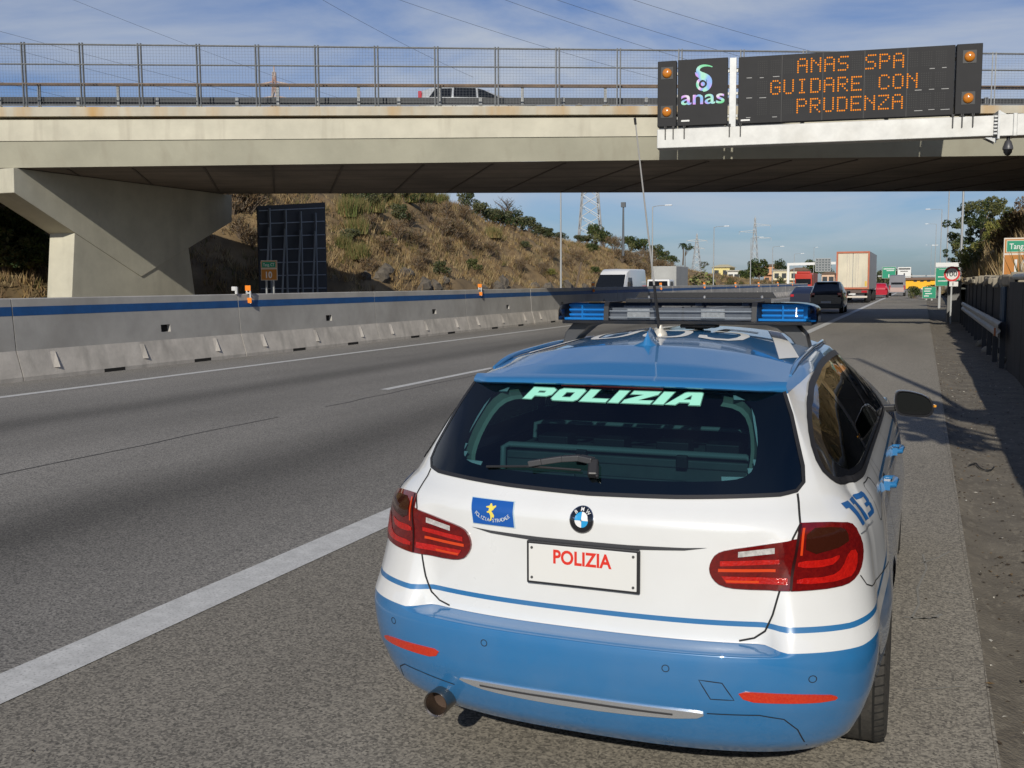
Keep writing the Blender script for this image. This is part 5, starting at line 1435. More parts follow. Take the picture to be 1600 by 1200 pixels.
# ---- back of a big billboard in the far verge
bb = empty('billboard', (-27.2, 39, 0), R(90 - 1), 'large dark billboard seen from behind with grey framing and struts, beside the pier', 'billboard')
A0, A1 = Vector((-28.2, 36.9, 0)), Vector((-28.2, 43.1, 0))
a_, b_2 = at(402, 322, 37.2), at(508, 316, 42.6)
W0, W1 = Vector((a_.x, a_.y, 0)), Vector((b_2.x, b_2.y, 0)); zt0, zt1 = a_.z, b_2.z
WE = (W1 - W0).normalized(); WN = Vector((WE.y, -WE.x, 0)); Lw = (W1 - W0).length
binv = (Matrix.Translation(bb.location) @ Matrix.Rotation(R(89), 4, 'Z')).inverted()
def bbp(s, z, o): return W0 + WE * s + WN * o + Vector((0, 0, z))
def bb_part(mb, n, m): mb.v = [tuple(binv @ Vector(p)) for p in mb.v]; return mb.build(n, m, bb)
mb = MB(); mb.add([bbp(0, 1.2, 0), bbp(Lw, 1.2, 0), bbp(Lw, zt1, 0), bbp(0, zt0, 0), bbp(0, 1.2, -.05), bbp(Lw, 1.2, -.05), bbp(Lw, zt1, -.05), bbp(0, zt0, -.05)], [(0, 1, 2, 3), (7, 6, 5, 4), (0, 1, 5, 4), (1, 2, 6, 5), (2, 3, 7, 6), (3, 0, 4, 7)])
bb_part(mb, 'panel', mat('billboard_back', (.016, .018, .026), .6))
FRM = mat('frame_grey', (.22, .25, .30), .5, metal=.3)
for k in range(7):
    z_ = 1.55 + .60 * k
    mb = MB(); mb.bar(bbp(.05, z_, .04), bbp(Lw - .15, z_ + (zt1 - zt0) * k / 7, .04), .035, .05); bb_part(mb, 'cross_rail', FRM)
for k in range(4):
    s_ = Lw * (.14 + .225 * k)
    mb = MB(); mb.bar(bbp(s_, 0, .10), bbp(s_, zt0 - .05, .10), .07, .07); bb_part(mb, 'upright', FRM)
    mb = MB(); mb.bar(bbp(s_ - .12, 4.4, .14), bbp(s_ - 1.15, .0, .55), .07, .07); bb_part(mb, 'strut', FRM)

# ---- right-hand wall, guardrail, end block, pipe
WALLD = mat('shade_dark_wall', (.045, .042, .039), .9, noise=(1.2, .5, (.016, .015, .0145)), bump=(18, .3), streak=((3, 3, .35), (.016, .015, .015), .7, .48))  # near-black base puts the shade of the road-facing sides into the colour
nw = empty('retaining_wall', (2.7, 8, 0), 0, 'dark shaded concrete retaining wall nearest on the right, topped by a pipe', 'wall')
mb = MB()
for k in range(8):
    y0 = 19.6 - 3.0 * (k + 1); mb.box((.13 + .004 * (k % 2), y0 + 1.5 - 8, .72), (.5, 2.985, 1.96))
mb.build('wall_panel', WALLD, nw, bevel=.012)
mb = MB(); mb.tube([(-.02, 19.55 - 8, 1.80), (-.02, -3.0 - 8, 1.80)], .065, 10)
pipe_ = mb.build('pipe', ZI, nw, smooth=60)
mb = MB()
for y in np.arange(-3, 20, 2.8): mb.bar((-.02, y - 8, 1.68), (-.02, y - 8, 1.80), .05)
mb.build('pipe_clamp', SIGNE, pipe_)
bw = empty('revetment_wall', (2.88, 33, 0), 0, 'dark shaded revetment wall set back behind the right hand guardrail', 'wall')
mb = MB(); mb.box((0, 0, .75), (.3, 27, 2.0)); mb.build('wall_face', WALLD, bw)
for k in range(9):
    mb = MB(); mb.box((-.16, -12 + 3 * k, .75), (.03, .10, 1.7)); mb.build('rib', WALLD, bw)
for k in range(2):
    mb = MB(); mb.tube([(-.30, -12.2 + .45 * k, .3), (-.30, -12.2 + .45 * k, 1.6)], .05, 8); mb.build('drain_pipe', mat('blue_pipe', (.05, .075, .10), .4), bw)
mb = MB()
for k in range(46):
    y = -13.3 + 26.6 * k / 45 + rng.uniform(-.1, .1); mb.box((-.05 + rng.uniform(-.08, .08), y, 1.68 + rng.uniform(-.02, .1)), (.35, rng.uniform(.3, .7), rng.uniform(.1, .3)), rng.uniform(-.3, .3))
mb.build('coping_stones', mat('pale_stone', (.33, .29, .22), .9, noise=(3, .4)), bw, bevel=.03)
rg = empty('roadside_guardrail', (2.42, 32, 0), 0, 'galvanised guardrail along the foot of the right hand wall', 'guardrail')
mb = MB()
pr = [(0, .58), (-.045, .63), (-.045, .69), (.0, .735), (.0, .765), (-.045, .81), (-.045, .87), (0, .92), (.03, .92)]
mb.grid([[(x + (.55 * ss(8, 14, y) if y > 8 else 0), y, z - .28 * ss(8, 14, y)) for x, z in pr] for y in np.linspace(-12.9, 13.5, 40)]); mb.build('rail', mat('bright_rail', (.30, .31, .31), .5, metal=.4, noise=(4, .4)), rg, smooth=40)
for k in range(12):
    y = -12.2 + 2.2 * k; mb = MB(); mb.bar((.09, y, -.3), (.09, y, .90), .10, .07); mb.build('post', mat('shade_dark_post', (.05, .05, .05), .7), rg)  # posts coloured dark for the shadow under the rail
mb = MB(); mb.box((-.06, -12.2, .70), (.03, .16, .16)); mb.build('rail_reflector', mat('rust_spot', (.32, .10, .03), .6), rg)
mb = MB(); mb.box((2.27, 46.3, .7), (.56, .7, 2.1)); tag(mb.build('end_block', mat('block_concrete', (.20, .20, .195), .85, noise=(1, .3)), bevel=.02), 'plain grey concrete block standing behind the 100 speed sign', 'block')
# stones and debris at the foot of the guardrail
for k in range(14):
    y = rng.uniform(20, 30); x = rng.uniform(2.45, 2.9); s = rng.uniform(.06, .16); mb = MB()
    mb.lathe([(0, -s), (s * .8, -s * .5), (s, 0), (s * .7, s * .5), (0, s * .7)], (0, 0, 0), 'Z', 7)
    o = mb.build('loose_stone', mat('pale_stone', (.33, .29, .22), .9)); o.location = (x, y, .02); o.rotation_euler = (rng.random(), rng.random(), rng.random() * 6); o.scale = (1, 1.3, .8)
    tag(o, 'pale loose stone lying under the right hand guardrail', 'stone', 'loose stones under the guardrail')

# ---- 100 speed sign
p = at(1487.5, 428, 44.0)
ssn = empty('speed_sign', (p.x, 44.0, -.1), 0, 'round white speed limit 100 sign with a red ring on a post', 'road sign')
zc = p.z + .1
def fdisc(mb, r0, r1, z, y, n=36):
    V = [(r_ * math.cos(2 * math.pi * i / n), y, z + r_ * math.sin(2 * math.pi * i / n)) for r_ in (r0, r1) for i in range(n)]
    return mb.add(V, [(i, (i + 1) % n, n + (i + 1) % n, n + i) for i in range(n)])
mb = MB(); mb.lathe([(0, -.0), (.32, -.0), (.32, .02), (0, .02)], (0, 0, zc), 'Y', 36); pl = mb.build('plate', WHITEP, ssn)
mb = MB(); fdisc(mb, .235, .315, zc, -.004); mb.build('red_ring', mat('sign_red', (.55, .015, .015), .5), pl, fix=False)
mb = MB(); text_on(mb, '100', (0, -.005, zc - .10), (1, 0, 0), (0, 0, 1), .21, width=.40, offset=.012, align='C'); mb.build('digits', SIGNE, pl, fix=False)
mb = MB(); mb.bar((0, .05, 0), (0, .05, zc + .3), .06); mb.build('post', POSTG, ssn)
mb = MB(); mb.box((.08, 0, zc - .42), (.34, .02, .20)); lo_ = mb.build('lower_plate', WHITEP, ssn)
mb = MB(); mb.box((.05, -.012, zc - .42), (.05, .004, .13)); mb.build('plate_mark', mat('mark_grey', (.25, .25, .25), .5), lo_)
# ---- green direction signs
def green_sign(px0, px1, py0, py1, Y, label, rows, colr=GREENS, post_to=-.3, posts=(.2, .8), top=None, txt=WHITEP, head=None):
    a, b = at(px0, py1, Y), at(px1, py0, Y); w_, h_ = b.x - a.x, b.z - a.z
    r_ = empty('direction_sign', ((a.x + b.x) / 2, Y, post_to), 0, label, 'road sign'); zb = a.z - post_to
    mb = MB(); mb.box((0, 0, zb + h_ / 2), (w_, .08, h_)); pn = mb.build('panel', PALEE if colr is not WHITEP else GALV, r_)
    mb = MB(); mb.box((0, -.045, zb + h_ / 2), (w_ * .965, .02, h_ * .965)); mb.build('face', colr, pn)
    mb = MB()
    for (u, v, wu, hv) in rows: mb.box((w_ * (u - .5), -.06, zb + h_ * v), (w_ * wu, .012, h_ * hv))
    mb.build('lettering', txt, pn)
    if head:
        mb = MB(); mb.box((0, 0, zb + h_ + head / 2 + .06), (w_, .07, head)); mb.build('header_strip', WHITEP, r_)
    for q in posts:
        mb = MB(); mb.bar((w_ * (q - .5), .1, 0), (w_ * (q - .5), .1, zb + h_), .14); mb.build('post', POSTG, r_)
    return r_
green_sign(1461, 1500, 418, 447, 72, 'tall green direction sign with a white header strip beside the right hand lamp posts', [(.62, .72, .5, .05), (.25, .50, .28, .05), (.65, .50, .35, .05), (.5, .28, .78, .05), (.5, .9, .7, .02)], head=.28)
green_sign(1441, 1463, 448, 466, 100, 'small green direction sign low at the right edge of the carriageway', [(.4, .82, .5, .08), (.35, .62, .45, .08), (.45, .40, .5, .08), (.3, .2, .35, .08)], posts=(.3, .7))
gsg = green_sign(1378, 1400, 417, 435, 190, 'green overhead sign with a small white arrow, next to the white overhead sign', [(.5, .83, .8, .08), (.6, .68, .55, .07), (.5, .22, .07, .28)], posts=())
wsg = green_sign(1402, 1424, 417, 434, 190.2, 'white overhead sign with black words, next to the green overhead sign', [(.5, .82, .85, .13), (.48, .60, .55, .07), (.5, .32, .10, .2), (.5, .12, .95, .03)], colr=WHITEP, txt=SIGNE, posts=())
a = at(1378, 435, 190.4)
gt = empty('sign_gantry', (a.x + 6.5, 190.6, 0), 0, 'slim steel gantry carrying the green and white overhead signs', 'gantry')
mb = MB(); mb.bar((-7.2, 0, a.z + .4), (4.2, 0, a.z + .4), .25); mb.bar((4.1, 0, 0), (4.1, 0, a.z + 1.5), .3); mb.build('frame', POSTG, gt)
# far-left white portal
a, b = at(1232, 413, 205), at(1306, 411, 205)
pg = empty('white_portal', (a.x, 205, 0), 0, 'white portal gantry spanning the far carriageway near the red lorry', 'gantry')
mb = MB(); mb.bar((0, 0, 0), (0, 0, a.z), .45); mb.build('leg', WHITEP, pg)
mb = MB(); mb.bar((-.2, 0, a.z), (b.x - a.x, 0, b.z), .5); mb.build('beam', WHITEP, pg)
a2, b2 = at(1274, 424, 204), at(1298, 404, 204)
mb = MB()
w_, h_ = b2.x - a2.x, b2.z - a2.z
for k in range(6): mb.bar((a2.x - a.x + w_ * k / 5, -.8, a2.z), (a2.x - a.x + w_ * k / 5, -.8, b2.z), .12)
for k in range(6): mb.bar((a2.x - a.x, -.8, a2.z + h_ * k / 5), (b2.x - a.x, -.8, a2.z + h_ * k / 5), .12)
fr_ = mb.build('sign_frame', POSTG, pg)
mb = MB(); mb.box((a2.x - a.x + w_ / 2, -.7, a2.z + h_ / 2), (w_, .08, h_)); mb.build('sign_back', mat('sign_back_grey', (.12, .14, .15), .5), fr_)

# ---- lamp posts
LENS = mat('lamp_head', (.62, .63, .63), .35)
def lamp(x, y, h, label, arm=-1.6, group=None, base=-.3):
    r_ = empty('street_lamp', (x, y, base), 0, label, 'street lamp', group)
    mb = MB(); mb.tube([(0, 0, 0), (0, 0, h * .5 - base), (0, 0, h - base)], [.10, .08, .055], 10); p_ = mb.build('pole', POSTG, r_, smooth=60)
    mb = MB(); mb.tube([(0, 0, h - base - .05), (arm * .3, -.1, h - base + .06), (arm, -.2, h - base + .10)], .035, 6); mb.build('arm', POSTG, r_)
    mb = MB(); c_ = arm + (-.35 if arm < 0 else .35)
    mb.add([(c_ + sx * .42 * (1 if sz < 0 else .8), -.25 + sy * .17 * (1 if sz < 0 else .7), h - base + .10 + sz * .06) for sx in (-1, 1) for sy in (-1, 1) for sz in (-1, 1)], [(0, 1, 3, 2), (4, 6, 7, 5), (0, 4, 5, 1), (2, 3, 7, 6), (0, 2, 6, 4), (1, 5, 7, 3)]); mb.build('lamp_head', LENS, r_, bevel=.02)
    return r_
GL_ = 'street lamps beyond the bridge on the right'
lamp(3.5, 79, 13.2, 'thick nearest lamp post beyond the bridge, right of the 100 sign', -1.8)
lamp(3.5, 129, 13.2, 'second lamp post beyond the bridge on the right, head just under the deck', -1.8)
lamp(3.5, 181, 13.4, 'third lamp post beyond the bridge on the right, head well below the deck', -1.8)
lamp(3.5, 263, 15.2, 'small distant lamp post, fourth in the right hand row beyond the bridge', -1.8)
dl = lamp(3.6, 430, 15.6, 'farthest lamp post on the right with a twin head', -1.5)
mb = MB(); mb.box((1.2, 0, 15.9), (2.2, .5, .3)); mb.build('lamp_head', LENS, dl)
lamp(3.35, 4.3, 9.0, 'lamp post behind the wall beside the police car, just out of view', -1.3)
for i, (px_, py_, Y_, lab) in enumerate(((876, 292, 78, 'nearest lamp post at the foot of the left hillside, left of the white van'), (1019, 323, 109, 'lamp post behind the aerial with its head clear of the hill'), (1115, 355, 145, 'lamp post in front of the yellow house on the left'), (1172, 372, 179, 'lamp post beside the tall pylon on the left'), (1207, 386, 207, 'lamp post in front of the cream apartment block'), (1240, 397, 244, 'distant lamp post left of the white portal gantry'))):
    q = at(px_, py_, Y_); lamp(-27.0, Y_, q.z, lab, 1.5)
q = at(1272, 387, 292); lamp(q.x, 292, q.z, 'distant lamp post with a round head above the white portal', .4)
q = at(974, 323, 100)
mst = empty('mast', (q.x, 100, 4.5), 0, 'thin dark mast with a floodlight on top of the left hill', 'mast')
mb = MB(); mb.tube([(0, 0, 0), (0, 0, q.z - 4.5)], [.14, .09], 8); mb.build('pole', mat('mast_dark', (.09, .10, .11), .6), mst)
mb = MB(); mb.box((0, 0, q.z - 4.3), (.45, .3, .5)); mb.build('floodlight', mat('mast_dark', (.09, .10, .11), .6), mst)

# ---- pylons and power lines
PYM = mat('pylon_steel', (.42, .43, .43), .5, metal=.3)
def pylon(base, h, wb, label, arms=(), wt=.35, red=False, m=None):
    r_ = empty('pylon', base, .4, label, 'pylon'); m = m or PYM
    def c(s, z): w_ = wb / 2 + (wt / 2 - wb / 2) * min(1, z / (h * .92)); return [(sx * w_, sy * w_, z) for sx, sy in ((-1, -1), (1, -1), (1, 1), (-1, 1))]
    n = 9; mb = MB(); th = max(.10, wb * .04)
    lv_ = [h * (1 - (1 - i / n) ** 1.25) * .97 for i in range(n + 1)]
    for i in range(n):
        A_, B_ = c(0, lv_[i]), c(0, lv_[i + 1])
        for k in range(4):
            mb.bar(A_[k], B_[k], th); mb.bar(A_[k], B_[(k + 1) % 4], th * .6); mb.bar(A_[(k + 1) % 4], B_[k], th * .6)
    mb.bar((0, 0, h * .95), (0, 0, h), th); mb.build('lattice', m, r_)
    for z_, l_, sd in arms:
        mb = MB()
        for s_ in sd: mb.bar((0, 0, z_ + .5), (s_ * l_, 0, z_), th); mb.bar((0, 0, z_ - .3), (s_ * l_, 0, z_), th); mb.bar((s_ * l_, 0, z_), (s_ * l_, 0, z_ - .9), th * .7)
        mb.build('cross_arm', m, r_)
    return r_
def base_at(px, py0, Y, gz): q = at(px, py0, Y); return (q.x, Y, gz), q.z - gz
b_, h_ = base_at(1180, 337, 330, 0); pylon(b_, h_, 3.0, 'tall lattice pylon left of the lorry with three staggered cross arms', ((h_ - 3.0, 5.0, (1,)), (h_ - 5.0, 5.0, (-1,)), (h_ - 7.0, 5.2, (1,))))
b_, h_ = base_at(922, 250, 135, 6.0); pylon(b_, h_, 3.4, 'broad lattice pylon on the left hill, its top hidden behind the bridge', ((h_ - 3, 4, (-1, 1)),), 1.6)
b_, h_ = base_at(1089, 364, 400, 4); pylon(b_, h_, 4.0, 'small pale distant pylon right of the palm tree', ((h_ - 3, 4, (-1, 1)), (h_ - 6, 3, (-1, 1))))
b_, h_ = base_at(428, 104, 150, 8); pylon(b_, h_, 5.0, 'rusty red and white pylon seen through the bridge fence', ((h_ - 3, 2.6, (-1, 1)), (h_ - 5.5, 3.4, (-1, 1)), (h_ - 8, 3.2, (-1, 1))), .4, m=mat('pylon_red', (.30, .14, .10), .6, noise=(.6, .6, (.4, .38, .36))))
WIRE = mat('wire_dark', (.06, .065, .07), .5)
wires = [((470, -20), (720, 112), 90, 120), ((590, -12), (1010, 118), 85, 110), ((740, -18), (1160, 118), 85, 110), ((830, -14), (1240, 110), 85, 110), ((-40, 38), (640, 210), 80, 120), ((-40, 60), (440, 180), 80, 120), ((-40, 118), (300, 190), 80, 120), ((140, 10), (520, 150), 95, 130), ((960, -10), (1330, 95), 90, 115)]
for i, (p0, p1, y0, y1) in enumerate(wires):
    a, b = at(*p0, y0), at(*p1, y1); mb = MB()
    mb.tube([a + (b - a) * t - Vector((0, 0, 1.2 * 4 * t * (1 - t) * .25)) for t in np.linspace(-.15, 1.1, 14)], .017, 5)
    tag(mb.build('power_line', WIRE), 'thin dark overhead power line crossing the sky above the bridge', 'power line', 'power lines above the bridge')

# ---- vehicles
TINT = mat('car_glass', (.010, .012, .015), .12, spec=.35)
TYRE = mat('tyre_plain', (.02, .02, .02), .9)
LAMPR = mat('rear_lamp_red', (.42, .01, .02), .2, coat=1)
LAMPW = mat('head_lamp', (.6, .6, .6), .1, coat=1)
PLATEM = mat('plain_plate', (.6, .6, .58), .5)
def loft_vehicle(name, loc, rz, label, cat, st, color, W, glass_side, rear_glass=None, front_glass=None, rear_lamps=(), head_lamps=(), wheels=(), wr=.31, extra=None, grp=None):
    """st: stations (y, z_sill, z_belt, z_roof, half_belt, half_roof); y = 0 is the tail"""
    r_ = empty(name, loc, rz, label, cat, grp)
    m = color; rows = []
    for (y, zs, zb, zr, hb, hr) in st:
        prof = [(hb * .90, zs), (hb * .985, zs + (zb - zs) * .18), (hb, zs + (zb - zs) * .55), (hb * .985, zb), (hr + (hb - hr) * .45, zb + (zr - zb) * .5), (hr, zr - .05 * (zr - zb)), (hr * .86, zr), (0, zr + .015)]
        rows.append([(x, y, z) for x, z in prof] + [(-x, y, z) for x, z in reversed(prof[:-1])])
    mb = MB(); mb.grid(rows)
    for e in (rows[0], rows[-1]): mb.add(e, [tuple(range(len(e)))])
    bd = mb.build('body', m, r_, smooth=38)
    def sx(y, z, sg):
        for a, b in zip(st[:-1], st[1:]):
            if a[0] <= y <= b[0]:
                f = (y - a[0]) / (b[0] - a[0]); zb, zr, hb, hr = (a[i] + (b[i] - a[i]) * f for i in (2, 3, 4, 5)); k = (z - zb) / max(.01, zr - zb)
                return sg * ((hb * .985 + (hr - hb * .985) * min(1, max(0, k))) + .012)
        return sg * st[0][4]
    for L in glass_side:
        for sg in (1, -1):
            mb = MB(); mb.add([(sx(y, z, sg), y, z) for y, z in L], [tuple(range(len(L)))]); mb.build('side_window', TINT, r_)
    for nm, L in (('rear_window', rear_glass), ('windscreen', front_glass)):
        if L: mb = MB(); mb.add(L, [tuple(range(len(L)))]); mb.build(nm, TINT, r_)
    for (x, y, z, a, b, c) in rear_lamps:
        for sg in (1, -1): mb = MB(); mb.box((sg * x, y, z), (a, b, c)); mb.build('rear_lamp', LAMPR, r_, bevel=.02)
    for (x, y, z, a, b, c) in head_lamps:
        for sg in (1, -1): mb = MB(); mb.box((sg * x, y, z), (a, b, c)); mb.build('headlight', LAMPW, r_, bevel=.02)
    for wy in wheels:
        for sg in (1, -1):
            mb = MB(); mb.lathe([(0, -.11), (wr * .9, -.11), (wr, -.08), (wr, .08), (wr * .9, .11), (0, .11)], (sg * (W / 2 - .13), wy, wr), 'X', 24); wo_ = mb.build('wheel', TYRE, r_, smooth=40)
            mb = MB(); mb.lathe([(0, sg * .115), (wr * .55, sg * .115), (wr * .62, sg * .10)], (sg * (W / 2 - .13), wy, wr), 'X', 16); mb.build('rim', ALLOY, wo_)
    if extra: extra(r_)
    return r_
def paint(n, c): return mat(n, c, .28, coat=.8)
# dark hatchback in the slow lane ahead
def ex_hatch(r_):
    mb = MB(); mb.box((0, -.02, .62), (.52, .02, .11)); mb.build('number_plate', PLATEM, r_)
    mb = MB(); mb.box((0, .0, .40), (1.60, .10, .26)); mb.build('rear_bumper', mat('dark_bumper', (.02, .022, .026), .4), r_, bevel=.04)
    mb = MB(); mb.box((.0, .36, 1.70), (1.1, .16, .03)); mb.build('spoiler', mat('dark_paint', (.012, .016, .028), .28, coat=.8), r_, bevel=.01)
    for sg in (1, -1): mb = MB(); mb.box((sg * 1.0, 2.7, 1.12), (.18, .12, .15)); mb.build('door_mirror', mat('dark_paint', (.012, .016, .028), .28, coat=.8), r_, bevel=.03)
hs = [(0, .32, .95, 1.00, .78, .76), (.10, .30, 1.05, 1.42, .84, .66), (.42, .28, 1.08, 1.70, .88, .63), (1.4, .26, 1.06, 1.74, .90, .64), (2.4, .26, 1.04, 1.68, .90, .63), (3.15, .26, 1.02, 1.14, .89, .72), (3.9, .28, .86, .94, .86, .72), (4.1, .34, .66, .72, .72, .6)]
hloc = at(1290, 489.5, 55.0)
loft_vehicle('hatchback', (hloc.x, 55.0, 0), 0, 'dark blue hatchback driving ahead in the slow lane behind the lorry', 'car', hs, mat('dark_paint', (.012, .016, .028), .28, coat=.8), 1.8,
    [[(.55, 1.12), (1.5, 1.10), (1.45, 1.60), (.7, 1.58)], [(1.6, 1.10), (2.75, 1.08), (2.3, 1.55), (1.55, 1.60)]],
    rear_glass=[(-.62, .045, 1.10), (.62, .045, 1.10), (.52, .30, 1.60), (-.52, .30, 1.60)], rear_lamps=((.70, .05, 1.0, .22, .10, .26),), wheels=(.75, 3.25), extra=ex_hatch)
q = at(1261, 484, 66.0)
loft_vehicle('saloon_car', (q.x - .3, 66.0, 0), 0, 'dark car in the fast lane, half hidden left of the dark hatchback', 'car', [(0, .32, .90, .96, .78, .70), (.2, .30, .96, 1.04, .84, .70), (.9, .28, .98, 1.40, .87, .58), (2.2, .28, .96, 1.43, .88, .58), (3.1, .28, .94, 1.02, .87, .66), (4.3, .32, .76, .82, .80, .66)], paint('navy_paint', (.012, .016, .035)), 1.76,
    [[(1.0, 1.02), (2.9, 1.0), (2.2, 1.34), (1.1, 1.34)]], rear_glass=[(-.6, .35, 1.06), (.6, .35, 1.06), (.5, .8, 1.36), (-.5, .8, 1.36)], rear_lamps=((.66, .02, .84, .22, .08, .16),), wheels=(.85, 3.4))
q = at(1377, 467, 112.0)
loft_vehicle('hatchback', (q.x - .2, 112.0, 0), 0, 'small red hatchback farther ahead, right of the lorry', 'car', [(a, b, c * .94, d * .88, e * .95, f * .95) for a, b, c, d, e, f in hs], paint('red_paint', (.42, .012, .03)), 1.7,
    [[(.6, 1.06), (2.6, 1.02), (2.2, 1.36), (.75, 1.40)]], rear_glass=[(-.6, .05, 1.02), (.6, .05, 1.02), (.5, .32, 1.40), (-.5, .32, 1.40)], rear_lamps=((.66, .05, .92, .2, .1, .24),), wheels=(.75, 3.25))
q = at(1401, 466.5, 124.0)
def ex_van(r_):
    mb = MB(); mb.box((0, -.02, .75), (1.5, .04, .5)); mb.build('tail_panel', mat('dusty_pink', (.42, .30, .27), .6), r_)
loft_vehicle('delivery_van', (q.x, 124.0, 0), 0, 'distant grey van with a dark rear window right of the red car', 'van', [(0, .4, 1.2, 2.35, .9, .78), (.2, .38, 1.25, 2.45, .92, .80), (3.2, .38, 1.25, 2.45, .92, .80), (4.0, .38, 1.15, 1.3, .9, .75), (4.7, .42, .9, 1.0, .8, .7)], paint('grey_paint', (.20, .20, .22)), 1.85,
    [], rear_glass=[(-.65, -.01, 1.35), (.65, -.01, 1.35), (.6, .02, 2.1), (-.6, .02, 2.1)], rear_lamps=((.78, .0, 1.0, .14, .06, .5),), wheels=(.9, 3.7), extra=ex_van)
# the lorry: curtain-sided box trailer seen from behind
lq = at(1331, 474, 84.0)
lr = empty('box_lorry', (lq.x, 84.0, 0), 0, 'tall box lorry with cream rear doors in a reddish frame, ahead in the slow lane', 'lorry')
CREAM = mat('cream_door', (.66, .60, .46), .6, noise=(.5, .2), streak=((2.2, 1, .35), (.36, .36, .30), .7, .48))
LRED = mat('rust_red_frame', (.50, .15, .075), .6, noise=(2, .3))
LW, LH, LB_ = 2.52, 4.12, 1.12
mb = MB(); mb.box((0, 6.8, (LH + LB_) / 2), (LW, 13.4, LH - LB_)); mb.build('box_body', mat('box_side', (.42, .43, .44), .5, noise=(.6, .2)), lr)
for sg in (1, -1):
    mb = MB(); mb.box((sg * .585, .06, (LH + LB_) / 2), (1.13, .06, LH - LB_ - .26)); d_ = mb.build('rear_door', CREAM, lr, bevel=.02)
    mb = MB()
    for q_ in (.25, .42): mb.tube([(sg * q_ * (1.0), .02, LB_ + .1), (sg * q_, .02, LH - .1)], .022, 6)
    mb.build('lock_rod', PALEE, d_)
mb = MB()
for sg in (1, -1): mb.box((sg * (LW / 2 - .05), .04, (LH + LB_) / 2), (.12, .14, LH - LB_ + .02))
mb.box((0, .04, LH - .06), (LW - .24, .13, .14)); mb.box((0, .04, LB_ + .06), (LW - .24, .13, .14)); mb.build('door_frame', LRED, lr)
mb = MB(); mb.box((0, .15, .92), (2.45, .20, .26)); mb.build('rear_beam', mat('lorry_beam', (.10, .07, .06), .6), lr)
for sg in (1, -1):
    mb = MB(); mb.box((sg * .92, .03, .92), (.42, .06, .16)); mb.build('rear_lamp', LAMPR, lr)
    mb = MB(); mb.box((sg * 1.02, .02, 1.55), (.16, .02, .40)); mb.build('hazard_plate', mat('hazard_yellow', (.62, .42, .06), .5), lr)
mb = MB(); mb.box((0, .10, .50), (2.3, .12, .14)); mb.build('underrun_bar', PALEE, lr)
mb = MB(); mb.box((0, -.0, .72), (.52, .03, .13)); mb.build('number_plate', PLATEM, lr)
for wy in (1.6, 2.9, 4.2, 10.5, 14.2):
    for sg in (1, -1): mb = MB(); mb.lathe([(0, -.17), (.46, -.17), (.5, -.12), (.5, .12), (.46, .17), (0, .17)], (sg * 1.05, wy, .5), 'X', 24); mb.build('wheel', TYRE, lr, smooth=40)
mb = MB(); mb.box((0, 7, .98), (1.2, 12.5, .22)); mb.build('chassis', SIGNE, lr)
mb = MB(); mb.box((0, 15.0, 1.9), (2.4, 2.1, 2.8)); mb.build('cab', paint('cab_white', (.6, .6, .6)), lr, bevel=.15)
# white van coming the other way (nose towards us)
vq = at(945, 419, 57.0)
vz = 2.62
def ex_whitevan(r_):
    mb = MB(); mb.box((0, -.03, .95), (1.2, .06, .22)); mb.build('grille', BLACKP, r_)
    mb = MB(); mb.box((0, .02, .48), (1.86, .18, .30)); mb.build('front_bumper', mat('van_bumper', (.05, .05, .055), .6), r_, bevel=.05)
    for sg in (1, -1): mb = MB(); mb.box((sg * 1.16, 1.35, 1.58), (.20, .14, .42)); mb.build('door_mirror', BLACKP, r_, bevel=.04)
wv = [(0, .35, .95, 1.05, .88, .80), (.25, .32, 1.10, 1.22, .96, .86), (.95, .30, 1.25, 1.38, 1.0, .88), (1.95, .30, 1.32, 2.40, 1.02, .84), (2.5, .30, 1.35, 2.58, 1.03, .88), (6.2, .30, 1.35, 2.60, 1.03, .90), (6.3, .36, 1.35, 2.5, 1.0, .86)]
loft_vehicle('white_van', (vq.x, 57.0, 0), 0, 'white high-roof van coming towards us on the far carriageway', 'van', wv, paint('van_white', (.72, .72, .71)), 2.05,
    [[(1.6, 1.42), (2.75, 1.45), (2.75, 2.05), (2.05, 2.05)]], front_glass=[(-.90, .93, 1.44), (.90, .93, 1.44), (.82, 1.68, 2.24), (-.82, 1.68, 2.24)], head_lamps=((.74, .12, 1.02, .30, .16, .22),), wheels=(1.0, 5.0), wr=.34, extra=ex_whitevan)
tq = at(1028, 452, 80.0)
trk = empty('tipper_truck', (tq.x, 80.0, 0), 0, 'white cab truck with a plain grey box coming behind the white van', 'truck')
mb = MB(); mb.box((0, 1.0, 1.15), (1.9, 1.9, 1.7)); cbm = mb.build('cab', paint('van_white', (.72, .72, .71)), trk, bevel=.12)
mb = MB(); mb.quad((-.82, .035, 1.25), (.82, .035, 1.25), (.78, .04, 1.85), (-.78, .04, 1.85)); mb.build('windscreen', TINT, cbm)
mb = MB(); mb.box((.955, .85, 1.55), (.02, .9, .5)); mb.build('side_window', TINT, cbm)
mb = MB(); mb.box((0, 4.4, 1.95), (2.1, 4.6, 2.3)); mb.build('box_body', mat('canvas_grey', (.38, .385, .37), .7, noise=(.6, .2)), trk, bevel=.05)
mb = MB(); mb.box((0, 3.4, .62), (.9, 6.4, .2)); mb.build('chassis', SIGNE, trk)
for sg in (1, -1):
    mb = MB(); mb.box((sg * .72, .03, .78), (.3, .06, .2)); mb.build('headlight', LAMPW, cbm)
    for wy in (.9, 5.4): mb = MB(); mb.lathe([(0, -.12), (.36, -.12), (.4, 0), (.36, .12), (0, .12)], (sg * .85, wy, .4), 'X', 20); mb.build('wheel', TYRE, trk)
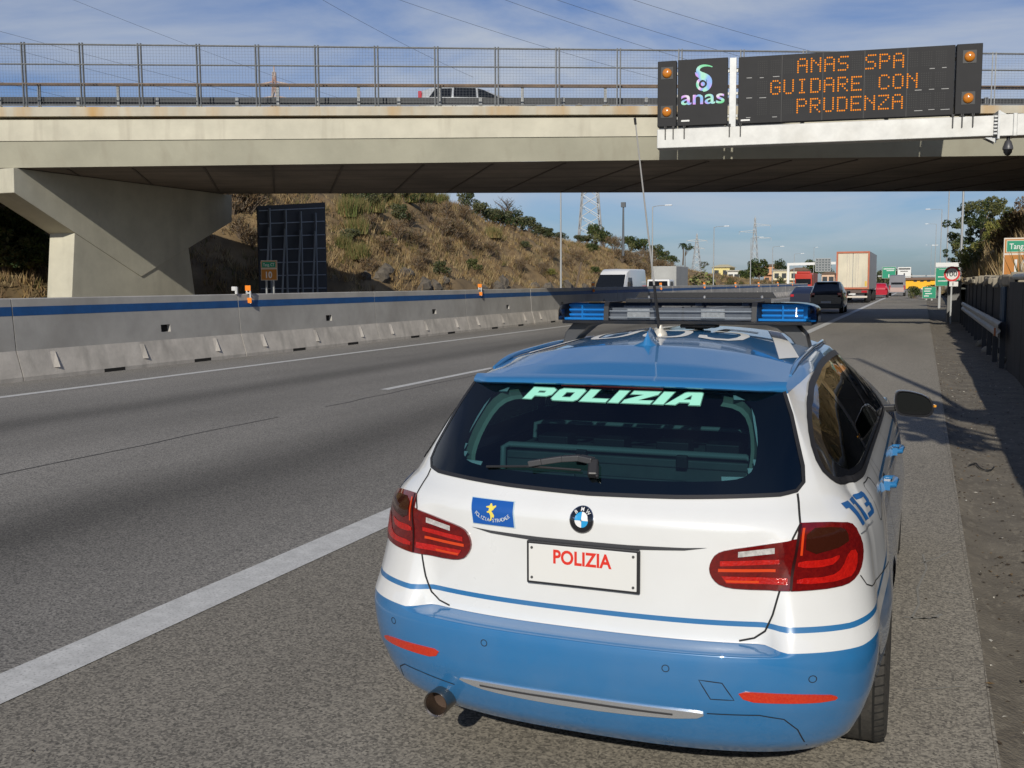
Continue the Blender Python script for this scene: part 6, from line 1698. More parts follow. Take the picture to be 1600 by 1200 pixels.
# red lorry far away on the other carriageway
rq = at(1255, 448, 150.0)
rl = empty('red_lorry', (rq.x, 150.0, 0), 0, 'red lorry cab far off on the other carriageway above the dark cars', 'lorry')
mb = MB(); mb.box((0, .9, 1.75), (2.4, 1.8, 2.3)); rc = mb.build('cab', paint('lorry_red', (.45, .04, .025)), rl, bevel=.12)
mb = MB(); mb.box((0, -.01, 1.75), (2.1, .03, .8)); mb.build('windscreen', TINT, rc)
mb = MB(); mb.box((0, -.03, .75), (2.3, .1, .45)); mb.build('bumper', PALEE, rc)
mb = MB(); mb.box((0, .6, 3.05), (1.9, 1.2, .35)); mb.build('air_deflector', paint('lorry_red', (.45, .04, .025)), rc, bevel=.1)
mb = MB(); mb.box((0, 5.2, 1.9), (2.4, 6.6, 2.2)); mb.build('load_body', mat('lorry_load', (.32, .10, .07), .7), rl)
for sg in (1, -1):
    for wy in (1.0, 6.5): mb = MB(); mb.lathe([(0, -.15), (.45, -.15), (.5, 0), (.45, .15), (0, .15)], (sg * 1.0, wy, .5), 'X', 20); mb.build('wheel', TYRE, rl)
# silver estate crossing the bridge
def ex_silver(r_):
    for sg in (1, -1): mb = MB(); mb.tube([(sg * .55, .7, 1.47), (sg * .56, 1.6, 1.52), (sg * .54, 2.6, 1.47)], .02, 6); mb.build('roof_rail', CHROME, r_)
cs_ = [(0, .32, .92, 1.02, .78, .72), (.12, .3, .98, 1.32, .84, .62), (.5, .28, 1.0, 1.44, .87, .59), (1.5, .28, .98, 1.47, .89, .60), (2.2, .28, .96, 1.42, .89, .58), (3.25, .28, .94, 1.00, .88, .70), (4.3, .3, .78, .86, .84, .7), (4.5, .36, .6, .66, .7, .6)]
sp_ = bpt(-8.7, 3.4, 0)
loft_vehicle('estate_car', (sp_.x, sp_.y, 7.70), BA - R(90), 'silver estate car crossing on the bridge behind the mesh fence', 'car', cs_, mat('silver_paint', (.50, .52, .53), .3, metal=.3, coat=.7), 1.78,
    [[(.4, 1.03), (1.25, 1.02), (1.25, 1.38), (.62, 1.38)], [(1.33, 1.02), (2.2, 1.0), (2.15, 1.38), (1.33, 1.40)], [(2.26, 1.0), (3.05, .98), (2.45, 1.30), (2.22, 1.36)]],
    rear_glass=[(-.6, .03, 1.05), (.6, .03, 1.05), (.52, .3, 1.40), (-.52, .3, 1.40)], rear_lamps=((.72, .05, 1.1, .18, .14, .34),), head_lamps=((.66, 4.3, .68, .3, .2, .16),), wheels=(.85, 3.5), extra=ex_silver)
# two pale stones left on the bridge kerb
for t in (-2.7, -1.75):
    mb = MB(); mb.lathe([(0, -.09), (.13, -.05), (.15, .0), (.09, .09), (0, .11)], (0, 0, 0), 'Z', 7)
    o = mb.build('rubble_stone', mat('pale_stone', (.33, .29, .22), .9)); o.location = bpt(t, .15, zt(t, 7.94) + .06); o.rotation_euler = (.2, .3, t)
    tag(o, 'pale chunk of rubble lying on the bridge edge behind the fence', 'stone', 'rubble stones on the bridge edge')

# ---- far buildings
def house(px0, px1, py0, Y, label, wall_m, roof_m, floors=2, depth=10, flat=False, zb=-.4):
    a, b = at(px0, py0, Y), at(px1, py0, Y); w_ = b.x - a.x; h_ = a.z - zb
    r_ = empty('house', ((a.x + b.x) / 2, Y + depth / 2, zb), 0, label, 'house')
    mb = MB(); mb.box((0, 0, h_ / 2), (w_, depth, h_)); mb.build('wall', wall_m, r_)
    if flat: mb = MB(); mb.box((0, 0, h_ + .15), (w_ + .8, depth + .8, .3)); mb.build('roof', roof_m, r_)
    else:
        mb = MB(); e = .5; rh = min(2.2, w_ * .18)
        mb.add([(-w_ / 2 - e, -depth / 2 - e, h_), (w_ / 2 + e, -depth / 2 - e, h_), (w_ / 2 + e, depth / 2 + e, h_), (-w_ / 2 - e, depth / 2 + e, h_), (-w_ / 4, 0, h_ + rh), (w_ / 4, 0, h_ + rh)], [(0, 1, 5, 4), (1, 2, 5), (2, 3, 4, 5), (3, 0, 4), (3, 2, 1, 0)]); mb.build('roof', roof_m, r_)
    nw_ = max(2, int(w_ / 3.2)); fh = 3.1
    for f in range(floors):
        zz = h_ - fh * (f + .5)
        if zz < .8: break
        for k in range(nw_):
            x = -w_ / 2 + w_ * (k + .5) / nw_; mb = MB(); mb.box((x, -depth / 2 - .02, zz), (1.3, .12, 1.5)); mb.build('window', mat('far_window', (.05, .055, .06), .2), r_)
        mb = MB(); mb.box((0, -depth / 2 - .6, zz - 1.25), (w_ * .9, 1.2, .22)); mb.build('balcony', wall_m, r_)
    return r_
CRM = mat('cream_wall', (.60, .54, .38), .8); YLW = mat('yellow_wall', (.66, .56, .24), .8); ORW = mat('orange_wall', (.55, .30, .17), .8); WHW = mat('white_wall', (.66, .65, .60), .8); TILE = mat('roof_tile', (.20, .13, .08), .9); CONR = mat('flat_roof', (.40, .38, .33), .9)
house(1113, 1140, 418, 300, 'low yellow house with a shallow roof on the left skyline', YLW, mat('roof_pale', (.52, .46, .30), .8), 2, 9)
house(1137, 1156, 424, 285, 'low white house below the yellow house', WHW, CONR, 1, 8, True)
house(1194, 1214, 416, 360, 'orange house behind the dark tree clump', ORW, TILE, 2, 9)
house(1208, 1231, 423, 320, 'cream apartment block with balconies left of the white portal post', CRM, CONR, 4, 10, True)
house(1233, 1262, 423, 322, 'cream apartment block with a brown roof under the white portal', mat('cream_wall_pale', (.64, .60, .46), .8), TILE, 4, 10)
house(1284, 1304, 428, 300, 'peach low house just left of the lorry', mat('peach_wall', (.60, .42, .30), .8), TILE, 2, 8)
yb = empty('warehouse', tuple(at(1440, 452, 230)), 0, 'bright yellow warehouse with a white base and flat roof behind the green signs', 'warehouse')
a, b = at(1413, 452, 230), at(1466, 437, 230); w_ = b.x - a.x; h_ = b.z + .4
yb.location = ((a.x + b.x) / 2, 236, -.4)
mb = MB(); mb.box((0, 0, h_ * .62), (w_, 10, h_ * .76)); mb.build('wall', mat('warehouse_yellow', (.80, .42, .015), .7), yb)
mb = MB(); mb.box((w_ * .25, -.4, h_ * .12), (w_ * .5, 10, h_ * .24)); mb.build('white_base', WHW, yb)
mb = MB(); mb.box((0, 0, h_ + .25), (w_ + 1, 11, .5)); mb.build('roof', mat('warehouse_roof', (.16, .10, .07), .8), yb)
for k in range(3): mb = MB(); mb.box((-w_ * .18 + k * w_ * .2, -5.06, h_ * .9), (w_ * .10, .1, h_ * .12)); mb.build('window', mat('far_window', (.05, .055, .06), .2), yb)
# ================================================================== vegetation
def fast_mesh(name, P, mi, mats, parent=None):
    """P: (N, k, 3) separate polygons of k corners"""
    N_, k = P.shape[:2]; me = bpy.data.meshes.new(name)
    me.vertices.add(N_ * k); me.vertices.foreach_set('co', P.reshape(-1).astype(np.float32))
    me.loops.add(N_ * k); me.loops.foreach_set('vertex_index', np.arange(N_ * k, dtype=np.int32))
    me.polygons.add(N_); me.polygons.foreach_set('loop_start', np.arange(0, N_ * k, k, dtype=np.int32))
    for m in mats: me.materials.append(m)
    me.polygons.foreach_set('material_index', np.asarray(mi, dtype=np.int32)); me.update(); me.validate()
    o = bpy.data.objects.new(name, me); col.objects.link(o)
    if parent: o.parent = parent
    return o
def leafmat(name, c, tr=.25):
    if name in MATS: return MATS[name]
    m = bpy.data.materials.new(name); m.use_nodes = True; t = m.node_tree; b = t.nodes['Principled BSDF']
    b.inputs['Base Color'].default_value = tuple(c) + (1,); b.inputs['Roughness'].default_value = .7; b.inputs['Specular IOR Level'].default_value = .25
    tl = t.nodes.new('ShaderNodeBsdfTranslucent'); tl.inputs['Color'].default_value = tuple(x * 1.2 for x in c) + (1,)
    mx = t.nodes.new('ShaderNodeMixShader'); mx.inputs['Fac'].default_value = tr
    t.links.new(b.outputs[0], mx.inputs[1]); t.links.new(tl.outputs[0], mx.inputs[2]); t.links.new(mx.outputs[0], t.nodes['Material Output'].inputs['Surface'])
    MATS[name] = m; return m
STRAW = [leafmat('straw_pale', (.43, .325, .175)), leafmat('straw_gold', (.34, .235, .105)), leafmat('straw_brown', (.23, .155, .085)), leafmat('straw_dark', (.10, .066, .034)), leafmat('grass_olive', (.13, .12, .04))]
def blades(X, Y, Z, n, h0, h1, wd, lean, mi_p, r=nrg):
    """n grass blades at every root"""
    T = len(X); X, Y, Z = (np.repeat(a, n) for a in (X, Y, Z)); N_ = T * n
    a = r.uniform(0, 2 * np.pi, N_); h = np.repeat(r.uniform(h0, h1, T), n) * r.uniform(.6, 1.1, N_); l = r.uniform(.1, lean, N_) * h
    w_ = wd * r.uniform(.6, 1.3, N_); ox, oy = r.normal(0, .10, N_), r.normal(0, .10, N_); b = a + r.uniform(-1, 1, N_)
    P = np.zeros((N_, 3, 3))
    P[:, 0] = np.stack([X + ox - np.cos(b) * w_, Y + oy - np.sin(b) * w_, Z - .06], 1)
    P[:, 1] = np.stack([X + ox + np.cos(b) * w_, Y + oy + np.sin(b) * w_, Z - .06], 1)
    P[:, 2] = np.stack([X + ox + np.cos(a) * l, Y + oy + np.sin(a) * l, Z + h], 1)
    mi = np.repeat(r.choice(len(mi_p), T, p=mi_p), n)
    return P, mi
# dry grass over the left cutting
M_ = 36000
gx = -28.1 - np.abs(nrg.beta(1.2, 1.6, M_)) * 16; gy = np.concatenate([nrg.uniform(0, 75, M_ * 5 // 10), nrg.uniform(75, 130, M_ * 3 // 10), nrg.uniform(130, 300, M_ - M_ * 5 // 10 - M_ * 3 // 10)])
dn = fbm(gx, gy, .5, 40) + .5 * (fbm(gx, gy, 1.7, 41) - .5); keep = (dn > .40) & ~((gx > -29.3) & (fbm(gx, gy, .35, 42) > .45)); gx, gy = gx[keep], gy[keep]
P, mi = blades(gx, gy, hill_l(gx, gy), 6, .22, .62, .026, .9, [.24, .24, .30, .10, .12])
tag(fast_mesh('dry_grass', P, mi, STRAW), kind='stuff')
M_ = 11000
gx = 3.25 + np.abs(nrg.beta(1.2, 1.5, M_)) * 11; gy = np.concatenate([nrg.uniform(-5, 14, M_ // 5), nrg.uniform(14, 60, M_ // 2), nrg.uniform(60, 150, M_ - M_ // 2 - M_ // 5)])
keep = fbm(gx, gy, .6, 50) > .36; gx, gy = gx[keep], gy[keep]
P, mi = blades(gx, gy, hill_r(gx, gy), 6, .30, .95, .03, .7, [.48, .30, .10, .02, .10])  # paler straw mix, lightens the shaded bank by colour
tag(fast_mesh('bank_grass', P, mi, STRAW), kind='stuff')

def leaf_quads(C, s0, s1, asp=.5, droop=0.0, r=nrg):
    N_ = len(C); u = r.normal(size=(N_, 3)); u[:, 2] -= droop; u /= np.linalg.norm(u, axis=1, keepdims=True); v = np.cross(u, r.normal(size=(N_, 3))); v /= np.linalg.norm(v, axis=1, keepdims=True) + 1e-9
    s = r.uniform(s0, s1, (N_, 1)); u = u * s; v = v * s * asp
    return np.stack([C - u * .5, C + v * .5 , C + u * .5, C - v * .5], 1)
def clump_points(clumps, n, r=nrg):
    """points through the shells of many small ellipsoids (x, y, z, radius)"""
    C = np.array(clumps); w_ = C[:, 3] ** 2; k = r.choice(len(C), n, p=w_ / w_.sum()); d = r.normal(size=(n, 3)); d /= np.linalg.norm(d, axis=1, keepdims=True)
    q = r.uniform(.35, 1.0, (n, 1)) ** .5; return C[k, :3] + d * q * C[k, 3:4] * np.array([1, 1, .85]), k
GREENB = [leafmat('leaf_mid', (.085, .115, .030)), leafmat('leaf_dark', (.036, .060, .020)), leafmat('leaf_olive', (.125, .125, .050)), leafmat('leaf_light', (.15, .17, .055))]
DRYB = [leafmat('twig_tan', (.23, .155, .085), .1), leafmat('twig_brown', (.125, .082, .045), .1), leafmat('twig_grey', (.19, .155, .115), .1), leafmat('twig_olive', (.12, .105, .045), .1)]
OLIVEB = [leafmat('leaf_olive', (.125, .125, .050)), leafmat('leaf_greygreen', (.13, .14, .085)), leafmat('leaf_dark', (.036, .060, .020)), leafmat('twig_olive', (.12, .105, .045), .1)]
YELB = [leafmat('leaf_yellow', (.27, .245, .065)), leafmat('leaf_lime', (.19, .20, .05)), leafmat('leaf_olive', (.125, .125, .050)), leafmat('straw_gold', (.30, .19, .075))]
EUCB = [leafmat('euc_dark', (.026, .044, .016)), leafmat('euc_mid', (.075, .098, .032)), leafmat('euc_olive', (.13, .135, .045)), leafmat('euc_light', (.16, .16, .07))]
REEDB = [leafmat('reed_olive', (.17, .175, .062)), leafmat('straw_gold', (.38, .25, .10)), leafmat('reed_green', (.10, .135, .035)), leafmat('reed_tan', (.26, .21, .09))]
BARK = mat('bark', (.14, .105, .075), .9, noise=(6, .4)); BARKL = mat('bark_pale', (.30, .25, .19), .85, noise=(4, .4))
def shrub_proto(name, kind, seed):
    r = np.random.default_rng(seed); r_ = empty(name, (0, 0, 0))
    cl = []
    for _ in range(16):
        a, d, z = r.uniform(0, 6.28), r.uniform(0, .75), r.uniform(.15, 1.0); cl.append((math.cos(a) * d * (1.15 - z * .5), math.sin(a) * d * (1.15 - z * .5), z, r.uniform(.18, .36)))
    mb = MB()
    for c in cl[:10]: mb.tube([(0, 0, -.1), (c[0] * .5, c[1] * .5, c[2] * .5), (c[0], c[1], c[2])], [.035, .022, .008], 5)
    mb.build('stem', BARK, r_)
    if kind == 'twig':
        n = 900; P, k = clump_points(cl, n, r); d = P - np.array([0, 0, -.2]); d /= np.linalg.norm(d, axis=1, keepdims=True); d += r.normal(0, .45, (n, 3)); d /= np.linalg.norm(d, axis=1, keepdims=True)
        sd = np.cross(d, r.normal(size=(n, 3))); sd /= np.linalg.norm(sd, axis=1, keepdims=True); l = r.uniform(.12, .34, (n, 1)); w_ = r.uniform(.010, .022, (n, 1))
        Q = np.stack([P - sd * w_, P + sd * w_, P + d * l], 1); fast_mesh('foliage', Q, r.choice(4, n, p=[.35, .3, .25, .1]), DRYB, r_)
    elif kind == 'reed':
        n = 420; a = r.uniform(0, 6.28, n); rad = r.uniform(0, .65, n) ** .8
        P, mi = blades(np.cos(a) * rad, np.sin(a) * rad, np.zeros(n), 3, .7, 1.5, .028, .5, [.4, .2, .2, .2], r); fast_mesh('foliage', P, mi, REEDB, r_)
    else:
        mats = {'green': GREENB, 'olive': OLIVEB, 'yellow': YELB}[kind]
        n = 1500; P, k = clump_points(cl, n, r); fast_mesh('foliage', leaf_quads(P, .07, .17, .55, 0, r), (k * 7 % 3 + r.choice([0, 0, 1], n)) % 4, mats, r_)
    return r_
def at_bank(px, py):
    d = (_F + _rt * ((px - 800) / 1600) + _up * ((600 - py) / 1600)).normalized(); t = 22.0; best = None
    while t < 160:
        p = CAMPOS + d * t
        if p.x > 3.3:
            z = float(hill_r([p.x], [p.y])[0])
            if p.z <= z: return Vector((p.x, p.y, z))
            if best is None or p.z - z < best[0]: best = (p.z - z, Vector((p.x, p.y, z)))
        t += .4
    return best[1]
def at_hill(px, py):
    d = (_F + _rt * ((px - 800) / 1600) + _up * ((600 - py) / 1600)).normalized(); t = 20.0; best = None
    while t < 420:
        p = CAMPOS + d * t; z = float(hill_l([p.x], [p.y])[0])
        if p.x < -27.8 and p.z <= z and z > .15: return Vector((p.x, p.y, z))
        if p.x < -27.8 and (best is None or p.z - z < best[0]): best = (p.z - z, Vector((p.x, p.y, z)))
        t += .5
    return best[1]
SHR = {k: [shrub_proto('shrub', k, s) for s in (3, 4)] for k in ('twig', 'reed', 'green', 'olive', 'yellow')}
SLAB = {'twig': ('dry brown twiggy shrub on the sunlit embankment slope', 'dry twiggy shrubs on the embankment'), 'reed': ('tuft of tall green reeds on the left embankment', 'green reed tufts on the embankment'),
        'green': ('rounded green bush on the left hillside', 'green bushes on the hillside'), 'olive': ('dull olive shrub among the dry grass of the hillside', 'olive shrubs on the hillside'), 'yellow': ('yellow-green bush on the bank above the right hand wall', 'yellow-green bushes on the right bank')}
used = {}
def shrub(kind, p, s, sz=1.0, label=None, cat='shrub'):
    pr = SHR[kind][rng.randrange(2)]; o = copy_tree(pr); o.location = p; o.rotation_euler = (0, 0, rng.uniform(0, 6.28)); o.scale = (s, s, s * sz)
    tag(o, label or SLAB[kind][0], cat, None if label else SLAB[kind][1]); return o
for px, py, s, sz in ((545, 352, 1.3, 1.5), (562, 338, 1.2, 1.4), (585, 332, 1.2, 1.3), (612, 326, 1.1, 1.3), (640, 320, 1.2, 1.3), (668, 318, 1.2, 1.3), (535, 395, 1.0, 1.2), (690, 318, 1.1, 1.3), (558, 368, 1.2, 1.3), (578, 318, 1.1, 1.3)): shrub('reed', at_hill(px, py), s * .72, sz * .75)
for px, py, s, sz in ((550, 322, 1.1, .9), (575, 326, 1.2, .9), (600, 322, 1.2, .9), (632, 316, 1.1, .9), (655, 322, 1.2, .9), (548, 385, 1.0, 1.0), (625, 352, 1.1, 1.0), (770, 345, 1.5, .9), (792, 348, 1.3, .9), (815, 352, 1.4, .9), (838, 358, 1.4, .8), (858, 362, 1.2, .8), (750, 335, 1.4, 1.0), (905, 372, 1.2, .8), (730, 325, 1.4, 1.0), (780, 338, 1.6, .9), (802, 344, 1.6, .9), (826, 352, 1.6, .9), (848, 358, 1.4, .8), (765, 338, 1.5, .9), (875, 366, 1.2, .7), (918, 376, 1.4, .8)): shrub('olive', at_hill(px, py), s, sz)
for px, py, s, sz in ((930, 378, 1.7, 1.5), (944, 384, 1.8, 1.2), (985, 388, 1.9, 1.1), (1003, 386, 1.8, 1.2), (1024, 396, 1.9, 1.0), (1038, 402, 1.7, 1.0), (1050, 408, 1.5, 1.0), (925, 395, 1.2, .9), (20, 395, 1.7, 1.0), (50, 390, 1.5, .9), (8, 425, 1.8, .9), (45, 430, 1.7, .8), (62, 415, 1.3, .8), (32, 412, 1.6, .9), (5, 390, 1.6, .9)): shrub('green', at_hill(px, py), s, sz)
for px, py, s, sz in ((690, 372, 1.3, .9), (712, 378, 1.5, .9), (735, 392, 1.4, .8), (650, 392, 1.2, .9), (600, 400, 1.1, .9), (700, 400, 1.2, .8), (765, 400, 1.2, .8), (860, 405, 1.3, .8), (960, 395, 1.8, 1.0), (972, 410, 1.6, .9), (990, 415, 1.6, .9), (1012, 412, 1.7, .9), (1030, 425, 1.6, .9), (1045, 430, 1.5, 1.0), (905, 410, 1.2, .8), (1005, 430, 1.4, .9), (580, 430, 1.0, .8), (655, 425, 1.0, .8), (810, 425, 1.1, .8), (845, 432, 1.1, .8), (380, 340, 1.3, .9), (375, 385, 1.2, .8), (395, 395, 1.1, .8), (30, 275, 1.6, .9), (10, 300, 1.6, .9), (620, 375, 1.2, .9), (575, 365, 1.1, .9), (725, 350, 1.3, .9), (670, 345, 1.3, .9), (640, 355, 1.2, .9), (700, 345, 1.4, .9)): shrub('twig', at_hill(px, py), s, sz)
# reedy dry stalks below the bridge edge, right of the pier
for px, py in ((370, 330), (383, 325), (395, 330), (365, 350), (390, 345)): shrub('twig', at_hill(px, py), 1.2, 1.3)
for px, py, Y, s in ((1517, 385, 62, 1.3), (1532, 376, 60, 1.4), (1545, 385, 55, 1.2), (1553, 372, 58, 1.4), (1522, 372, 68, 1.4), (1566, 378, 52, 1.1)):
    p = at_bank(px, py); shrub('yellow', p, s * .8, 1.2)
for px, py, Y, s in ((1585, 380, 46, 1.0), (1505, 420, 72, 1.1), (1570, 400, 44, .9)):
    p = at_bank(px, py); shrub('twig', p, s, 1.0, 'dry brown shrub on the bank above the right hand wall').__setitem__('group', 'dry shrubs on the right bank')
p = at(1428, 467, 108); shrub('green', Vector((p.x, 108, -.1)), 1.0, 1.25, 'low green bush at the end of the visible shoulder, below the yellow warehouse')
p = at(1445, 467, 135); shrub('green', Vector((p.x + .8, 135, -.1)), 1.3, 1.0, 'dark green bush behind the small green direction sign')
p = at(1408, 445, 216); 
for k, (px, s) in enumerate(((1372, 5.0), (1392, 5.5), (1409, 4.6))): p = at(px, 455, 250 + 6 * k); shrub('olive', Vector((p.x, 250 + 6 * k, -.4)), s, .85, ('olive thicket behind the lorry and the red car', 'olive thicket below the green overhead sign', 'olive thicket left of the yellow warehouse')[k])
for k, ps in enumerate(SHR.values()):
    for q, o in enumerate(ps):
        # the first of each kind stands on the slope too
        pp = at_hill(*((660, 410), (890, 420), (560, 415), (770, 375), (930, 430), (740, 425), (820, 395), (690, 435), (860, 435), (605, 385))[k * 2 + q]); o.location = pp; o.scale = (.9, .9, .8)
        kind = list(SHR)[k]; tag(o, SLAB[kind][0] if kind != 'yellow' else 'yellowish bush growing low on the left embankment', 'shrub', SLAB[kind][1] if kind != 'yellow' else 'yellowish bushes low on the left embankment')

def tree(name, loc, h, crown, label, mats, n=3500, leaf=(.12, .30), trunk_r=.16, bark=BARK, asp=.55, droop=0.0, seed=1, limbs=8, cat='tree'):
    """crown: list of (x, y, z, r) clumps relative to the trunk foot"""
    r = np.random.default_rng(seed); r_ = empty(name, loc, 0, label, cat)
    top = max(c[2] for c in crown); mb = MB()
    mb.tube([(0, 0, -.3), (.05 * h * .1, 0, h * .3), (-.03 * h * .2, .02, h * .6), (0, 0, top)], [trunk_r, trunk_r * .8, trunk_r * .55, trunk_r * .12], 8)
    tr_ = mb.build('trunk', bark, r_, smooth=60)
    for c in sorted(crown, key=lambda c: -c[3])[:limbs]:
        z0 = min(c[2] * .6, h * .6); mb = MB(); mb.tube([(0, 0, z0), (c[0] * .45, c[1] * .45, z0 + (c[2] - z0) * .6), (c[0], c[1], c[2])], [trunk_r * .5, trunk_r * .3, trunk_r * .08], 6); mb.build('limb', bark, tr_)
    P, k = clump_points(crown, n, r); mi = ((k * 5) % 3 + r.choice([0, 0, 1], n)) % len(mats)
    fast_mesh('crown', leaf_quads(P, leaf[0], leaf[1], asp, droop, r), mi, mats, r_); return r_
def ball_crown(r, cx, cy, cz, rx, ry, rz, n, s0, s1):
    out = []
    while len(out) < n:
        p = r.uniform(-1, 1, 3)
        if .25 < np.linalg.norm(p) < 1: out.append((cx + p[0] * rx, cy + p[1] * ry, cz + p[2] * rz, r.uniform(s0, s1)))
    return out
# big eucalyptus behind the right hand wall, traced in lobes
ez = 2.5; Ye = 108
def ecl(px, py, r, dy=0): q = at(px, py, Ye); return (q.x, dy, q.z, r)
lobes = [(1548, 316, .8), (1562, 322, .75), (1532, 325, .8), (1515, 325, .7), (1572, 335, .8), (1550, 338, 1.0), (1528, 345, .9), (1512, 342, .8), (1500, 352, .7), (1492, 365, .6), (1580, 352, .7), (1560, 358, .9), (1538, 365, .9), (1515, 368, .8), (1498, 380, .7), (1490, 392, .6), (1508, 392, .8), (1525, 386, .8), (1570, 372, .8), (1486, 402, .45), (1495, 412, .55), (1512, 410, .7), (1556, 380, .8), (1540, 390, .7), (1509, 330, .5), (1585, 340, .5)]
ec = at(1532, 400, Ye)
r0 = np.random.default_rng(9); crown = []
for px, py, r_ in lobes:
    for j in range(5):
        x, y, z, rr = ecl(px + r0.normal(0, 5), py + r0.normal(0, 5), r_ * r0.uniform(.3, .62), r0.normal(0, 1.4)); crown.append((x - ec.x, y, z - ez, rr * 1.25))
tree('eucalyptus_tree', (ec.x, Ye, ez), 6.5, crown, 'big dark eucalyptus tree rising behind the right hand wall and lamp posts', EUCB, 17000, (.13, .34), .22, BARKL, .42, .5, 5, 12)
q = at(1597, 350, 95); tree('bare_tree', (q.x + 1.2, 95, 3.0), 5, [(c[0], c[1], c[2] + 4.6, c[3]) for c in ball_crown(np.random.default_rng(4), 0, 0, 0, 1.9, 1.9, 1.8, 14, .4, .7)], 'reddish brown half bare tree at the right edge beside the eucalyptus', [DRYB[1], DRYB[2], DRYB[0]], 1500, (.12, .3), .15)
# bare crowned tree on the left ridge
q = at_hill(792, 342); hb = 3.1
bt = empty('bare_tree', q, 0, 'leafless dark-limbed tree standing on the left ridge under the bridge deck', 'tree')
mb = MB(); mb.tube([(0, 0, -.3), (.1, 0, hb * .35), (0, 0, hb * .7)], [.14, .11, .05], 7); tk = mb.build('trunk', BARK, bt)
r0 = random.Random(3)
for b_i in range(16):
    a, t0 = r0.uniform(0, 6.28), r0.uniform(.2, .65); p0 = Vector((0, 0, hb * t0)); d = Vector((math.cos(a), math.sin(a), r0.uniform(.35, 1.1))).normalized(); L_ = r0.uniform(.9, 1.9); mb = MB()
    p1 = p0 + d * L_ * .5 + Vector((0, 0, .1)); p2 = p0 + d * L_; mb.tube([p0, p1, p2], [.045, .03, .012], 5)
    for c in range(8):
        s = p0 + (p2 - p0) * r0.uniform(.35, 1); e = s + Vector((r0.uniform(-.5, .5), r0.uniform(-.5, .5), r0.uniform(.05, .55))); mb.tube([s, e], [.016, .007], 4)
    mb.build('limb', BARK, tk)
P, k = clump_points([(r0.uniform(-1.4, 1.4), r0.uniform(-1.2, 1.2), r0.uniform(1.2, 2.6), .4) for _ in range(12)], 260); fast_mesh('crown', leaf_quads(P, .08, .18), nrg.choice(3, 260), OLIVEB, bt)
# trees of the far left
def far_tree(px, py0, py1, Y, wpx, label, mats, seed, n=1600, name='tree'):
    a, b = at(px, py1, Y), at(px, py0, Y); h = b.z - a.z; w_ = wpx * (Y * 1.0) / 1600 * 1.08 / 2; r = np.random.default_rng(seed)
    zb = a.z; c = ball_crown(r, 0, 0, h * .58, w_, w_ * .8, h * .40, 34, h * .10, h * .19)
    return tree(name, (a.x, Y, zb), h, c, label, mats, n, (h * .05, h * .12), h * .03, seed=seed)
far_tree(1186, 406, 444, 260, 36, 'dark round-headed tree clump at the foot of the tall pylon', [GREENB[1], GREENB[0], GREENB[2], EUCB[0]], 21, 2600)
far_tree(1163, 420, 448, 235, 22, 'bright green tree in front of the dark tree clump', [GREENB[0], GREENB[3], GREENB[1]], 22)
far_tree(1218, 404, 430, 345, 12, 'tall feathery dark tree above the cream apartment block', [EUCB[0], EUCB[1], GREENB[1]], 23, 1000)
far_tree(1226, 414, 432, 350, 9, 'small dark conifer right of the tall feathery tree', [EUCB[0], GREENB[1]], 27, 700)
far_tree(1219, 432, 449, 215, 12, 'small dark tree in front of the cream apartment block', [GREENB[1], EUCB[0], GREENB[0]], 24, 900)
far_tree(1270, 405, 440, 330, 26, 'green tree behind the white portal sign', [GREENB[1], GREENB[0], EUCB[1]], 25)
far_tree(1292, 412, 440, 335, 16, 'green tree between the portal sign and the lorry', [GREENB[1], GREENB[2]], 26, 900)
far_tree(1100, 408, 420, 240, 14, 'small dusty tree left of the yellow house', [OLIVEB[0], OLIVEB[2], DRYB[1]], 28, 700)
far_tree(1128, 428, 452, 190, 40, 'dry olive thicket below the yellow house', [OLIVEB[0], DRYB[0], DRYB[1], OLIVEB[3]], 29, 1400)
far_tree(1145, 434, 453, 170, 30, 'green-brown thicket behind the median reflectors', [OLIVEB[0], GREENB[0], DRYB[1]], 30, 1200)
far_tree(1195, 436, 452, 200, 40, 'reddish dry scrub behind the lamp posts', [DRYB[0], DRYB[1], OLIVEB[0]], 31, 1200)
# prickly pear clump
q = at(1097, 449, 150); pp_ = empty('prickly_pear', (q.x, 150, q.z - 1.0), 0, 'sprawling olive prickly pear clump above the median reflectors', 'cactus')
mb = MB(); r0 = random.Random(8)
for _ in range(170):
    x, z = r0.uniform(-1.9, 1.9), r0.uniform(.2, 3.4) ; z *= (1 - abs(x) / 3.2); c = Vector((x, r0.uniform(-.8, .8), z + .6)); a = Vector((r0.gauss(0, 1), r0.gauss(0, 1), r0.gauss(0, .6))).normalized(); b = a.cross(Vector((r0.gauss(0, 1), r0.gauss(0, 1), 1))).normalized(); s = r0.uniform(.18, .30)
    mb.cur = r0.randrange(2); mb.add([c + a * s * math.cos(t) + b * s * .7 * math.sin(t) for t in [k * math.pi / 4 for k in range(8)]], [tuple(range(8))])
mb.build('pads', [leafmat('pad_light', (.20, .22, .075), .05), leafmat('pad_dark', (.07, .085, .03), .05)], pp_, fix=False)
mb = MB(); mb.tube([(0, 0, 0), (0, 0, 1.6)], .15, 6); mb.build('stem', BARK, pp_)
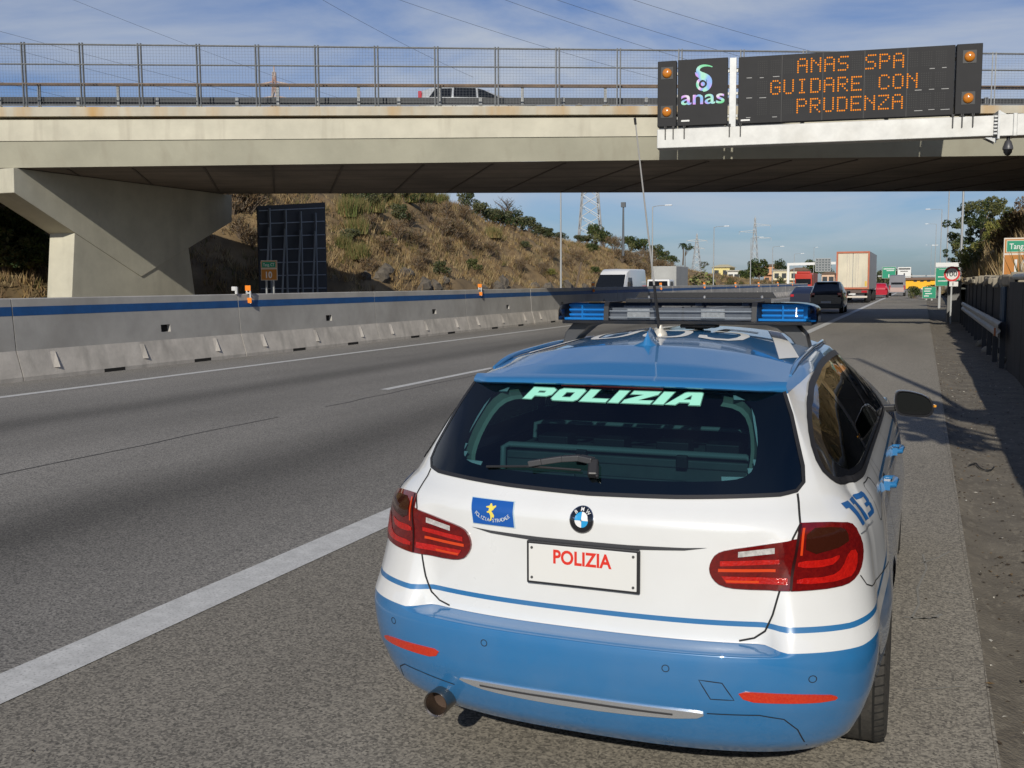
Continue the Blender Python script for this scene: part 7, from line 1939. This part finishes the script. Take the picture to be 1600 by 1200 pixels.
# palm and umbrella tree on the left skyline
def palm(px, py0, py1, Y, label, rad):
    a, b = at(px, py1, Y), at(px, py0, Y); r_ = empty('palm_tree', (a.x, Y, a.z - 1.5), 0, label, 'palm tree'); h = b.z - a.z + 1.5; mb = MB(); mb.tube([(0, 0, 0), (.1, 0, h * .5), (0, 0, h)], [.16, .12, .10], 7); mb.build('trunk', BARK, r_)
    n = 26; P = []
    for k in range(n):
        an = 6.28 * k / n; e = rng.uniform(-.5, .7)
        for j in range(5):
            f0, f1 = j / 5, (j + 1) / 5; pt = lambda f: Vector((math.cos(an) * rad * f, math.sin(an) * rad * f, h + e * rad * f - .7 * rad * f * f)); s = Vector((-math.sin(an), math.cos(an), 0)) * .14 * (1 - f0 * .6)
            P.append([pt(f0) - s, pt(f0) + s, pt(f1) + s * .7, pt(f1) - s * .7])
    fast_mesh('crown', np.array([[list(v) for v in q] for q in P]), nrg.choice(2, len(P)), [EUCB[0], GREENB[1]], r_)
palm(1067, 381, 402, 185, 'slim palm tree on the left skyline right of the hill', 1.0)
a = at(1075, 387, 178); tree('pine_tree', (a.x - .5, 178, a.z - 3.5), 3.3, ball_crown(np.random.default_rng(2), .6, 0, 3.6, 1.0, .8, .5, 12, .25, .4), 'small leaning umbrella pine beside the slim palm', [GREENB[1], EUCB[1]], 700, (.1, .25), .08)
# tree whose shade falls across the shoulder ahead of the mirror
tree('roadside_tree', (4.3, 1.5, 1.7), 4.2, ball_crown(np.random.default_rng(12), -.9, 0, 3.2, 1.1, 1.1, .8, 12, .25, .45), 'leafy tree on the bank beside the camera, outside the view', EUCB, 1300, (.12, .28), .12)

# ---- rocks at the foot of the cutting
ROCK = mat('slope_rock', (.17, .145, .11), .9, noise=(2.1, .6, (.055, .046, .038)), bump=(6, .8))
r0 = random.Random(5)
for k in range(40):
    y = r0.choice([r0.uniform(34, 46), r0.uniform(46, 72), r0.uniform(46, 72), r0.uniform(72, 100)]); d = r0.uniform(.4, 1.9); x = -27.6 - d; s = r0.uniform(.25, .62)
    bm_ = bmesh.new(); bmesh.ops.create_icosphere(bm_, subdivisions=2, radius=1)
    for v in bm_.verts:
        n_ = v.co.copy(); q_ = Vector((round(n_.x * 1.6) / 1.6, round(n_.y * 1.6) / 1.6, round(n_.z * 1.6) / 1.6)); v.co = n_ * .35 + q_ * .65 + Vector((r0.gauss(0, .07), r0.gauss(0, .07), r0.gauss(0, .07)))
    me = bpy.data.meshes.new('rock'); bm_.to_mesh(me); bm_.free(); me.materials.append(ROCK)
    o = bpy.data.objects.new('rock', me); col.objects.link(o); o.location = (x, y, float(hill_l([x], [y])[0]) + .1); o.scale = (s * .8, s * r0.uniform(1.0, 1.9), s * r0.uniform(.8, 1.3)); o.rotation_euler = (r0.uniform(-.3, .3), r0.uniform(-.2, .2), r0.uniform(-.5, .5))
    tag(o, 'grey fractured rock at the foot of the left cutting', 'rock', 'rocks at the foot of the left cutting')
# leaning wooden stake and a low far-side kerb wall
q = at(895, 440, 70); mb = MB(); mb.bar((q.x, 70, .3), (q.x + .6, 70.2, 3.3), .12); tag(mb.build('wooden_stake', BARK), 'leaning brown wooden stake at the hill foot left of the white van', 'stake')
mb = MB(); mb.box((-27.45, 80, .25), (.25, 200, .5)); struct(mb.build('verge_kerb', BARM))
